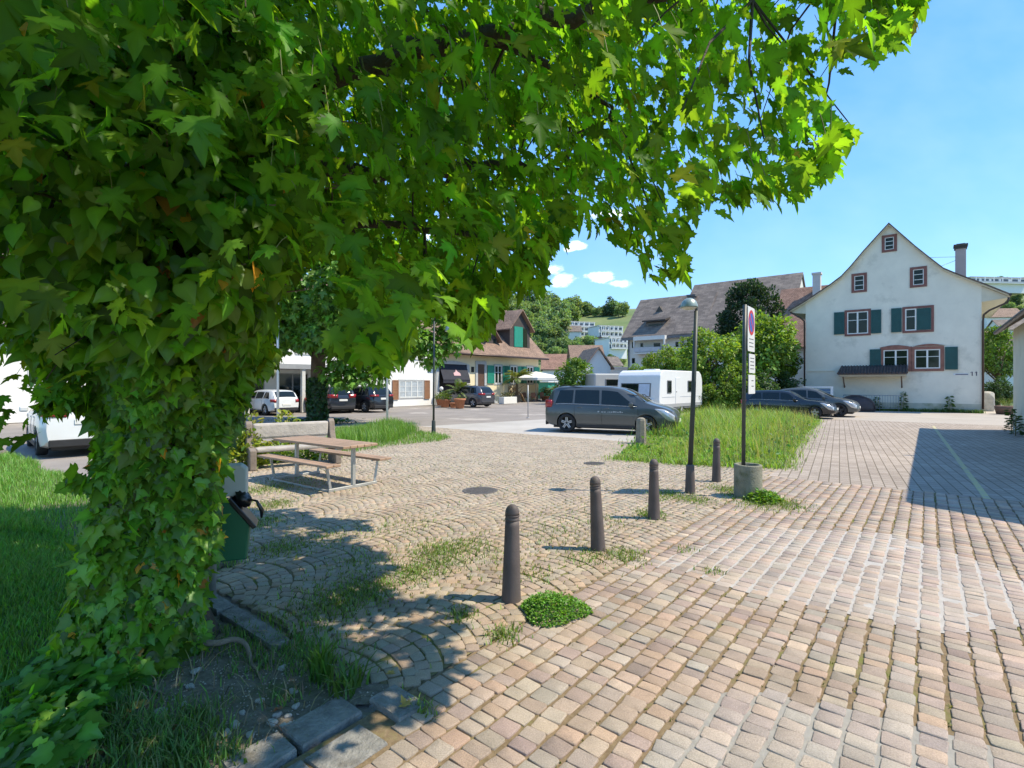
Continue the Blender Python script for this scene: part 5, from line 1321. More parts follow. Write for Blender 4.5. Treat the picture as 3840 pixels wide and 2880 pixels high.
# gateway with dark awning
x0, x1 = FW.px(1645,1400)[0], FW.px(1749,1400)[0]; zt = FW.px(1690,1372)[1]; zb = FW.px(1690,1424)[1]
gate = put(FW.box(MB(), x0, x1, 0.02, zt+0.15, -0.05, 0.012), 'gateway', mat('m_dark_opening', (0.02,0.018,0.017), 0.9, 0.2), rest)
mb = MB(); 
for (a0,a1,c0,c1) in ((x0-0.35,x0,0,zt+0.15),(x1,x1+0.35,0,zt+0.15)): FW.box(mb,a0,a1,c0,c1,0,0.08)
arc = [(x0-0.35+(x1-x0+0.7)*i/10, zt+0.15+0.30*math.sin(PI*i/10)) for i in range(11)]
FW.prism(mb, arc + [(x1+0.35, zt+0.149), (x0-0.35, zt+0.149)], 0, 0.08)
child(mb, 'gate_surround', mat('m_stone_grey', (0.42,0.43,0.42), 0.9, 0.1, 3), gate)
mb = MB(); mb.add([FW.p(x0+0.05,zt+0.1,0.02),FW.p(x1-0.05,zt+0.1,0.02),FW.p(x1-0.05,zb,0.55),FW.p(x0+0.05,zb,0.55),FW.p(x0+0.05,zt+0.05,0.02),FW.p(x1-0.05,zt+0.05,0.02),FW.p(x1-0.05,zb-0.05,0.52),FW.p(x0+0.05,zb-0.05,0.52)], [(0,3,2,1),(4,5,6,7),(0,1,5,4),(1,2,6,5),(2,3,7,6),(3,0,4,7)])
FW.box(mb, x0+0.05, x1-0.05, zb-0.30, zb-0.05, 0.50, 0.54)
aw = put(mb, 'awning', mat('m_awning', (0.022,0.024,0.035), 0.8, 0.2), rest)
mb = MB(); tm = (x0+x1)/2+0.15; zm = (zt+zb)/2
def aq(t, z): # point on the awning slope, just above it
    k_ = (zt+0.1-z)/(zt+0.1-zb); return FW.p(t, z, 0.02+0.53*k_+0.03)
em = [(tm-0.42,zm-0.25),(tm+0.42,zm-0.25),(tm+0.42,zm-0.02),(tm+0.14,zm+0.10),(tm,zm+0.30),(tm-0.14,zm+0.10),(tm-0.42,zm-0.02)]
mb.add([aq(*q) for q in em], [tuple(range(7))]); child(mb, 'emblem', mat('m_emblem', (0.55,0.35,0.36), 0.8, 0.1), aw)
# door
x0, x1 = FW.px(1790,1400)[0], FW.px(1815,1400)[0]; zt = FW.px(1800,1366)[1]
mb = MB(); 
for (a0,a1,c0,c1) in ((x0-0.3,x0,0.6,zt+0.3),(x1,x1+0.3,0.6,zt+0.3),(x0,x1,zt,zt+0.3)): FW.box(mb,a0,a1,c0,c1,0,0.08)
dr = put(mb, 'door', _M['m_stone_grey'], rest); child(FW.box(MB(), x0+0.005, x1-0.005, 0.6, zt-0.005, 0.0, 0.03), 'door_leaf', mat('m_door_brown', (0.10,0.055,0.035), 0.6, 0.2, 4), dr)
mb = MB(); 
for i in range(4): FW.box(mb, x0-0.5, x1+0.5, 0.15*i, 0.15*(i+1), 0.0, 1.3-0.3*i)
child(mb, 'steps', _M['m_stone_grey'], dr)
# windows with turquoise shutters
for xa, xb in ((1855,1872),(1914,1921),(1976,1985)):
    t0, t1 = FW.px(xa,1400)[0], FW.px(xb,1400)[0]; t1 = max(t1, t0+1.0); z1 = FW.px(1860,1371)[1]; z0 = z1-1.75
    window(FW, rest, t0, t1, z0, z1, WOODW, _M['m_stone_grey'], bars=(1,1), sur_w=0.14)
    for s0, s1 in ((t0-1.15, t0-0.17), (t1+0.17, t1+1.15)): put(shutter_mb(FW, s0, s1, z0, z1, 0.06), 'shutter', GRN, rest)
put(FW.box(MB(), FW.px(1767,1380)[0], FW.px(1776,1380)[0], 2.9, 3.4, 0, 0.06), 'wall_lamp', _M['m_dark_opening'], rest)

# white house with brown shutters
WHT = mat('m_render_bright', (0.78,0.77,0.73), 0.92, 0.04, 1.0)
t0, t1 = -10.4, -0.34
wh = thing('white_house', 'white house with a double window and brown shutters beside the restaurant', 'house', tuple(FW.p(t0, 0)))
put(FW.box(MB(), t0, t1, 0, 6.2, 0.004, -9), 'wall', WHT, wh)
slope_roof(FW, t0-0.3, t1-0.02, 0.7, 6.1, -4.5, 10.2, 0.22, TBR, 'roof', wh)
put(MB().add([FW.p(t, z, o) for t in (t1-0.3, t1-0.1) for o, z in ((0,6.19),(-4.5,9.9),(-9,6.19))], [(0,1,2),(5,4,3),(0,3,4,1),(1,4,5,2),(2,5,3,0)]), 'gable', WHT, wh)
wa, wb = FW.px(1497,1460)[0], FW.px(1586,1460)[0]; zt, zb = FW.px(1540,1428)[1], FW.px(1540,1490)[1]
window(FW, wh, wa, wb, zb, zt, WOODW, _M['m_stone_grey'], bars=(3,2), sur_w=0.1, pane=mat('m_curtained_glass', (0.42,0.46,0.48), 0.15, 0.25, 2))
SBR = mat('m_shutter_brown', (0.30,0.15,0.075), 0.6, 0.12, 3)
for s0, s1 in ((FW.px(1470,1460)[0], wa-0.12), (wb+0.12, FW.px(1610,1460)[0])): put(shutter_mb(FW, s0, s1, zb-0.15, zt+0.05), 'shutter', SBR, wh)
for tt in (-7.6, -2.4): window(FW, wh, tt-0.6, tt+0.6, 3.9, 5.3, WOODW, _M['m_stone_grey'], bars=(1,1))
# shop with a flat canopy
t0s, t1s = -21.0, -10.42
sh = thing('shop_building', 'pale shop building with a grey flat canopy above its display windows', 'shop', tuple(FW.p(t0s, 0)))
put(FW.box(MB(), t0s, t1s, 0, 6.0, 0, -9), 'wall', WHT, sh)
slope_roof(FW, t0s-0.1, t1s+0.02, 0.6, 5.95, -4.5, 9.4, 0.2, TGR, 'roof', sh)
mb = MB(); FW.box(mb, t0s, t1s-0.3, 2.75, 3.05, 0, 2.2); cn = put(mb, 'canopy', mat('m_canopy_grey', (0.30,0.31,0.32), 0.7, 0.1), sh)
for tt in (t0s+0.4, -17.2, -13.7, t1s-0.7): child(FW.box(MB(), tt, tt+0.22, 0, 2.75, 1.9, 2.12), 'canopy_post', mat('m_post_pale', (0.60,0.59,0.55), 0.8), cn)
for tt in (-19.2, -16.2, -13.2): window(FW, sh, tt-1.1, tt+1.1, 0.5, 2.5, mat('m_shop_frame', (0.30,0.29,0.28), 0.6), bars=(1,0))
for tt in (-19.0, -15.5, -12.3): window(FW, sh, tt-0.6, tt+0.6, 3.9, 5.2, WOODW, _M['m_stone_grey'], bars=(1,1))
# further houses at the left end
simple_house('grey-roofed white house at the far left end of the row', tuple(FW.p(-36.5, 0))[:2], (SA, CA), 15.4, 9, 4.4, 4.5, WHT, TGR, 1, 5, name='white_house', ws=(1.1, 1.4))

# ------------------------------------------------------------------ plaza furniture along the row
TERRA = mat('m_terracotta', (0.42,0.17,0.085), 0.85, 0.15, 8)
def pot(c, r_, h_, label, leaves=160, spread=0.35, ls=0.12, base=(0.10,0.19,0.035), group='terracotta pots by the restaurant'):
    t = thing('plant_pot', label, 'plant pot', (c[0], c[1], 0), 0, group)
    MB().lathe([(r_*0.68,0),(r_*0.72,0.02),(r_*0.95,h_*0.8),(r_*1.08,h_*0.82),(r_*1.08,h_),(r_*0.92,h_),(r_*0.9,h_*0.9),(0.01,h_*0.9)], 16).build('pot', TERRA, t)
    if leaves:
        q = unit(rng.normal(0, 1, (leaves, 3))); q[:, 2] = np.abs(q[:, 2]); P = q*rng.uniform(0.4, 1, (leaves, 1))*spread + np.array([0,0,h_])
        o = leaf_set('plant', OVAL, P, unit(q+rng.normal(0,0.4,q.shape)), unit(np.array([0,0,1.0])+rng.normal(0,0.5,q.shape)), np.full(leaves, ls), jitter_col(base, leaves, 0.3), MG, t)
    return t
def gd(px, py): return G(px, py)
pot(gd(1668,1527), 0.42, 0.62, 'left wide terracotta pot with bushy green plant under the awning', 240, 0.6, 0.16, (0.12,0.18,0.04))
pot(gd(1724,1531), 0.42, 0.72, 'terracotta pot with rolled rim beside the grey car', 40, 0.25, 0.1)
pot(gd(1699,1529), 0.26, 0.38, 'smallest terracotta pot between the two larger ones', 0)
pot(gd(1652,1520), 0.40, 0.58, 'terracotta pot at the gateway, half hidden by the lamp post', 160, 0.5, 0.15, (0.12,0.18,0.04))
pot(gd(2045,1502), 0.55, 0.5, 'low terracotta pot right of the parasol with spiky green plant', 220, 0.8, 0.25, (0.10,0.16,0.04))
def fronds(name, c, z, n_, ln, droop, col, parent, leafw=0.035, nl_=16, up=1.0):
    Ps, ds, ns, ss = [], [], [], []; mbk = MB()
    for i in range(n_):
        az = 2*PI*i/n_ + rng.uniform(-0.2, 0.2); el = rng.uniform(0.25, 1.25)*up
        p = np.array([c[0], c[1], z], float); v = np.array([math.cos(az)*math.cos(el), math.sin(az)*math.cos(el), math.sin(el)]); pts = [p.copy()]
        l_ = ln*rng.uniform(0.8, 1.1)
        for k_ in range(nl_):
            p = p + v*l_/nl_; v = v + np.array([0, 0, -droop/nl_]); v = v/np.linalg.norm(v); pts.append(p.copy())
            side = np.cross(v, (0,0,1)); side = side/max(np.linalg.norm(side), 1e-6)
            for s_ in (-1, 1):
                Ps.append(p.copy()); ds.append(side*s_ + v*0.7 + np.array([0,0,-0.25])); ns.append(np.cross(side, v)+rng.normal(0,0.2,3)); ss.append(l_*0.26*math.sin(PI*(0.15+0.8*k_/nl_)))
        mbk.tube(pts[::3], 0.012, 4, cap=False)
    th_ = [([(0,0,0),(leafw*4,0.5,0),(0,1,-0.1),(-leafw*4,0.5,0)], [(0,1,2,3)])]
    o = leaf_set(name, th_, np.array(Ps), np.array(ds), np.array(ns), np.array(ss), jitter_col(col, len(Ps), 0.2), MG, parent)
    mbk.build('frond_rib', mat('m_rib', (0.22,0.22,0.07), 0.7), parent); return o
def palm(c, label, hp, ht, ln, n_=18, col=(0.15,0.19,0.045)):
    t = thing('potted_palm', label, 'palm', (c[0], c[1], 0))
    MB().lathe([(0.34,0),(0.42,hp),(0.44,hp),(0.40,hp),(0.38,hp*0.92),(0.01,hp*0.92)], 16).build('pot', mat('m_pot_dark', (0.10,0.10,0.105), 0.7, 0.2), t)
    MB().tube([(0,0,hp*0.9),(0.02,0.01,(hp+ht)/2),(0,0,ht)], [0.16,0.13,0.12], 9).build('trunk', mat('m_palm_trunk', (0.13,0.09,0.05), 0.95, 0.3, 12, bump=1, bscale=30), t)
    fronds('fronds', (0,0), ht, n_, ln, 1.5, col, t); return t
palm(gd(1938,1508), 'tall potted palm with arching yellow-green fronds in front of the green shutters', 0.7, 2.3, 1.9)
palm(gd(1722,1525), 'short bushy palm behind the terracotta pots at the awning', 0.6, 1.1, 1.5, 16, (0.11,0.16,0.04))
palm(gd(2085,1506), 'grey-green palm right of the parasol beside the round tree', 0.6, 1.0, 1.4, 16, (0.13,0.17,0.10))
c = gd(1905,1514)
pb = thing('planter_box', 'white rectangular planter box in front of the yellow house', 'planter', (c[0], c[1], 0), ROTZ+PI/2)
mb = MB(); mb.bbox(-0.95,0.95,-0.3,0.3,0,0.62,0.02); mb.build('box', mat('m_planter_white', (0.72,0.70,0.64), 0.8, 0.05), pb)
n_ = 160; P = np.stack([rng.uniform(-0.85,0.85,n_), rng.uniform(-0.24,0.24,n_), rng.uniform(0.62,0.95,n_)], 1)
leaf_set('plants', OVAL, P, np.tile((0,0,1.0),(n_,1))+rng.normal(0,0.6,(n_,3)), rng.normal(0,1,(n_,3)), np.full(n_,0.14), jitter_col((0.10,0.10,0.04), n_, 0.4), MG, pb)
c = gd(1960,1506)
trl = thing('rubble_trellis', 'dry brown woody climber leaning on the yellow wall behind the palm', 'plant', tuple(FW.p(FW.px(1915,1480)[0],0,0.6)))
mb = MB()
for i in range(26):
    b_ = np.array([rng.uniform(-1.2,1.2), rng.uniform(-0.5,0.5), 0]); mb.tube([b_, b_*0.6+np.array([0,0,0.8]), np.array([rng.normal(0,0.5), rng.normal(0,0.25), rng.uniform(1.1,1.9)])], [0.05,0.04,0.02], 5)
mb.build('stems', mat('m_dry_wood', (0.26,0.17,0.09), 0.9, 0.3, 4), trl)
trl.name = 'woody_climber'
# parasol and the terrace furniture under it
c = gd(2010,1503)
ps = thing('parasol', 'big white parasol spread over the terrace at the end of the yellow house', 'parasol', (c[0], c[1], 0))
mb = MB(); nn = 8; r_ = 3.4; ap = (0,0,3.15)
for i in range(nn):
    a0, a1 = 2*PI*i/nn, 2*PI*(i+1)/nn
    p0 = (r_*math.cos(a0), r_*math.sin(a0), 2.45); p1 = (r_*math.cos(a1), r_*math.sin(a1), 2.45)
    mb.add([ap, p0, p1, (p0[0],p0[1],2.18), (p1[0],p1[1],2.18)], [(0,1,2),(1,3,4,2)])
can = mb.build('canopy', mat('m_parasol', (0.75,0.74,0.70), 0.9, 0.03), ps); can.modifiers.new('thick','SOLIDIFY').thickness = 0.02
MB().cyl(0,0,0,3.1,0.05,10).build('pole', mat('m_pole_pale', (0.55,0.54,0.52), 0.5, metal=0.3), ps)
mb = MB().bbox(-0.5,0.5,-0.5,0.5,0,0.14,0.03); mb.build('base', mat('m_base_grey', (0.25,0.25,0.25), 0.9), ps)
def chair(c, rz, label):
    t = thing('terrace_chair', label, 'chair', (c[0], c[1], 0), rz, 'wicker chairs on the terrace')
    m_ = mat('m_wicker', (0.22,0.11,0.07), 0.7, 0.25, 20)
    MB().bbox(-0.25,0.25,-0.25,0.25,0.40,0.46,0.015).build('seat', m_, t); MB().bbox(-0.25,0.25,0.22,0.27,0.46,0.92,0.015).build('backrest', m_, t)
    for sx in (-1,1):
        for sy in (-1,1): MB().cyl(sx*0.22, sy*0.22, 0, 0.40, 0.02, 6).build('leg', m_, t)
    return t
for i, (px_, py_, lb) in enumerate(((1970,1505,'wicker chair nearest the tall palm on the terrace'),(1990,1503,'second wicker chair from the palm'),(2003,1506,'wicker chair under the middle of the white parasol'),(2026,1504,'rightmost wicker chair under the white parasol'))): chair(gd(px_,py_), 0.5+i*1.1, lb)
t = thing('terrace_table', 'small round table among the wicker chairs under the parasol', 'table', (*gd(1998,1504), 0))
MB().cyl(0,0,0.70,0.74,0.42,18).build('tabletop', _M['m_base_grey'], t); MB().cyl(0,0,0.02,0.70,0.03,8).build('leg', _M['m_base_grey'], t); MB().cyl(0,0,0,0.02,0.25,14).build('foot', _M['m_base_grey'], t)
t = thing('green_hut', 'small green and white stall beyond the parasol', 'stall', (*G(2040,1494), 0), ROTZ)
MB().box(-1.3,1.3,-1,1,0,2.0).build('wall', GRN, t); MB().bbox(-1.5,1.5,-1.2,1.2,2.0,2.12,0.02).build('roof', _M['m_parasol'], t)
t = thing('globe_lamp', 'little white globe lantern on a short post at the gateway', 'lamp', (*gd(1655,1519), 0))
MB().cyl(0,0,0,1.25,0.03,8).build('post', _M['m_post_pale'], t); MB().lathe([(0.03,1.22),(0.12,1.27),(0.17,1.38),(0.15,1.50),(0.06,1.57),(0.01,1.58)], 14).build('globe', mat('m_globe', (0.8,0.79,0.74), 0.3, 0.02), t)
t = thing('thin_post', 'thin grey metal post standing alone on the pale plaza', 'post', (*G(1980,1567), 0))
MB().cyl(0,0,0,1.75,0.025,8).build('tube', mat('m_galv', (0.42,0.43,0.44), 0.5, 0.1, 4, metal=0.5), t); MB().cyl(0,0,0,0.02,0.09,10).build('foot_plate', _M['m_galv'], t)
# ------------------------------------------------------------------ bollards
MBOL = mat('m_bollard', (0.105,0.085,0.08), 0.62, 0.18, 5, bump=0.15, bscale=70, spec=0.35, dirt=((0.16,0.13,0.11), 6, 0.62))
bol = None
for px, py, lb, tilt in ((1917,2250,'nearest tapered iron bollard, next to the bright weed clump',(0,0.012)),(2243,2060,'second tapered iron bollard from the front, leaning a little',(0,-0.045)),(2452,1944,'third tapered iron bollard, level with the lamp post foot',(0,0)),(2686,1805,'farthest bollard, standing between the lamp post and the concrete ring',(0,0.01))):
    c = G(px, py)
    if bol is None:
        bol = thing('bollard', lb, 'bollard', (*c, 0), 0, 'iron bollards along the edge of the square')
        MB().lathe([(0.083,-0.02),(0.083,0.0),(0.079,0.05),(0.060,0.62),(0.058,0.665)], 24).build('shaft', MBOL, bol)
        MB().lathe([(0.058,0.6655),(0.0605,0.67),(0.0605,0.682),(0.055,0.688),(0.055,0.696),(0.0605,0.70),(0.061,0.712)], 24).build('collar', MBOL, bol)
        MB().lathe([(0.060,0.7125),(0.059,0.735),(0.052,0.762),(0.036,0.785),(0.016,0.796),(0.001,0.798)], 24).build('cap', MBOL, bol)
        o = bol
    else: o = copy_thing(bol, c, random.uniform(0, 6), lb)
    o.rotation_euler = (tilt[0], tilt[1], 0)
c = G(2404,1662)
t = thing('stone_post', 'stubby weathered stone post in the grass before the dark van', 'post', (*c, 0), 0.4)
MB().lathe([(0.155,-0.02),(0.16,0.1),(0.15,0.5),(0.145,0.68),(0.12,0.75),(0.06,0.78),(0.002,0.785)], 8, smooth=False).build('shaft', mat('m_stonepost', (0.26,0.23,0.18), 0.95, 0.25, 6, bump=0.8, bscale=25), t)

# ------------------------------------------------------------------ street lamps
MPOLE = mat('m_lamp_pole', (0.045,0.055,0.05), 0.5, 0.2, 3, spec=0.4)
MSHADE = mat('m_lamp_shade', (0.30,0.36,0.32), 0.35, 0.1, 3, metal=0.3)
def lamp(c, h_, label, left, name='street_lamp', arm=0.0, rs=0.14):
    t = thing(name, label, 'street lamp', (*c, 0), 0)
    MB().lathe([(0.085,-0.02),(0.085,0.0),(0.080,0.08),(0.066,0.44),(0.062,0.455),(0.045,0.47)], 20).build('base_sleeve', MBOL if left else MPOLE, t)
    lean = 0.10 if left else 0.02
    MB().tube([(0,0,0.44),(lean*0.5,0,h_*0.5),(lean,0,h_-0.05)], [0.040,0.037,0.033], 12).build('pole', MPOLE, t)
    hx_ = lean + (-0.115 if left else arm); hz = h_
    mb = MB()
    if left: mb.tube([(lean,0,h_-0.10),(lean+0.005,0,h_-0.02),(lean-0.02,0,h_+0.02)], 0.022, 8)
    else: mb.tube([(lean,0,h_-0.06),(lean+0.02,0,h_+0.06),(lean+0.16,0,h_+0.12),(hx_-0.05,0,h_+0.06),(hx_,0,h_-0.06)], 0.02, 8)
    mb.build('bracket', MPOLE, t)
    zb = h_ + 0.0 if left else h_-0.42
    sh_ = MB(); M_ = Matrix.Translation((hx_,0,zb))
    if left: sh_.lathe([(rs,0.0),(rs*0.99,0.02),(rs*0.93,0.06),(rs*0.78,0.105),(rs*0.55,0.14),(rs*0.28,0.158),(0.004,0.163)], 24, M_)
    else: sh_.lathe([(rs,0.0),(rs*0.93,0.06),(rs*0.80,0.16),(rs*0.52,0.25),(rs*0.34,0.30),(rs*0.30,0.37),(0.004,0.38)], 24, M_)
    s_ = sh_.build('lamp_shade', MSHADE, t); so = s_.modifiers.new('thick','SOLIDIFY'); so.thickness = 0.004
    MB().lathe([(0.002,-0.035),(rs*0.45,-0.028),(rs*0.80,-0.012),(rs*0.9,-0.002)], 20, M_, cap=False).build('diffuser', mat('m_diffuser', (0.62,0.62,0.58), 0.3, 0.03), t)
    return t
lamp(G(2588,1848), 3.06, 'dark lamp post with a greenish dome shade beside the bollards', True)
lamp(G(1626,1624), 4.15, 'slim grey-green lamp post with a hanging bell shade before the yellow house', False, arm=0.56, rs=0.17)

# ------------------------------------------------------------------ white poles and the signpost
MWP = mat('m_white_pole', (0.78,0.77,0.73), 0.5, 0.05, 2)
for px, py, lb in ((1042,1608,'white flag pole nearest the second tree, left of its trunk'),(1452,1594,'white flag pole right of the second tree, in the tall grass')):
    t = thing('flag_pole', lb, 'pole', (*G(px,py), 0), 0, 'white poles on the square')
    MB().tube([(0,0,0),(0,0,5.35)], [0.052,0.042], 12).build('shaft', MWP, t); MB().lathe([(0.045,5.35),(0.05,5.37),(0.03,5.42),(0.002,5.43)], 12).build('cap', MWP, t)
    MB().cyl(0,0,0,0.05,0.10,12).build('foot', MWP, t)

c = G(2805,1862); t = thing('sign_post', 'parking sign post with three white panels standing in a concrete ring', 'sign', (*c, 0), 0)
MCON = mat('m_concrete_ring', (0.24,0.23,0.17), 0.95, 0.22, 4, bump=0.6, bscale=40, dirt=((0.11,0.12,0.065), 5, 0.50))
MB().lathe([(0.215,-0.02),(0.212,0.0),(0.208,0.50),(0.204,0.515),(0.165,0.515),(0.16,0.505),(0.16,0.38),(0.001,0.38)], 32).build('concrete_ring', MCON, t)
MB().lathe([(0.158,0.381),(0.10,0.43),(0.001,0.44)], 16, cap=False).build('ring_fill', mat('m_fill', (0.07,0.06,0.045), 0.95, 0.3, 20), t)
MB().tube([(-0.075,0,0.38),(-0.062,0,2.0),(-0.050,0,3.07)], 0.030, 12).build('post', mat('m_sign_pole', (0.050,0.058,0.058), 0.45, 0.2, 3, spec=0.5), t)
# panels face along the street towards a (nearly edge-on from here)
pd = Vector((0.60, 0.80, 0)).normalized(); pn = Vector((pd.y, -pd.x, 0))
if pn.dot(Vector((-c[0], -c[1], 0))) < 0: pn = -pn
MPW = mat('m_panel_white', (0.72,0.71,0.69), 0.4, 0.03); MPB = mat('m_panel_back', (0.16,0.16,0.16), 0.5, 0.1, metal=0.5); INK = mat('m_ink', (0.045,0.045,0.05), 0.6)
PX = Vector((-0.050, 0, 0))
def panel(w_, z0, z1, off0, corner=0.03):
    o0 = PX + pn*0.045
    def P_(u, z, o): return o0 + pd*(u+off0) + pn*o + Vector((0,0,z))
    pts = []
    for cx, cz, a0 in ((w_/2-corner, z1-corner, 0), (-w_/2+corner, z1-corner, 90), (-w_/2+corner, z0+corner, 180), (w_/2-corner, z0+corner, 270)):
        for k_ in range(4): a_ = R(a0+30*k_); pts.append((cx+corner*math.cos(a_), cz+corner*math.sin(a_)))
    p_ = MB().prism(pts, lambda q: P_(q[0], q[1], -0.006), lambda q: P_(q[0], q[1], 0.0)).build('sign_panel', MPW, t)
    b_ = MB().prism([(u*0.985, z) for u, z in pts], lambda q: P_(q[0], q[1], -0.018), lambda q: P_(q[0], q[1], -0.0065)).build('panel_back', MPB, p_)
    return p_, P_
def disc(P_, r0, r1, zc, o, name, m_, par, n_=36):
    mb = MB(); 
    if r0 <= 0: mb.prism([(r1*math.cos(2*PI*k_/n_), zc+r1*math.sin(2*PI*k_/n_)) for k_ in range(n_)], lambda q: P_(q[0],q[1],o), lambda q: P_(q[0],q[1],o+0.0015))
    else:
        vs = [P_(r_*math.cos(2*PI*k_/n_), zc+r_*math.sin(2*PI*k_/n_), o) for r_ in (r0, r1) for k_ in range(n_)]
        mb.add(vs, [(k_, n_+k_, n_+(k_+1) % n_, (k_+1) % n_) for k_ in range(n_)])
    return mb.build(name, m_, par)
RED = mat('m_sign_red', (0.55,0.025,0.035), 0.4, 0.05); BLU = mat('m_sign_blue', (0.05,0.11,0.42), 0.4, 0.05)
p1, P1 = panel(0.48, 2.33, 3.05, 0.24)
disc(P1, 0, 0.16, 2.80, 0.001, 'blue_disc', BLU, p1); disc(P1, 0.155, 0.205, 2.80, 0.003, 'red_ring', RED, p1)
mb = MB(); mb.prism([(-0.13,2.905),(-0.105,2.93),(0.13,2.695),(0.105,2.67)], lambda q: P1(q[0],q[1],0.003), lambda q: P1(q[0],q[1],0.0042)); mb.build('red_bar', RED, p1)
def lines(P_, par, z0, z1, w_, n_, uo=0.0):
    mb = MB()
    for k_ in range(n_):
        zc = z1-(z1-z0)*(k_+0.5)/n_; u = -w_/2+uo
        while u < w_/2+uo-0.02:
            l_ = random.uniform(0.015, 0.05); mb.prism([(u,zc-0.007),(u+l_,zc-0.007),(u+l_,zc+0.007),(u,zc+0.007)], lambda q: P_(q[0],q[1],0.0008), lambda q: P_(q[0],q[1],0.0016)); u += l_+0.012
    mb.build('lettering', INK, par)
lines(P1, p1, 2.38, 2.56, 0.30, 3)
p2, P2 = panel(0.42, 1.98, 2.29, 0.30, 0.015); lines(P2, p2, 2.02, 2.25, 0.28, 4)
p3, P3 = panel(0.46, 1.64, 1.95, 0.28, 0.015); lines(P3, p3, 1.72, 1.90, 0.16, 2, 0.05)

# manhole covers
MIR = mat('m_manhole', (0.13,0.115,0.105), 0.7, 0.2, 8, metal=0.3, bump=0.8, bscale=60)
for px, py, r_, lb in ((1800,1840,0.30,'round iron manhole cover set in the arched cobbles'),(2229,1738,0.24,'small round cover in the cobbles beside the tall grass')):
    t = thing('manhole_cover', lb, 'manhole cover', (*G(px,py), 0))
    MB().lathe([(r_,-0.02),(r_,0.007),(r_*0.9,0.008),(r_*0.88,0.005)], 28, cap=False).build('rim', MIR, t)
    mb = MB().cyl(0,0,-0.02,0.0055,r_*0.885,28)
    for k_ in range(-4,5):
        l_ = math.sqrt(max(0,(r_*0.8)**2-(k_*r_*0.17)**2)); mb.box(-l_,l_,k_*r_*0.17-0.008,k_*r_*0.17+0.008,0.0055,0.0085)
    mb.build('lid', MIR, t)

# ------------------------------------------------------------------ picnic table
A_ = Vector(G(1229,1847)); B_ = Vector(G(1402.5,1814.5)); C_ = Vector(G(1030.7,1799.8))
mid = (B_ + C_)/2; ex = (B_-A_); wt_ = ex.length; ex.normalize(); ey = Vector((-ex.y, ex.x)); lt = abs((C_-A_).dot(ey))
ang = math.atan2(ex.y, ex.x)
pt = thing('picnic_table', 'picnic table of brown planks on a galvanised frame with two fixed benches', 'picnic table', (mid.x, mid.y, 0), ang)
WD = mat('m_plank', (0.37,0.245,0.165), 0.6, 0.2, 3, bump=0.25, bscale=30); GV = mat('m_galv_bright', (0.46,0.47,0.46), 0.45, 0.1, 4, metal=0.55)
ov = 0.22; hl = lt/2 + ov
def plank_set(name, x0, x1, z0, z1, n_):
    w_ = (x1-x0)/n_
    mb = MB()
    for i in range(n_): mb.bbox(x0+i*w_+0.004, x0+(i+1)*w_-0.004, -hl+random.uniform(-0.006,0.006), hl, z0, z1, 0.006)
    mb.build(name, WD, pt)
plank_set('tabletop', -0.36, 0.36, 0.715, 0.76, 5)
hw = wt_/2 + 0.20
plank_set('seat', -hw, -hw+0.28, 0.435, 0.475, 2); plank_set('seat', hw-0.28, hw, 0.435, 0.475, 2)
for s_ in (-1, 1):
    y_ = s_*lt/2
    MB().bbox(-wt_/2-0.02, wt_/2+0.02, y_-0.025, y_+0.025, 0.0, 0.05, 0.004).build('floor_rail', GV, pt)
    MB().bbox(-0.03, 0.03, y_-0.03, y_+0.03, 0.05, 0.70, 0.004).build('leg', GV, pt)
    MB().bbox(-0.34, 0.34, y_-0.025, y_+0.025, 0.685, 0.714, 0.004).build('table_bearer', GV, pt)
    for q in (-1, 1):
        MB().tube([(q*(wt_/2-0.02), y_, 0.04), (q*(hw-0.15), y_, 0.43)], 0.028, 4, smooth=False).build('seat_leg', GV, pt)
        MB().bbox(q*(hw-0.15)-0.13, q*(hw-0.15)+0.13, y_-0.02, y_+0.02, 0.415, 0.434, 0.003).build('seat_bearer', GV, pt)
MB().bbox(-wt_/2-0.02, -wt_/2+0.02, -lt/2, lt/2, 0.0, 0.03, 0.003).build('long_rail', GV, pt)

# ------------------------------------------------------------------ heavy log bench behind it
E0 = Vector(G(938,1757)); E1 = Vector(G(1250,1731)); ax = (E1-E0); LB = ax.length; ax.normalize()
bn = thing('log_bench', 'heavy weathered timber bench with thick carved end boards behind the picnic table', 'bench', (E0.x, E0.y, 0), math.atan2(ax.y, ax.x))
LOG = mat('m_log', (0.42,0.38,0.34), 0.9, 0.2, 3, bump=0.6, bscale=14); LOG2 = mat('m_log_end', (0.21,0.17,0.14), 0.9, 0.25, 4, bump=0.6, bscale=18)
def side_board(x0, x1):
    # carved profile in y (front -) and z
    pf = [(-0.42,0),(0.22,0),(0.24,0.30),(0.30,0.62),(0.34,0.94),(0.20,1.0),(0.12,0.93),(0.08,0.72),(0.00,0.55),(-0.12,0.47),(-0.30,0.45),(-0.42,0.42)]
    mb = MB(); mb.prism(pf, lambda q: (x0, q[0], q[1]), lambda q: (x1, q[0], q[1])); mb.build('end_board', LOG2, bn, bevel=0.02)
side_board(-0.065, 0.065); side_board(LB-0.065, LB+0.065)
mb = MB().bbox(0.067, LB-0.067, 0.12, 0.25, 0.60, 0.94, 0.05, seg=2); mb.build('backrest', LOG, bn)
mb = MB().bbox(0.067, LB-0.067, -0.34, 0.04, 0.36, 0.45, 0.03, seg=2); mb.build('seat', LOG, bn)

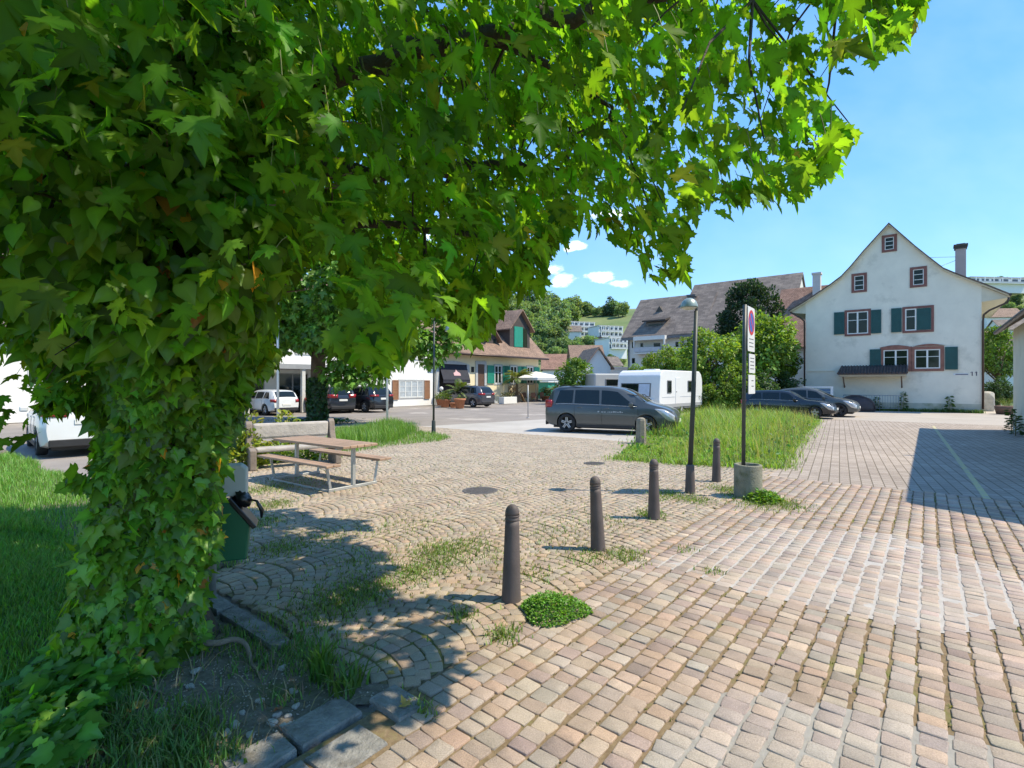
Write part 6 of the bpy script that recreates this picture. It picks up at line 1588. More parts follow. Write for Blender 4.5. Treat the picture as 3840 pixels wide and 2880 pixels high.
# ------------------------------------------------------------------ green waste bin on its post by the maple
Yb = 4.25; bp = PT(853, 1440, Yb)
bn2 = thing('dog_waste_bin', 'green waste bin with grey dispenser hood and black bag beside the ivy trunk', 'waste bin', (bp.x, bp.y, 0), R(22))
MGB = mat('m_bin_green', (0.016,0.15,0.07), 0.45, 0.08, 2); MHD = mat('m_bin_grey', (0.52,0.57,0.58), 0.5, 0.08, 2); BLK = mat('m_bag_black', (0.012,0.013,0.016), 0.3, 0.3, 10, spec=0.6)
MB().cyl(-0.125,0.115,0,1.12,0.03,10).build('post', GV, bn2)
pf = [(-0.13,0.40),(0.08,0.40),(0.08,0.86),(-0.15,0.70)]
MB().prism([(x_, z_) for x_, z_ in ((-0.17,0.385),(0.145,0.385),(0.175,0.66),(0.02,0.86),(-0.17,0.86))], lambda q: (q[0],-0.12,q[1]), lambda q: (q[0],0.08,q[1])).build('bin_body', MGB, bn2, bevel=0.012)
MB().prism([(0.01,0.87),(0.195,0.625),(0.225,0.645),(0.035,0.895)], lambda q: (q[0],-0.135,q[1]), lambda q: (q[0],0.09,q[1])).build('bin_rim', BLK, bn2, bevel=0.006)
bg_ = bmesh.new(); bmesh.ops.create_icosphere(bg_, subdivisions=3, radius=1)
for v in bg_.verts: v.co = Vector((v.co.x*0.08, v.co.y*0.08, v.co.z*0.055))*(1+0.18*math.sin(v.co.x*9+v.co.y*5)*math.cos(v.co.z*8)+random.uniform(-0.09,0.09))
MB().bm(bg_, Matrix.Translation((0.115,-0.02,0.86)) @ Matrix.Rotation(0.9,4,'Y'), True).build('bin_bag', BLK, bn2)
MB().tube([(0.16,-0.06,0.86),(0.22,-0.07,0.84),(0.26,-0.075,0.76),(0.255,-0.07,0.70)], [0.006,0.012,0.018,0.008], 6).build('bag_tie', BLK, bn2)
MB().prism([(-0.13,0.885),(0.0,0.885),(0.145,0.885),(0.145,1.10),(0.10,1.14),(-0.13,1.14)], lambda q: (q[0],-0.05,q[1]), lambda q: (q[0],0.10,q[1])).build('dispenser_hood', MHD, bn2, bevel=0.012)
# ------------------------------------------------------------------ vehicles
def lerp_pts(x, pts):
    return np.interp(x, [p[0] for p in pts], [p[1] for p in pts])
def smooth1(v, n=2):
    for _ in range(n):
        w_ = v.copy(); w_[1:-1] = 0.25*v[:-2] + 0.5*v[1:-1] + 0.25*v[2:]; v = w_
    return v
TYRE = mat('m_tyre', (0.022,0.022,0.023), 0.85, 0.2, 10); RIM = mat('m_rim', (0.50,0.51,0.53), 0.35, 0.1, 5, metal=0.7); RIMD = mat('m_rim_dark', (0.10,0.10,0.105), 0.35, 0.1, 5, metal=0.6)
CGL = mat('m_car_glass', (0.010,0.014,0.013), 0.02, 0.2, 2, spec=0.5); TRIM = mat('m_car_trim', (0.02,0.02,0.022), 0.6, 0.2, 5)
CHROME = mat('m_chrome', (0.6,0.6,0.62), 0.15, 0.05, 2, metal=1.0); LIGHTW = mat('m_headlight', (0.50,0.53,0.56), 0.12, 0.1, 4, spec=0.9, metal=0.3); LIGHTR = mat('m_taillight', (0.30,0.012,0.015), 0.2, 0.15, 6, spec=0.8)
PLATE = mat('m_plate', (0.70,0.70,0.67), 0.5, 0.03)
_wh = {}
def wheel_meshes(r_, wd, dark):
    key = (r_, wd, dark)
    if key in _wh: return _wh[key]
    q = Matrix.Rotation(R(90), 4, 'X')
    ty = MB().lathe([(r_*0.66,-wd/2),(r_*0.94,-wd/2),(r_,-wd*0.32),(r_,wd*0.32),(r_*0.94,wd/2),(r_*0.66,wd/2),(r_*0.64,0),(r_*0.66,-wd/2)], 30, q, cap=False)
    me = bpy.data.meshes.new('tyre'); me.from_pydata(ty.v, [], ty.f); me.polygons.foreach_set('use_smooth', ty.sm); me.materials.append(TYRE)
    rm = MB().lathe([(r_*0.69,-wd*0.46),(r_*0.66,-wd*0.42),(r_*0.62,-wd*0.30),(r_*0.60,wd*0.3)], 30, q, cap=False)
    rm.lathe([(0.001,-wd*0.41),(r_*0.13,-wd*0.41),(r_*0.15,-wd*0.30)], 14, q, cap=False)
    for k_ in range(5):
        a_ = 2*PI*k_/5
        for da in (-0.16, 0.16):
            M_ = Matrix.Rotation(a_, 4, 'Y')
            rm.bbox(-r_*0.055 + da*r_*0.5, r_*0.055 + da*r_*0.5, -wd*0.43, -wd*0.30, r_*0.08, r_*0.64, 0.008, M_)
    me2 = bpy.data.meshes.new('rim'); me2.from_pydata(rm.v, [], rm.f); me2.polygons.foreach_set('use_smooth', rm.sm); me2.materials.append(RIMD if dark else RIM)
    bk = MB().lathe([(0.001,-wd*0.05),(r_*0.62,-wd*0.05)], 24, q, cap=False)
    me3 = bpy.data.meshes.new('brake'); me3.from_pydata(bk.v, [], bk.f); me3.materials.append(TRIM)
    _wh[key] = (me, me2, me3); return _wh[key]

def make_car(name, label, cat, loc, heading, paint, Ln, Wd, top, belt, wheels, wr, wins, screen, rearwin, group=None, dark_rim=False, rails=False, tail=None, zb=0.2, gh_in=0.20, glass_roof=False, chrome=False, kind='hatch'):
    """body lofted through cross-sections; x=0 rear, x=Ln front. top/belt: profiles (x,z)."""
    t = thing(name, label, cat, (loc[0], loc[1], 0), math.atan2(heading[1], heading[0]), group)
    xs = np.unique(np.concatenate([np.linspace(0, 0.05, 6)*Ln, np.linspace(0.05, 0.25, 14)*Ln, np.linspace(0.25, 0.8, 26)*Ln, np.linspace(0.8, 0.95, 10)*Ln, np.linspace(0.95, 1.0, 6)*Ln]))
    ztop = smooth1(lerp_pts(xs, top), 1); zbelt = np.minimum(smooth1(lerp_pts(xs, belt), 2), ztop-0.015)
    half = Wd/2*lerp_pts(xs/Ln, [(0,0.84),(0.015,0.90),(0.06,0.965),(0.2,1.0),(0.72,1.0),(0.86,0.975),(0.94,0.90),(0.98,0.80),(1.0,0.66)])
    zlow = lerp_pts(xs/Ln, [(0,zb+0.16),(0.03,zb+0.06),(0.10,zb),(0.88,zb),(0.96,zb+0.03),(1.0,zb+0.10)])
    gh_ = np.clip((ztop-zbelt)/0.5, 0, 1)
    wt = half*(1-gh_in*gh_) - 0.05*(1-gh_) - 0.035*gh_
    def ring(i):
        h, zl, zbl, zt, w_ = half[i], zlow[i], zbelt[i], ztop[i], wt[i]
        return [(0,zl),(h*0.80,zl),(h*0.95,zl+0.05),(h*0.985,zl+0.20),(h,zl+0.55*(zbl-zl)),(h*0.985,zbl-0.05),(h*0.955,zbl),(w_,zt-0.055*gh_[i]-0.012),(w_*0.90,zt-0.008),(w_*0.5,zt+0.012),(0,zt+0.018)]
    rings = [ring(i) for i in range(len(xs))]; nr = len(rings[0])
    vs = []; 
    for x_, rg in zip(xs, rings):
        full = [(x_-Ln/2, y_, z_) for y_, z_ in rg] + [(x_-Ln/2, -y_, z_) for y_, z_ in rg[-2:0:-1]]
        vs += full
    n2 = 2*nr-2; fs = []
    for i in range(len(xs)-1):
        for k_ in range(n2): fs.append((i*n2+k_, (i+1)*n2+k_, (i+1)*n2+(k_+1) % n2, i*n2+(k_+1) % n2))
    fs.append(tuple(range(n2))); fs.append(tuple(range((len(xs)-1)*n2, len(xs)*n2))[::-1])
    body = MB().add(vs, fs, True).build('body', paint, t)
    # wheel arches cut out of the body
    cut = MB()
    for wx in wheels:
        for sy in (-1, 1): cut.lathe([(wr*1.13,-0.30),(wr*1.13,0.14)] if sy > 0 else [(wr*1.13,-0.14),(wr*1.13,0.30)], 28, Matrix.Translation((wx-Ln/2, sy*Wd/2, wr)) @ Matrix.Rotation(R(-90 if sy > 0 else -90), 4, 'X'), smooth=False)
    co_ = cut.build('cutter', TRIM); co_.parent = t
    bpy.context.view_layer.update()
    md = body.modifiers.new('b','BOOLEAN'); md.object = co_; md.operation = 'DIFFERENCE'; md.solver = 'EXACT'
    dg = bpy.context.evaluated_depsgraph_get(); dg.update()
    me = bpy.data.meshes.new_from_object(body.evaluated_get(dg)); body.modifiers.clear(); body.data = me
    me.materials.clear(); me.materials.append(paint)
    bpy.data.objects.remove(co_)
    me.set_sharp_from_angle(angle=R(40))
    # under-body
    MB().box(-Ln*0.44, Ln*0.44, -Wd*0.36, Wd*0.36, zb-0.05, zb+0.25).build('underbody', TRIM, t)
    f = lambda arr, x_: float(np.interp(x_, xs, arr))
    def side_pt(x_, u, sy, off=0.006):          # u 0 belt .. 1 roof edge
        h = f(half, x_)*0.955; w_ = f(wt, x_); z0 = f(zbelt, x_); z1 = f(ztop, x_)-0.055*f(gh_, x_)-0.012
        y_ = h+(w_-h)*u; z_ = z0+(z1-z0)*u; nn = Vector((0, z1-z0, h-w_)).normalized()
        return (x_-Ln/2, sy*(y_+off*nn.y), z_+off*nn.z)
    for (xa, xb, xc, xd) in wins:               # bottom rear, bottom front, top front, top rear
        for sy in (-1, 1):
            mb = MB(); nx, nu = 8, 4; g_ = []
            for j in range(nu+1):
                u = 0.07+(0.88-0.07)*j/nu; s_ = j/nu; l_, r_ = xa+(xd-xa)*s_, xb+(xc-xb)*s_
                for i in range(nx+1): g_.append(side_pt(l_+(r_-l_)*i/nx, u, sy))
            mb.add(g_, [(j*(nx+1)+i, j*(nx+1)+i+1, (j+1)*(nx+1)+i+1, (j+1)*(nx+1)+i) for j in range(nu) for i in range(nx)], True); mb.build('side_window', CGL, t)
    def top_patch(nm, x0, x1, kk, m_, off=0.007):
        mb = MB(); nx, ny = 10, 8; g_ = []
        for i in range(nx+1):
            x_ = x0+(x1-x0)*i/nx; w_ = f(wt, x_)*kk; sl = (f(ztop, min(x_+0.02, Ln))-f(ztop, max(x_-0.02, 0)))/0.04
            nn = Vector((-sl, 0, 1)).normalized()
            for j in range(ny+1):
                y_ = -w_+2*w_*j/ny; ay = abs(y_)/max(f(wt, x_), 1e-3)
                z_ = f(ztop, x_) + float(np.interp(ay, [0, 0.5, 0.9, 1.0], [0.018, 0.012, -0.008, -0.03]))
                g_.append((x_-Ln/2+off*nn.x, y_, z_+off*nn.z))
        mb.add(g_, [(i*(ny+1)+j, i*(ny+1)+j+1, (i+1)*(ny+1)+j+1, (i+1)*(ny+1)+j) for i in range(nx) for j in range(ny)], True); return mb.build(nm, m_, t)
    top_patch('windscreen', screen[0], screen[1], 0.90, CGL)
    top_patch('rear_window', rearwin[0], rearwin[1], 0.86, CGL, 0.012)
    mt, mr_, mbk = wheel_meshes(wr, 0.22, dark_rim)
    for wx in wheels:
        for sy in (-1, 1):
            w_ = mesh_obj('wheel', mt, t); w_.location = (wx-Ln/2, sy*(Wd/2-0.125), wr); w_.rotation_euler = (0, 0, 0 if sy < 0 else PI)
            mesh_obj('rim', mr_, w_); mesh_obj('brake_disc', mbk, w_)
    # door gaps, handles, sill, mirrors
    def seam(x0, z0, x1, z1, sy):
        pts = []
        for k_ in range(9):
            s_ = k_/8; x_ = x0+(x1-x0)*s_; z_ = z0+(z1-z0)*s_
            i = int(np.argmin(np.abs(xs-x_))); rg = rings[i][1:7]; y_ = float(np.interp(z_, [p[1] for p in rg], [p[0] for p in rg])); pts.append((x_-Ln/2, sy*(y_+0.001), z_))
        return pts
    doorx = sorted(set([w_[0] for w_ in wins[1:]] + [wins[-1][1]] ))
    for sy in (-1, 1):
        mb = MB()
        for dx_ in doorx: mb.tube(seam(dx_+0.02, zb+0.14, dx_, f(zbelt, dx_)-0.01, sy), 0.006, 4, cap=False)
        mb.tube(seam(wheels[0]+wr*1.2, zb+0.13, wheels[1]-wr*1.2, zb+0.13, sy), 0.007, 4, cap=False)
        mb.build('door_gap', TRIM, t)
        for dx_ in doorx[:-1] if len(doorx) > 1 else doorx:
            x_ = dx_+0.20; i = int(np.argmin(np.abs(xs-x_))); y_ = half[i]*0.985; z_ = zbelt[i]-0.10
            MB().bbox(x_-Ln/2-0.09, x_-Ln/2+0.09, sy*y_-0.02, sy*y_+0.02, z_-0.015, z_+0.015, 0.008).build('door_handle', paint, t)
        xm = wins[-1][1]-0.22; hm = f(half, xm)
        mb = MB().bbox(xm-Ln/2-0.07, xm-Ln/2+0.07, sy*(hm+0.10)-0.10, sy*(hm+0.10)+0.09, f(zbelt, xm)-0.0, f(zbelt, xm)+0.16, 0.04, seg=2); mb.build('wing_mirror', paint, t)
        MB().bbox(-Ln*0.5+wheels[0]+wr*1.15, -Ln*0.5+wheels[1]-wr*1.15, sy*Wd*0.485-0.012, sy*Wd*0.485+0.012, zb+0.0, zb+0.10, 0.008).build('sill', TRIM, t)
        # lamps
        zl = f(zbelt, Ln*0.93)
        i = int(np.argmin(np.abs(xs-Ln*0.935)))
        hl = MB()
        for k_ in range(7):
            pass
        def ring_pt(x_, s_, off=0.012):
            i = int(np.clip(np.searchsorted(xs, x_), 1, len(xs)-1)); w_ = (x_-xs[i-1])/(xs[i]-xs[i-1])
            def at_(rg): j = min(int(s_), nr-2); q = s_-j; return Vector((rg[j][0]+(rg[j+1][0]-rg[j][0])*q, rg[j][1]+(rg[j+1][1]-rg[j][1])*q))
            p_ = at_(rings[i-1])*(1-w_) + at_(rings[i])*w_
            return Vector((x_-Ln/2+off*0.6, sy*(p_.x+off), p_.y+off*0.5))
        nh = 8; gq = []
        for k_ in range(nh+1):
            q = k_/nh; x_ = Ln*(0.845+0.135*q); lo_ = 5.1-1.25*min(1.0, q*1.5); hi_ = 5.55+0.75*min(1.0, q*2)
            for j in range(4): gq.append(ring_pt(x_, lo_+(hi_-lo_)*j/3))
        hl.add(gq, [(k_*4+j, k_*4+j+1, k_*4+5+j, k_*4+4+j) for k_ in range(nh) for j in range(3)], True); o = hl.build('headlight', LIGHTW, t); o.modifiers.new('s','SOLIDIFY').thickness = 0.02
        tz0, tz1, ty0, ty1 = tail or (0.80, 1.0, 0.50, 0.93)
        hb = Wd/2*0.88
        xr = float(np.interp((tz0+tz1)/2, [0,0.3,0.9,3], [0,0,0,0]))
        ta = MB(); nx = 6; gq = []
        for k_ in range(nx+1):
            s_ = k_/nx; yy = hb*(ty0+(1.02-ty0)*min(1, s_*1.5)); 
            xx = -0.012 if s_ < 0.55 else -0.012+0.30*((s_-0.55)/0.45)
            if s_ >= 0.55: yy = f(half, max(xx, 0.0))*0.985+0.008
            gq.append((xx-Ln/2, sy*yy, tz1)); gq.append((xx-Ln/2-0.0, sy*yy, tz0+(0.03*s_)))
        # follow the slope of the tail: push out to the body line
        ta.add(gq, [(2*k_, 2*k_+2, 2*k_+3, 2*k_+1) for k_ in range(nx)], True); o = ta.build('taillight', LIGHTR, t); o.modifiers.new('s','SOLIDIFY').thickness = 0.03
        if rails: MB().tube([(wins[0][0]-Ln/2+0.1, sy*(f(wt, Ln*0.3)-0.04), f(ztop, wins[0][0]+0.1)+0.01), (wins[0][0]-Ln/2+0.3, sy*(f(wt, Ln*0.35)-0.04), f(ztop, Ln*0.2)+0.05), (screen[1]-Ln/2-0.3, sy*(f(wt, screen[1]-0.3)-0.04), f(ztop, screen[1]-0.3)+0.05), (screen[1]-Ln/2-0.05, sy*(f(wt, screen[1])-0.04), f(ztop, screen[1])+0.01)], 0.016, 6).build('roof_rail', TRIM, t)
        if chrome: MB().tube([side_pt(wins[0][0], 0.03, sy, 0.012)] + [side_pt(x_, 0.03, sy, 0.012) for x_ in np.linspace(wins[0][0]+0.05, wins[-1][1]-0.05, 12)], 0.010, 4).build('window_trim', CHROME, t)
    # front and rear details
    zg = f(zbelt, Ln*0.97)-0.16; xf = Ln/2
    MB().bbox(xf-0.05, xf+0.012, -Wd*0.20, Wd*0.20, zg-0.05, zg+0.06, 0.02).build('grille', TRIM, t)
    MB().bbox(xf-0.06, xf+0.006, -Wd*0.30, Wd*0.30, zb+0.10, zb+0.23, 0.02).build('lower_intake', TRIM, t)
    MB().bbox(xf-0.01, xf+0.022, -0.26, 0.26, zb+0.245, zb+0.355, 0.004).build('number_plate', PLATE, t)
    MB().bbox(-xf-0.016, -xf+0.05, -Wd*0.40, Wd*0.40, zb+0.05, zb+0.24, 0.02).build('rear_bumper_trim', TRIM, t)
    pz = (tail[0]-0.12 if tail else 0.72)
    MB().bbox(-xf-0.022, -xf+0.03, -0.26, 0.26, pz-0.06, pz+0.06, 0.004).build('number_plate', PLATE, t)
    return t

P_ANT = mat('m_paint_anthracite', (0.085,0.091,0.089), 0.34, 0.06, 1, metal=0.25, coat=0.6)
P_BLK = mat('m_paint_black', (0.018,0.020,0.024), 0.28, 0.06, 1, metal=0.3, coat=0.9)
P_BLU = mat('m_paint_darkblue', (0.020,0.024,0.036), 0.30, 0.06, 1, metal=0.4, coat=0.9)
P_GRY = mat('m_paint_grey', (0.10,0.10,0.115), 0.32, 0.06, 1, metal=0.5, coat=0.8)
P_WHT = mat('m_paint_white', (0.68,0.69,0.69), 0.35, 0.04, 1, coat=0.7)

# people carrier, centre
MPV = dict(Ln=4.85, Wd=1.90, top=[(0,0.98),(0.02,1.05),(0.10,1.30),(0.28,1.63),(0.55,1.70),(1.5,1.72),(2.45,1.70),(2.95,1.62),(3.35,1.43),(3.80,1.14),(4.05,1.07),(4.45,0.97),(4.70,0.86),(4.82,0.72),(4.85,0.62)],
  belt=[(0,0.96),(0.6,1.05),(2.0,1.02),(3.2,0.98),(3.8,0.99),(4.4,0.90),(4.85,0.58)], wheels=(0.88,3.80), wr=0.345,
  wins=[(0.42,1.10,1.12,0.58),(1.18,2.12,2.10,1.19),(2.20,3.52,2.78,2.19)], screen=(2.98,3.80), rearwin=(0.06,0.28), tail=(0.90,1.20,0.72,1.0), rails=True, gh_in=0.17, chrome=True)
rw = Vector(G(2128,1619)); hd = Vector((0.915,-0.40)); hd.normalize(); nn_ = Vector((hd.y,-hd.x))   # right-hand side faces the viewer
cpos = rw + hd*(MPV['Ln']/2-0.88) - nn_*0.80
van = make_car('people_carrier', 'dark grey people carrier parked side-on in the middle of the square', 'car', cpos, hd, P_ANT, **MPV)
# faint lettering on its flank
mb = MB(); yy = -MPV['Wd']/2-0.006; xx = -0.35; random.seed(5)
while xx < 0.55:
    l_ = random.uniform(0.03,0.08); mb.box(xx, xx+l_, yy, yy+0.004, 0.765, 0.80+random.choice([0,0.02])); xx += l_+random.choice([0.02,0.02,0.07])
mb.build('door_lettering', mat('m_lettering', (0.36,0.38,0.39), 0.5), van)

# estate and electric hatch beyond the meadow
EST = dict(Ln=4.55, Wd=1.78, top=[(0,0.90),(0.03,1.0),(0.30,1.36),(0.55,1.43),(1.4,1.46),(2.1,1.45),(2.45,1.38),(2.85,1.16),(3.15,0.98),(3.5,0.94),(4.1,0.86),(4.42,0.74),(4.55,0.56)],
  belt=[(0,0.88),(0.8,0.95),(2.5,0.91),(3.15,0.90),(4.0,0.83),(4.55,0.52)], wheels=(0.85,3.62), wr=0.315, wins=[(0.45,1.08,1.02,0.66),(1.14,1.95,1.93,1.12),(2.02,2.92,2.40,2.0)], screen=(2.48,3.12), rearwin=(0.06,0.30), tail=(0.72,0.92,0.7,1.0), chrome=True)
fw = Vector(G(3056,1570)); hd = Vector((0.80,-0.60)); hd.normalize()
cpos = fw - hd*(3.62-EST['Ln']/2) + Vector((-hd.y, hd.x))*0.78
make_car('estate_car', 'dark estate car half hidden behind the tall meadow grass', 'car', cpos, hd, P_BLK, **EST)
EV = dict(Ln=4.70, Wd=1.90, top=[(0,0.98),(0.04,1.08),(0.35,1.26),(0.95,1.50),(1.6,1.58),(2.3,1.58),(2.75,1.48),(3.2,1.24),(3.55,1.05),(3.9,0.99),(4.35,0.90),(4.60,0.78),(4.70,0.60)],
  belt=[(0,0.96),(0.9,1.05),(2.4,0.99),(3.5,0.97),(4.2,0.88),(4.70,0.56)], wheels=(0.88,3.80), wr=0.365, wins=[(0.75,1.35,1.34,1.05),(1.42,2.25,2.22,1.44),(2.32,3.30,2.72,2.29)], screen=(2.78,3.55), rearwin=(0.10,0.90), tail=(0.88,0.96,0.1,1.0), dark_rim=True, zb=0.22)
fw = Vector(G(3118,1566)); hd = Vector((0.80,-0.60)); hd.normalize()
cpos = fw - hd*(3.80-EV['Ln']/2) + Vector((-hd.y, hd.x))*0.82 + Vector((0.75,0.55))
make_car('electric_car', 'dark grey hatchback with black wheels parked behind the estate car', 'car', cpos, hd, P_ANT, **EV)

SUV = dict(Ln=4.60, Wd=1.87, top=[(0,0.95),(0.03,1.08),(0.14,1.30),(0.36,1.55),(0.8,1.64),(1.6,1.67),(2.3,1.65),(2.75,1.54),(3.15,1.28),(3.45,1.11),(3.8,1.06),(4.3,0.98),(4.52,0.82),(4.60,0.64)],
  belt=[(0,0.93),(0.7,1.07),(2.4,1.03),(3.4,1.03),(4.1,0.95),(4.60,0.60)], wheels=(0.85,3.58), wr=0.355, wins=[(0.48,1.12,1.10,0.66),(1.18,2.02,2.0,1.19),(2.10,3.15,2.65,2.08)], screen=(2.78,3.45), rearwin=(0.05,0.36), tail=(0.88,1.10,0.52,1.0), rails=True)
def park_rear(label, pxr, pyr, hd, paint, name='parked_car', spec=SUV, **kw):
    """stand a car with the middle of its rear bumper over a surveyed ground point"""
    hd = Vector(hd).normalized(); r_ = Vector(G(pxr, pyr)); c_ = r_ + hd*spec['Ln']/2
    return make_car(name, label, 'car', c_, hd, paint, **{**spec, **kw})
park_rear('dark blue car with wide red tail lights just right of the second tree', 1288, 1549, (-0.62,0.78), P_BLU, tail=(0.92,1.16,0.42,1.0))
park_rear('black car with slim tail lights, right of the one with wide red lights', 1440, 1545, (-0.80,0.60), P_BLK, tail=(0.98,1.12,0.5,1.0))
park_rear('dark car mostly hidden behind the trunk of the second tree', 1196, 1545, (-0.60,0.80), P_BLK, spec=EST)
park_rear('grey crossover parked at the terracotta pots before the yellow house', 1832, 1527, (-0.80,0.60), P_GRY, tail=(0.92,1.10,0.5,1.0))
park_rear('white car seen from behind through the leaves left of the ivy', 330, 1708, (-0.72,0.69), P_WHT, tail=(0.98,1.10,0.5,1.0))
park_rear('white car parked by the shop behind the white flag pole', 1075, 1556, (-0.80,0.60), P_WHT, spec=EST)

# ------------------------------------------------------------------ caravan
cc = Vector(G(2474,1558)); ex_ = Vector((0.66,0.75)).normalized(); ey_ = Vector((-ex_.y, ex_.x))
def caravan(corner, ln, wd, label, ht=2.62):
    t = thing('caravan', label, 'caravan', (corner.x, corner.y, 0), math.atan2(ex_.y, ex_.x))     # x along its length (away), y across to the left
    CW = mat('m_caravan', (0.74,0.74,0.73), 0.4, 0.04, 1.2, coat=0.3); 
    pf = [(0.02,0.42),(-0.05,0.9),(0.0,1.55),(0.10,2.30),(0.28,2.50),(0.6,ht),(ln-0.5,ht),(ln-0.18,2.45),(ln,2.1),(ln+0.04,0.9),(ln,0.42)]
    MB().prism(pf, lambda q: (q[0],0,q[1]), lambda q: (q[0],wd,q[1])).build('body', CW, t, bevel=0.06)
    MB().bbox(0.25, ln-0.25, 0.04, wd-0.04, 0.30, 0.42, 0.02).build('chassis', mat('m_chassis', (0.30,0.31,0.32), 0.6), t)
    SK_ = mat('m_skirt', (0.34,0.35,0.36), 0.5, 0.05)
    MB().box(0.08, ln-0.1, -0.012, 0.01, 0.42, 0.62).build('skirt', SK_, t)
    for x0, x1, z0, z1 in ((0.95,1.55,1.25,2.02),(3.9,5.1,1.30,2.02)):
        w_ = MB().bbox(x0,x1,-0.035,0.01,z0,z1,0.03).build('side_window', mat('m_cframe', (0.18,0.18,0.18), 0.5), t)
        MB().bbox(x0+0.05,x1-0.05,-0.045,-0.03,z0+0.05,z1-0.05,0.01).build('pane', CGL, w_)
    d_ = MB().bbox(2.1,2.75,-0.02,0.01,0.60,2.2,0.02).build('door', CW, t); MB().bbox(2.18,2.26,-0.04,-0.02,1.30,1.36,0.01).build('handle', TRIM, d_)
    MB().box(0.3, ln-0.3, -0.012, -0.002, 1.02, 1.045).build('side_stripe', mat('m_stripe', (0.45,0.48,0.52), 0.5), t)
    # end wall with its big window and grey-blue gas locker panel
    fr_ = MB().add([(-0.075,0.55,1.05),(-0.075,wd-0.25,1.05),(0.02,wd-0.25,1.85),(0.02,0.55,1.85),(-0.035,0.55,1.05),(-0.035,wd-0.25,1.05),(0.07,wd-0.25,1.85),(0.07,0.55,1.85)], [(0,1,2,3),(7,6,5,4),(0,4,5,1),(1,5,6,2),(2,6,7,3),(3,7,4,0)]).build('end_window', _M['m_cframe'], t)
    MB().add([(-0.085,1.35,1.10),(-0.085,wd-0.32,1.10),(0.006,wd-0.32,1.80),(0.006,1.35,1.80)], [(0,1,2,3)]).build('pane', CGL, fr_)
    MB().add([(-0.085,0.62,1.10),(-0.085,1.30,1.10),(0.006,1.30,1.80),(0.006,0.62,1.80)], [(0,1,2,3)]).build('blind', mat('m_blind', (0.50,0.56,0.66), 0.6), fr_)
    MB().bbox(-0.10,0.0,0.3,wd-0.3,0.5,0.95,0.03).build('gas_locker', CW, t)
    mt, mr_, mbk = wheel_meshes(0.315, 0.2, False)
    for y_, s_ in ((0.12,0),(wd-0.12,PI)):
        w_ = mesh_obj('wheel', mt, t); w_.location = (ln*0.5,y_,0.315); w_.rotation_euler = (0,0,s_); mesh_obj('rim', mr_, w_)
    MB().tube([(ln-0.1,wd/2-0.5,0.4),(ln+1.1,wd/2,0.42),(ln-0.1,wd/2+0.5,0.4)], 0.04, 6).build('drawbar', mat('m_chassis', (0.30,0.31,0.32), 0.6), t)
    for x_, y_ in ((0.2,0.25),(0.2,wd-0.25),(ln-0.3,0.25),(ln-0.3,wd-0.25)): MB().tube([(x_,y_,0.35),(x_,y_,0.0)], 0.025, 6).build('steady_leg', mat('m_chassis', (0.30,0.31,0.32), 0.6), t)
    MB().bbox(1.5,2.1,wd*0.35,wd*0.65,ht,ht+0.09,0.03).build('roof_hatch', CW, t)
    return t
caravan(cc, 6.3, 2.75, 'large white caravan standing behind the dark people carrier')
# ------------------------------------------------------------------ trees and shrubs with a crown of many leaf-sized faces
MFOL = mat_leaf('m_foliage', 0.38, (1.6, 1.55, 0.6), 0.03, 0.5)
TRUNKM = mat('m_trunk', (0.10,0.075,0.05), 0.95, 0.3, 4, bump=0.8, bscale=18)
def crown_mesh(n_cl, n_leaf, ls, base, cl_r=(0.24, 0.42), squash=1.0, conical=0.0, var=0.25, seed=0, templ=OVAL, hue=0.1, upright=0.0, low=-1.0):
    """crown of unit radius: clumps spread through an uneven ellipsoid, leaves on and inside each clump"""
    r_ = np.random.default_rng(seed)
    q = unit(r_.normal(0, 1, (n_cl, 3))); rad = r_.uniform(0.35, 1.0, n_cl)**0.5
    C = q*rad[:, None]*0.78; C[:, 2] = np.maximum(C[:, 2], low)
    C[:, :2] *= (1 - conical*(C[:, 2:3]+0.8)/1.8); C[:, 2] *= squash
    cr = r_.uniform(cl_r[0], cl_r[1], n_cl)*(1 - 0.4*conical*(C[:, 2]/max(squash,1e-3)+0.8)/1.8)
    w_ = cr**2; k_ = r_.choice(n_cl, n_leaf, p=w_/w_.sum())
    d = unit(r_.normal(0, 1, (n_leaf, 3))); d[:, 2] = d[:, 2]*0.8 + 0.12
    sh = r_.uniform(0.45, 1.0, n_leaf)**0.6
    P = C[k_] + d*(cr[k_]*sh)[:, None]
    out_ = unit(P*np.array([1, 1, 1/squash]) + 0.5*d)
    nr = unit(out_*0.7 + np.array([0, 0, 0.7]) + r_.normal(0, 0.45, (n_leaf, 3)))
    dd = unit(out_*0.8 + r_.normal(0, 0.5, (n_leaf, 3)) + np.array([0, 0, -0.35 + upright]))
    tone = 1 + 0.16*r_.normal(0, 1, n_cl)
    col = jitter_col(base, n_leaf, var, hue)*np.clip(tone, 0.6, 1.5)[k_][:, None]
    o = leaf_set('crown', templ, P, dd, nr, ls*r_.uniform(0.6, 1.4, n_leaf), col, MFOL)
    me = o.data; bpy.data.objects.remove(o); return me
_tr = {}
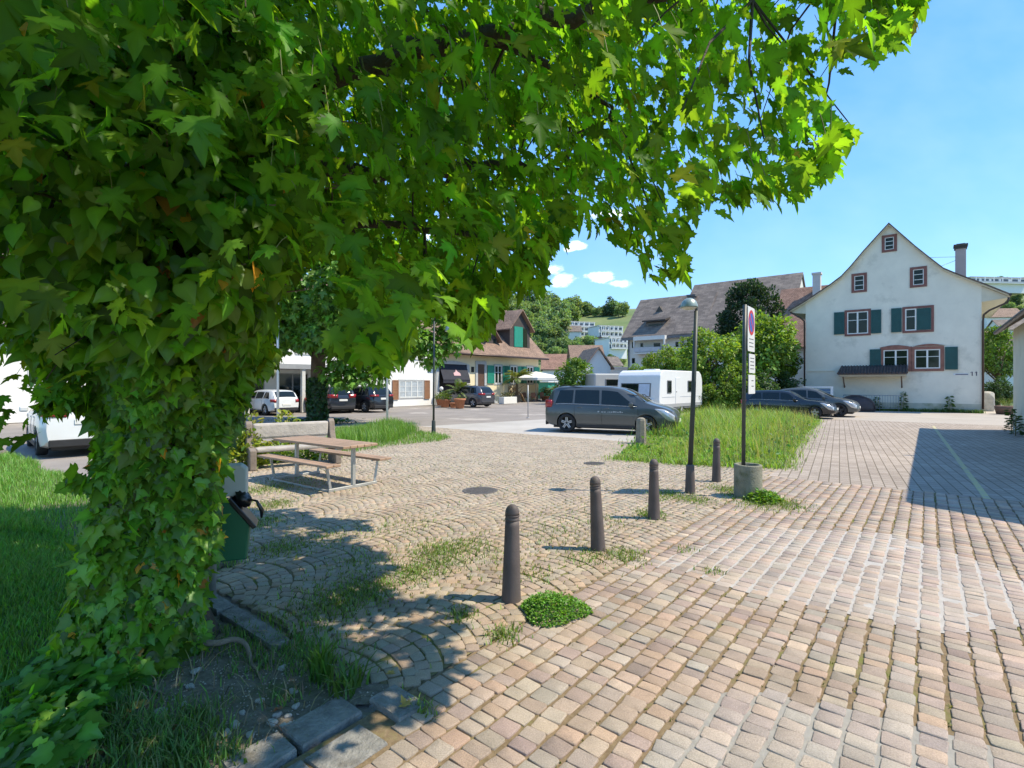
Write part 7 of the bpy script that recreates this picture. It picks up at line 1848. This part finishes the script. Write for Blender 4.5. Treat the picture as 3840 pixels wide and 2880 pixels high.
def trunk_mesh(h_, r_, limbs_=6, spread=0.5, seed=0):
    rr = random.Random(seed); mb = MB()
    mb.tube([(0,0,-0.1),(0,0,0.1),(rr.uniform(-.03,.03)*h_,rr.uniform(-.03,.03)*h_,h_*0.5),(0,0,h_)], [r_*1.5,r_*1.1,r_*0.85,r_*0.55], 10)
    for i in range(limbs_):
        a_ = 2*PI*i/limbs_+rr.uniform(-.4,.4); l_ = spread*rr.uniform(0.7,1.1); z0 = h_*rr.uniform(0.65,0.98)
        mb.tube([(0,0,z0),(math.cos(a_)*l_*0.5,math.sin(a_)*l_*0.5,z0+l_*0.55),(math.cos(a_)*l_,math.sin(a_)*l_,z0+l_*1.15)], [r_*0.45,r_*0.3,r_*0.12], 6)
    me = bpy.data.meshes.new('trunk'); me.from_pydata(mb.v, [], mb.f); me.polygons.foreach_set('use_smooth', mb.sm); me.materials.append(TRUNKM); return me
def tree(label, loc, R_, zc, cm, tm, name='tree', cat='tree', group=None, sq=1.0, rz=None, trunk_h=1.0):
    t = thing(name, label, cat, loc, random.uniform(0, 6) if rz is None else rz, group)
    c_ = mesh_obj('crown', cm, t); c_.location = (0, 0, zc); c_.scale = (R_, R_, R_*sq)
    if tm is not None:
        k_ = mesh_obj('trunk', tm, t); k_.scale = (trunk_h, trunk_h, trunk_h)
    return t

# second maple on the square, its ivy-wrapped trunk
c = G(1190, 1586); X2, Y2 = c
M2 = crown_mesh(75, 15000, 0.052, (0.13,0.26,0.032), (0.16,0.30), 0.82, 0, 0.25, 3, MAPLE[:2])
t2 = thing('maple_tree', 'second maple farther back with an ivy-wrapped trunk beside the parked cars', 'tree', (X2, Y2, 0))
cr = mesh_obj('crown', M2, t2); cr.location = (0.3, 0, 6.6); cr.scale = (5.6, 5.2, 5.6)
MB().tube([(0,0,-0.1),(0,0,0.2),(0,0,1.6),(0.05,0,3.0),(0.1,0,4.6)], [0.48,0.36,0.31,0.32,0.24], 14).build('trunk', mat('m_trunk_brown', (0.15,0.10,0.065), 0.95, 0.35, 4, bump=0.9, bscale=18), t2)
for a_, l_ in ((0.3,2.6),(1.5,2.2),(2.6,2.7),(3.8,2.4),(5.1,2.6)):
    MB().tube([(0.05,0,2.9),(math.cos(a_)*l_*0.45,math.sin(a_)*l_*0.45,4.0),(math.cos(a_)*l_,math.sin(a_)*l_,5.6)], [0.15,0.10,0.05], 7).build('branch', TRUNKM, t2)
# low drooping boughs
n_ = 3000; cl = np.array([[3.0,-0.6,2.75],[2.4,-1.0,3.1],[3.6,-0.4,3.1],[1.6,-1.6,2.9],[4.5,-0.4,3.4],[1.2,-1.3,2.3],[-2.6,-1.5,3.0],[-1.3,-2.0,3.3],[2.0,-1.2,2.5],[5.2,-0.2,4.2],[4.9,-0.8,3.8],[0.3,-2.2,3.6],[-3.6,-1.0,3.4],[5.6,-0.4,3.5],[6.1,-0.3,4.3],[5.3,-0.6,3.0],[5.9,0,5.0],[6.4,-0.2,3.7],[2.2,-1.3,2.1],[1.5,-1.5,2.0],[2.9,-1.0,2.2]])
k_ = rng.integers(0, len(cl), n_); q = unit(rng.normal(0,1,(n_,3))); P = cl[k_] + q*rng.uniform(0.2,0.62,(n_,1))*np.array([1.15,1,0.85])
o = leaf_set('low_boughs', MAPLE, P, unit(q+np.array([0,0,-0.6])), unit(np.array([0,0,0.8])+q*0.6+rng.normal(0,0.35,(n_,3))), rng.uniform(0.16,0.30,n_), jitter_col((0.13,0.26,0.032), n_, 0.25), MFOL, t2)
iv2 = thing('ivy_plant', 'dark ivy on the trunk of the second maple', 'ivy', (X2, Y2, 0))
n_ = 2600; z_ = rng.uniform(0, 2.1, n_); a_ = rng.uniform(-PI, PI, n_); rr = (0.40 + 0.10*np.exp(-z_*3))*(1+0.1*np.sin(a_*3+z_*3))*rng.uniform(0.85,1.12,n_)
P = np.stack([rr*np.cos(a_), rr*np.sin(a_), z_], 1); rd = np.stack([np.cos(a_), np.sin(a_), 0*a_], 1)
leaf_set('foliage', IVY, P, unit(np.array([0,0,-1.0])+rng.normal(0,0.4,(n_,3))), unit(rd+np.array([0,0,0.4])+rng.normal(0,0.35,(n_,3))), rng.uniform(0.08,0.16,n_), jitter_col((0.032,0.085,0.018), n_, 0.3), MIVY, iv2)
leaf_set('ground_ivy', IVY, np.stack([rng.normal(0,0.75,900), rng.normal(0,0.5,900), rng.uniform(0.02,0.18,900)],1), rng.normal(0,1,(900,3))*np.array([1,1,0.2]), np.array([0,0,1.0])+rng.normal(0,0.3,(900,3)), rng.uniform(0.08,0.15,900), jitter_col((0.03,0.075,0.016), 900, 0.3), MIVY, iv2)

def at(px, Y): return ((px-CXP)/FX*Y, Y)
def zz(py, Y): return HC-(py-CYP)/FX*Y
TM1 = trunk_mesh(3.0, 0.17, 7, 1.3, 1); TM2 = trunk_mesh(1.4, 0.10, 7, 0.9, 2)
CLIME = crown_mesh(46, 7000, 0.085, (0.24,0.36,0.045), (0.18,0.34), 1.05, 0.15, 0.25, 5)
CLIME2 = crown_mesh(40, 6500, 0.085, (0.20,0.32,0.042), (0.18,0.34), 1.1, 0.2, 0.25, 6)
CDARK = crown_mesh(40, 5000, 0.09, (0.050,0.105,0.028), (0.18,0.34), 0.95, 0.1, 0.3, 7)
CYEW = crown_mesh(90, 13000, 0.055, (0.030,0.062,0.024), (0.13,0.24), 1.25, 0.35, 0.3, 8, [OVAL[0]], 0.1, 0.9)
CROUND = crown_mesh(34, 5000, 0.10, (0.13,0.23,0.035), (0.22,0.38), 1.0, 0, 0.25, 9)
tree('tall dark yew rising behind the light green trees', (*at(2812,43), 0), 3.6, 6.5, CYEW, TM1, 'yew_tree', sq=1.05)
tree('bright lime-green tree right behind the white caravan', (*at(2650,37), 0), 2.6, 3.7, CLIME, TM1, 'deciduous_tree')
tree('bright green tree between the sign and the gable house', (*at(2855,38), 0), 2.95, 4.3, CLIME2, TM1, 'deciduous_tree')
tree('yellow-green shrub above the caravan roof', (*at(2490,47), 0), 2.1, 3.6, CLIME, TM1, 'shrub', 'shrub')
tree('small pale green tree at the corner of the big grey-roofed house', (*at(2395,60), 0), 1.6, 2.6, CLIME2, TM2, 'shrub', 'shrub')
tree('low lime shrub joining the two bright trees', (*at(2755,36), 0), 1.7, 1.9, CLIME2, TM2, 'shrub', 'shrub')
tree('dark bush beside the downpipe of the gable house', (*at(2962,37), 0), 1.45, 1.5, CDARK, TM2, 'shrub', 'shrub')
tree('light bush above the dark one by the gable house', (*at(2935,40), 0), 1.5, 3.4, CLIME, TM2, 'shrub', 'shrub')
tree('dark low bush at the foot of the lime-green tree', (*at(2590,35), 0), 1.2, 1.0, CDARK, TM2, 'shrub', 'shrub')
tree('low lime bush at the rear wheel of the caravan', (*at(2620,35.8), 0), 1.45, 1.05, CLIME2, TM2, 'shrub', 'shrub')
tree('low lime bush left of the sign post, at the grass edge', (*at(2705,35.4), 0), 1.45, 1.1, CLIME, TM2, 'shrub', 'shrub')
tree('low green bush right behind the sign panels', (*at(2790,35.2), 0), 1.5, 1.15, CLIME2, TM2, 'shrub', 'shrub')
tree('dark green bush behind the estate car', (*at(2830,35.5), 0), 1.6, 1.3, CDARK, TM2, 'shrub', 'shrub')
tree('round light green tree at the end of the restaurant terrace', (*at(2163,47), 0), 1.95, 2.35, CROUND, TM2, 'deciduous_tree')
tree('small green bush left of the round terrace tree', (*at(2108,50), 0), 1.0, 1.1, CDARK, TM2, 'shrub', 'shrub')
tree('leafy bush filling the gap between gable house and cream building', (*at(3742,41), 0), 1.75, 4.3, CROUND, TM1, 'shrub', 'shrub', sq=1.25)
tree('dark undergrowth bush below the leafy bush in the gap', (*at(3735,40), 0), 1.35, 1.3, CDARK, TM2, 'shrub', 'shrub')
fz = thing('strap_leaf_plant', 'spiky green plant on the ground in the gap beside the cream building', 'plant', (*at(3775,37), 0))
fronds('leaves', (0,0), 0.05, 22, 1.1, 0.9, (0.08,0.14,0.03), fz, 0.02, 8, 1.1)
cb = thing('stone_block', 'rough pale stone block at the right corner of the gable house', 'stone', (*G(3698,1541), 0), ROTZ)
bm = bmesh.new(); bmesh.ops.create_icosphere(bm, subdivisions=3, radius=1)
for v in bm.verts: v.co = Vector((max(-0.75,min(0.75,v.co.x))*0.55, max(-0.75,min(0.75,v.co.y))*0.5, max(-0.9,min(0.8,v.co.z))*0.85+0.6))*(1+random.uniform(-0.03,0.03))
MB().bm(bm, None, False).build('block', mat('m_rubble', (0.40,0.37,0.31), 0.95, 0.2, 3, bump=0.6, bscale=20), cb)
tb = thing('plant_tub', 'low round brown tub at the foot of the cream building corner', 'planter', (*G(3782,1553), 0))
MB().lathe([(0.55,0),(0.62,0.3),(0.64,0.48),(0.56,0.48),(0.54,0.40),(0.01,0.40)], 20).build('tub', mat('m_tub', (0.16,0.09,0.06), 0.8, 0.2, 4), tb)
# weeds along house feet
wp = [FG.p(t_, 0, rng.uniform(0.05, 0.5)) for t_ in rng.uniform(3.2, W_G, 260)]
wp = np.repeat(np.array([[v.x, v.y] for v in wp]), 9, 0) + rng.normal(0, 0.09, (260*9, 2))
o = blades('wall_weeds', wp, 0.22, MG, (0.08,0.15,0.03), 0, 0.014, 0.9, 0.3, (0.2,0.22,0.08)); tag(o, kind='stuff'); o['label'] = 'weeds along the foot of the gable house'
for px_, h_, lb in ((3388,1.3,'tall leafy weed left of the middle of the gable house wall'),(3560,1.0,'thin tall weed near the right end of the gable house wall'),(3290,0.9,'leafy weed by the cellar railing')):
    t_ = FG.px(px_, 1500)[0]; p_ = FG.p(t_, 0, 0.35)
    t = thing('tall_weed', lb, 'weed', (p_.x, p_.y, 0))
    MB().tube([(0,0,0),(0.03,0,h_*0.5),(0,0.02,h_)], 0.012, 4).build('stem', mat('m_stalk', (0.16,0.17,0.05), 0.7), t)
    n_ = 90; z_ = rng.uniform(0.05, h_, n_); a_ = rng.uniform(0, 2*PI, n_); rr = 0.05+0.20*(1-z_/h_)
    leaf_set('leaves', OVAL, np.stack([rr*np.cos(a_)*0.6, rr*np.sin(a_)*0.6, z_], 1), np.stack([np.cos(a_), np.sin(a_), 0.2+0*a_], 1), rng.normal(0,0.4,(n_,3))+np.array([0,0,1.0]), rng.uniform(0.12,0.22,n_), jitter_col((0.07,0.14,0.03), n_, 0.3), MG, t)
for i, (dx_, h_) in enumerate(((2.2,0.9),(3.3,0.7))):
    p_ = FR.p(dx_, 0, 0.25); t = thing('tall_weed', ('dark weed growing against the cream building corner','smaller weed next to it along the cream building')[i], 'weed', (p_.x, p_.y, 0))
    MB().tube([(0,0,0),(0.02,0,h_)], 0.012, 4).build('stem', mat('m_stalk', (0.16,0.17,0.05), 0.7), t)
    n_ = 80; z_ = rng.uniform(0.05, h_, n_); a_ = rng.uniform(0, 2*PI, n_); rr = 0.05+0.14*(1-z_/h_)
    leaf_set('leaves', OVAL, np.stack([rr*np.cos(a_)*0.6, rr*np.sin(a_)*0.6, z_], 1), np.stack([np.cos(a_), np.sin(a_), 0.2+0*a_], 1), rng.normal(0,0.4,(n_,3))+np.array([0,0,1.0]), rng.uniform(0.10,0.18,n_), jitter_col((0.05,0.10,0.025), n_, 0.3), MG, t)
# planting round the log bench
def bush_leaves(name, label, c_, r_, h_, n_, base, ls, cat='plant'):
    t = thing(name, label, cat, (*c_, 0))
    q = rng.normal(0, 1, (n_, 3)); q = unit(q); q[:, 2] = np.abs(q[:, 2]); P = q*rng.uniform(0.35, 1, (n_, 1))*np.array([r_, r_, h_])
    leaf_set('leaves', OVAL, P, unit(q+rng.normal(0,0.5,(n_,3))), unit(np.array([0,0,0.9])+rng.normal(0,0.5,(n_,3))), rng.uniform(0.6,1.4,n_)*ls, jitter_col(base, n_, 0.25), MG, t)
    MB().tube([(0,0,0),(0.03,0,h_*0.4),(0,0.03,h_*0.75)], 0.015, 5).build('stem', mat('m_stalk', (0.16,0.17,0.05), 0.7), t)
bush_leaves('yellow_shrub', 'yellow-green shrub at the left end of the log bench', G(905,1752), 0.55, 0.95, 900, (0.26,0.33,0.05), 0.11, 'shrub')
bush_leaves('yellow_shrub', 'yellow-leaved little shrub behind the back of the log bench', at(1075, 13.6), 0.40, 1.15, 420, (0.30,0.34,0.07), 0.12, 'shrub')
bush_leaves('yellow_shrub', 'pale yellow shrub behind the left end board of the bench', at(930, 12.8), 0.42, 1.2, 420, (0.30,0.33,0.08), 0.12, 'shrub')
for i, (px_, py_) in enumerate(((985,1735),(1060,1728),(1150,1722),(1215,1718))):
    bush_leaves('bed_plant', ('leafy plant under the left part of the bench seat','leafy plant under the middle of the bench seat','leafy plant right of the middle under the bench','leafy plant by the right end board of the bench')[i], G(px_,py_), 0.42, 0.42, 420, (0.20,0.31,0.045), 0.08)

# ------------------------------------------------------------------ the hillside beyond the roofs
def hill_z(x, y):
    x = np.asarray(x, float); y = np.asarray(y, float)
    r_ = np.sqrt(x*x+y*y); s_ = np.clip((r_-105)/380, 0, 1); s_ = (s_*s_*(3-2*s_))**1.3
    amp = 64 + 10*np.clip((x-60)/160, 0, 1) + 5*np.sin(x/70+1.2) + 6*np.clip(-x/120,0,1)
    return amp*s_*(1+0.03*np.sin(x/23)*np.sin(y/31)) - 0.05
nx, ny = 120, 70
gx = np.linspace(-420, 620, nx); gy = np.linspace(90, 760, ny); XX, YY = np.meshgrid(gx, gy)
idx = np.arange(nx*ny).reshape(ny, nx)
Qd = np.stack([idx[:-1,:-1].ravel(), idx[:-1,1:].ravel(), idx[1:,1:].ravel(), idx[1:,:-1].ravel()], 1)
o = np_mesh('hillside', np.stack([XX.ravel(), YY.ravel(), hill_z(XX, YY).ravel()], 1), [Qd], mat('m_hill', (0.10,0.155,0.045), 0.95, 0.4, 0.05, c2=(0.20,0.23,0.09)), None, None, True); tag(o, kind='structure')
def hill_at(px, py):
    """point on the hillside seen at a photo pixel"""
    prev = None
    for r_ in np.linspace(106, 520, 500):
        Y = r_; x_ = (px-CXP)/FX*Y
        if float(hill_z(x_, Y)) >= zz(py, Y): return (x_, Y, float(hill_z(x_, Y)))
    return (x_, 330, float(hill_z(x_, 330)))
HM = [crown_mesh(26, 1500, 0.20, b_, (0.24,0.42), s_, cn, 0.28, 20+i) for i, (b_, s_, cn) in enumerate((((0.20,0.30,0.12),1.15,0.1),((0.15,0.235,0.11),1.3,0.2),((0.25,0.34,0.13),1.0,0.0),((0.105,0.17,0.105),1.6,0.5)))]  # leaf colours lifted pale and bluish: distance haze put into the albedo
TMH = trunk_mesh(1.0, 0.07, 5, 0.5, 5)
hl_lab = ['rounded mid-green tree on the wooded slope','dark green tree on the wooded slope','pale green bushy tree on the slope','narrow dark conifer on the slope']
spots = []
rs = random.Random(4)
for row, (py, n_, xa, xb) in enumerate(((1188,32,1870,2345),(1200,14,1870,2160),(1222,14,1880,2150),(1246,14,1890,2150),(1272,14,1900,2160),(1296,13,1910,2150),(1312,14,1980,2345),(1332,14,2010,2350),(1352,13,2030,2350),(1374,12,2030,2350))):
    for i in range(n_):
        px_ = xa+(xb-xa)*(i+rs.uniform(0.1,0.9))/n_; spots.append((px_, py+rs.uniform(-8,8), row))
for px_, py_, row in spots:
    if 2118 < px_ < 2345 and 1222 < py_ < 1306: continue
    p_ = hill_at(px_, py_); k_ = rs.choices((0,1,2,3), (4,3,4,1.2))[0]
    Rr = (rs.uniform(24,40) if row < 6 and px_ < 2160 else rs.uniform(13,25))*p_[1]/1950
    if row < 1 and px_ > 2120: Rr = rs.uniform(14,26)*p_[1]/1950
    tree(hl_lab[k_], p_, Rr, Rr*1.25, HM[k_], TMH, 'hillside_tree', 'tree', 'trees on the far hillside', sq=rs.uniform(0.9,1.2), trunk_h=Rr)
for px_, py_ in ((3655,1150),(3700,1135),(3745,1120),(3800,1128),(3830,1110),(3665,1110),(3705,1105),(3735,1095),(3775,1100),(3650,1085),(3810,1090),(3675,1125),(3720,1140),(3765,1145),(3815,1150),(3680,1085),(3760,1075),(3725,1165),(3790,1180),(3830,1190)):
    p_ = hill_at(px_, py_); k_ = rs.choices((0,1,2), (3,2,3))[0]; Rr = rs.uniform(1.6,2.6)
    tree(('rounded mid-green garden tree on the right-hand slope','dark green garden tree on the right-hand slope','pale green garden tree on the right-hand slope')[k_], p_, Rr, Rr*1.2, HM[k_], TMH, 'hillside_tree', 'tree', 'garden trees on the right-hand slope', trunk_h=Rr)
tree('dark purple-leaved tree below the white apartment blocks', hill_at(2246,1300), 2.6, 3.0, crown_mesh(26, 1500, 0.2, (0.045,0.035,0.05), (0.24,0.42), 1.1, 0.1, 0.3, 40), TMH, 'copper_beech', trunk_h=2.6)

# white apartment blocks on the hill
APW = mat('m_apart_white', (0.78,0.78,0.77), 0.8, 0.04, 0.3); APD = mat('m_apart_dark', (0.10,0.12,0.14), 0.4, 0.2, 0.5)
def block(label, px0, px1, py0, py1, Y, fl, colsn, rz=0.25):
    x0, y_ = at(px0, Y); x1, _ = at(px1, Y); z1 = zz(py0, Y); z0 = zz(py1, Y)
    F = Facade((x0, Y), (math.cos(-rz), math.sin(-rz))); w_ = (x1-x0)/(math.cos(rz)+math.sin(rz)*(x0/Y)); F.O.z = z0-4; H_ = z1-z0+4
    root = thing('apartment_block', label, 'apartment block', (x0, Y, z0-4))
    put(F.box(MB(), 0, w_, 0, H_, 0, -12), 'wall', APW, root)
    put(F.box(MB(), -0.3, w_+0.3, H_, H_+0.35, 0.5, -12.3), 'roof', mat('m_flatroof', (0.45,0.45,0.46), 0.8, 0.1), root)
    fh = (H_-4)/fl
    for k_ in range(fl):
        zf = 4+fh*k_
        for c_ in range(colsn):
            ta = w_*(c_+0.14)/colsn; tb_ = w_*(c_+0.86)/colsn
            w_o = put(F.box(MB(), ta, tb_, zf+fh*0.12, zf+fh*0.80, -0.1, 0.05), 'window', APD, root)
        put(F.box(MB(), w_*0.04, w_*0.96, zf-0.02, zf+0.16, 0, 1.5), 'balcony', APW, root)
        put(F.box(MB(), w_*0.05, w_*0.95, zf+0.16, zf+fh*0.32, 1.4, 1.47), 'balustrade', mat('m_apart_rail', (0.42,0.44,0.46), 0.6, 0.1), root)
    for c_ in range(colsn+1):
        tt = w_*0.04+(w_*0.92-0.3)*c_/colsn; put(F.box(MB(), tt, tt+0.3, 4, H_-0.1, 1.1, 1.4), 'pier', APW, root)
block('left white apartment block with balconies high on the hill', 2126, 2232, 1206, 1262, 295, 3, 5, -0.35)
block('right taller white apartment block on the hill beside the grey roof', 2246, 2336, 1222, 1285, 270, 3, 5, -0.35)
block('low white terrace block below the right apartment block', 2284, 2352, 1268, 1308, 215, 2, 4, -0.35)
block('long pale building on the right-hand slope above the chimney house', 3640, 3860, 1040, 1062, 230, 1, 6, -0.1)

# small houses between the square and the hill
def mini(label, px0, Y, w_, dep, h_, rh, rm, ridge, rz, wm=WHT, rows_=1, cols_=2, z0=None, ws=(0.9,1.1)):
    x_, y_ = at(px0, Y); z_ = float(hill_z(x_, y_)) if z0 is None else z0
    simple_house(label, (x_, y_), (math.cos(rz), math.sin(rz)), w_, dep, h_+2, rh, wm, rm, rows_, cols_, ridge, 'village_house', 'village houses below the hill', ws, max(z_, 0)-2)
mini('white house with pinkish roof just right of the yellow house', 2036, 110, 7.0, 9, 5.0, 3.4, TRED, 'along', -0.1, z0=0)
mini('small white gabled house behind the round terrace tree', 2196, 84, 4.2, 8, 4.0, 3.2, TBR, 'front', 0.15, z0=0.6, cols_=1)
mini('brown-roofed house beside the small white gable', 2150, 95, 5.5, 8, 4.6, 3.6, TBR, 'along', 0.0, z0=1.0)
mini('flat-roofed white garage building left of the big grey-roofed house', 2270, 92, 4.6, 7, 4.0, 0.3, mat('m_flatroof', (0.45,0.45,0.46), 0.8, 0.1), 'flat', 0.0, z0=0.5, ws=(1.3,0.7))
mini('grey-roofed hillside house under the wooded slope', 2052, 150, 9, 9, 5.0, 3.6, TGR, 'along', 0.1)
mini('pale hillside house with a reddish roof in the middle of the slope', 2160, 165, 9, 9, 5, 3.6, TRED, 'along', -0.05)
mini('white hillside house half hidden by shrubs', 2238, 175, 9, 9, 5.0, 3.2, TGR, 'along', 0.2)
mini('small house near the hill crest left of the apartment blocks', 2098, 285, 12, 9, 5.0, 3.6, TGR, 'along', 0.0)
mini('house with a beige roof under the long pale building on the right', 3690, 120, 14, 9, 7.2, 4.2, TBR, 'along', -0.25, cols_=4, rows_=2)
mini('white house with dark windows low in the gap on the right', 3668, 88, 8.0, 8, 6.4, 3.2, TGR, 'along', -0.3, z0=0.5, cols_=3, rows_=2)
mini('house with a broad beige roof behind the cream building', 3748, 66, 9.0, 9, 4.4, 4.0, TBR, 'front', -0.35, z0=0, cols_=2)
mini('house with a reddish roof halfway up the right-hand slope', 3655, 165, 11, 9, 5.5, 4.0, TRED, 'along', -0.2, cols_=3)
mini('grey-roofed house on the right-hand slope beside the reddish one', 3760, 180, 13, 9, 5.5, 4.0, TGR, 'along', -0.2, cols_=3)
mini('brown-roofed house near the top of the right-hand slope', 3700, 205, 14, 9, 5.0, 4.0, TBR, 'along', -0.1, cols_=4)
# pale camper behind the caravan
t = thing('camper_van', 'pale box-shaped camper standing behind the caravan', 'camper', (*at(2262,46), 0), 0.25)
MB().bbox(-1.3,2.0,-1.1,1.1,0.5,2.7,0.12,seg=2).build('body', mat('m_camper', (0.45,0.45,0.43), 0.5, 0.04), t)
w_ = MB().bbox(-0.3,1.3,-1.13,-1.09,1.6,2.25,0.02).build('side_window', _M['m_cframe'], t); MB().bbox(-0.2,1.2,-1.14,-1.131,1.68,2.17,0.004).build('pane', CGL, w_)
for x_ in (-0.9,1.7):
    w_ = mesh_obj('wheel', wheel_meshes(0.315,0.2,False)[0], t); w_.location = (x_,-0.98,0.315); mesh_obj('rim', wheel_meshes(0.315,0.2,False)[1], w_)
# trees filling the skyline beyond the left-hand row, seen through the leaves
for i, (px_, Y_) in enumerate(((60,44),(260,46),(470,50),(760,58),(1000,62))):
    tree(('large leafy tree behind the far left end of the row','leafy tree behind the grey-roofed white house','leafy tree rising behind the shop roof','tree crown above the white house','tree top behind the white house by the restaurant')[i], (*at(px_,Y_), 0), 5.2, 8.2, M2, TM1, 'deciduous_tree', trunk_h=1.8)
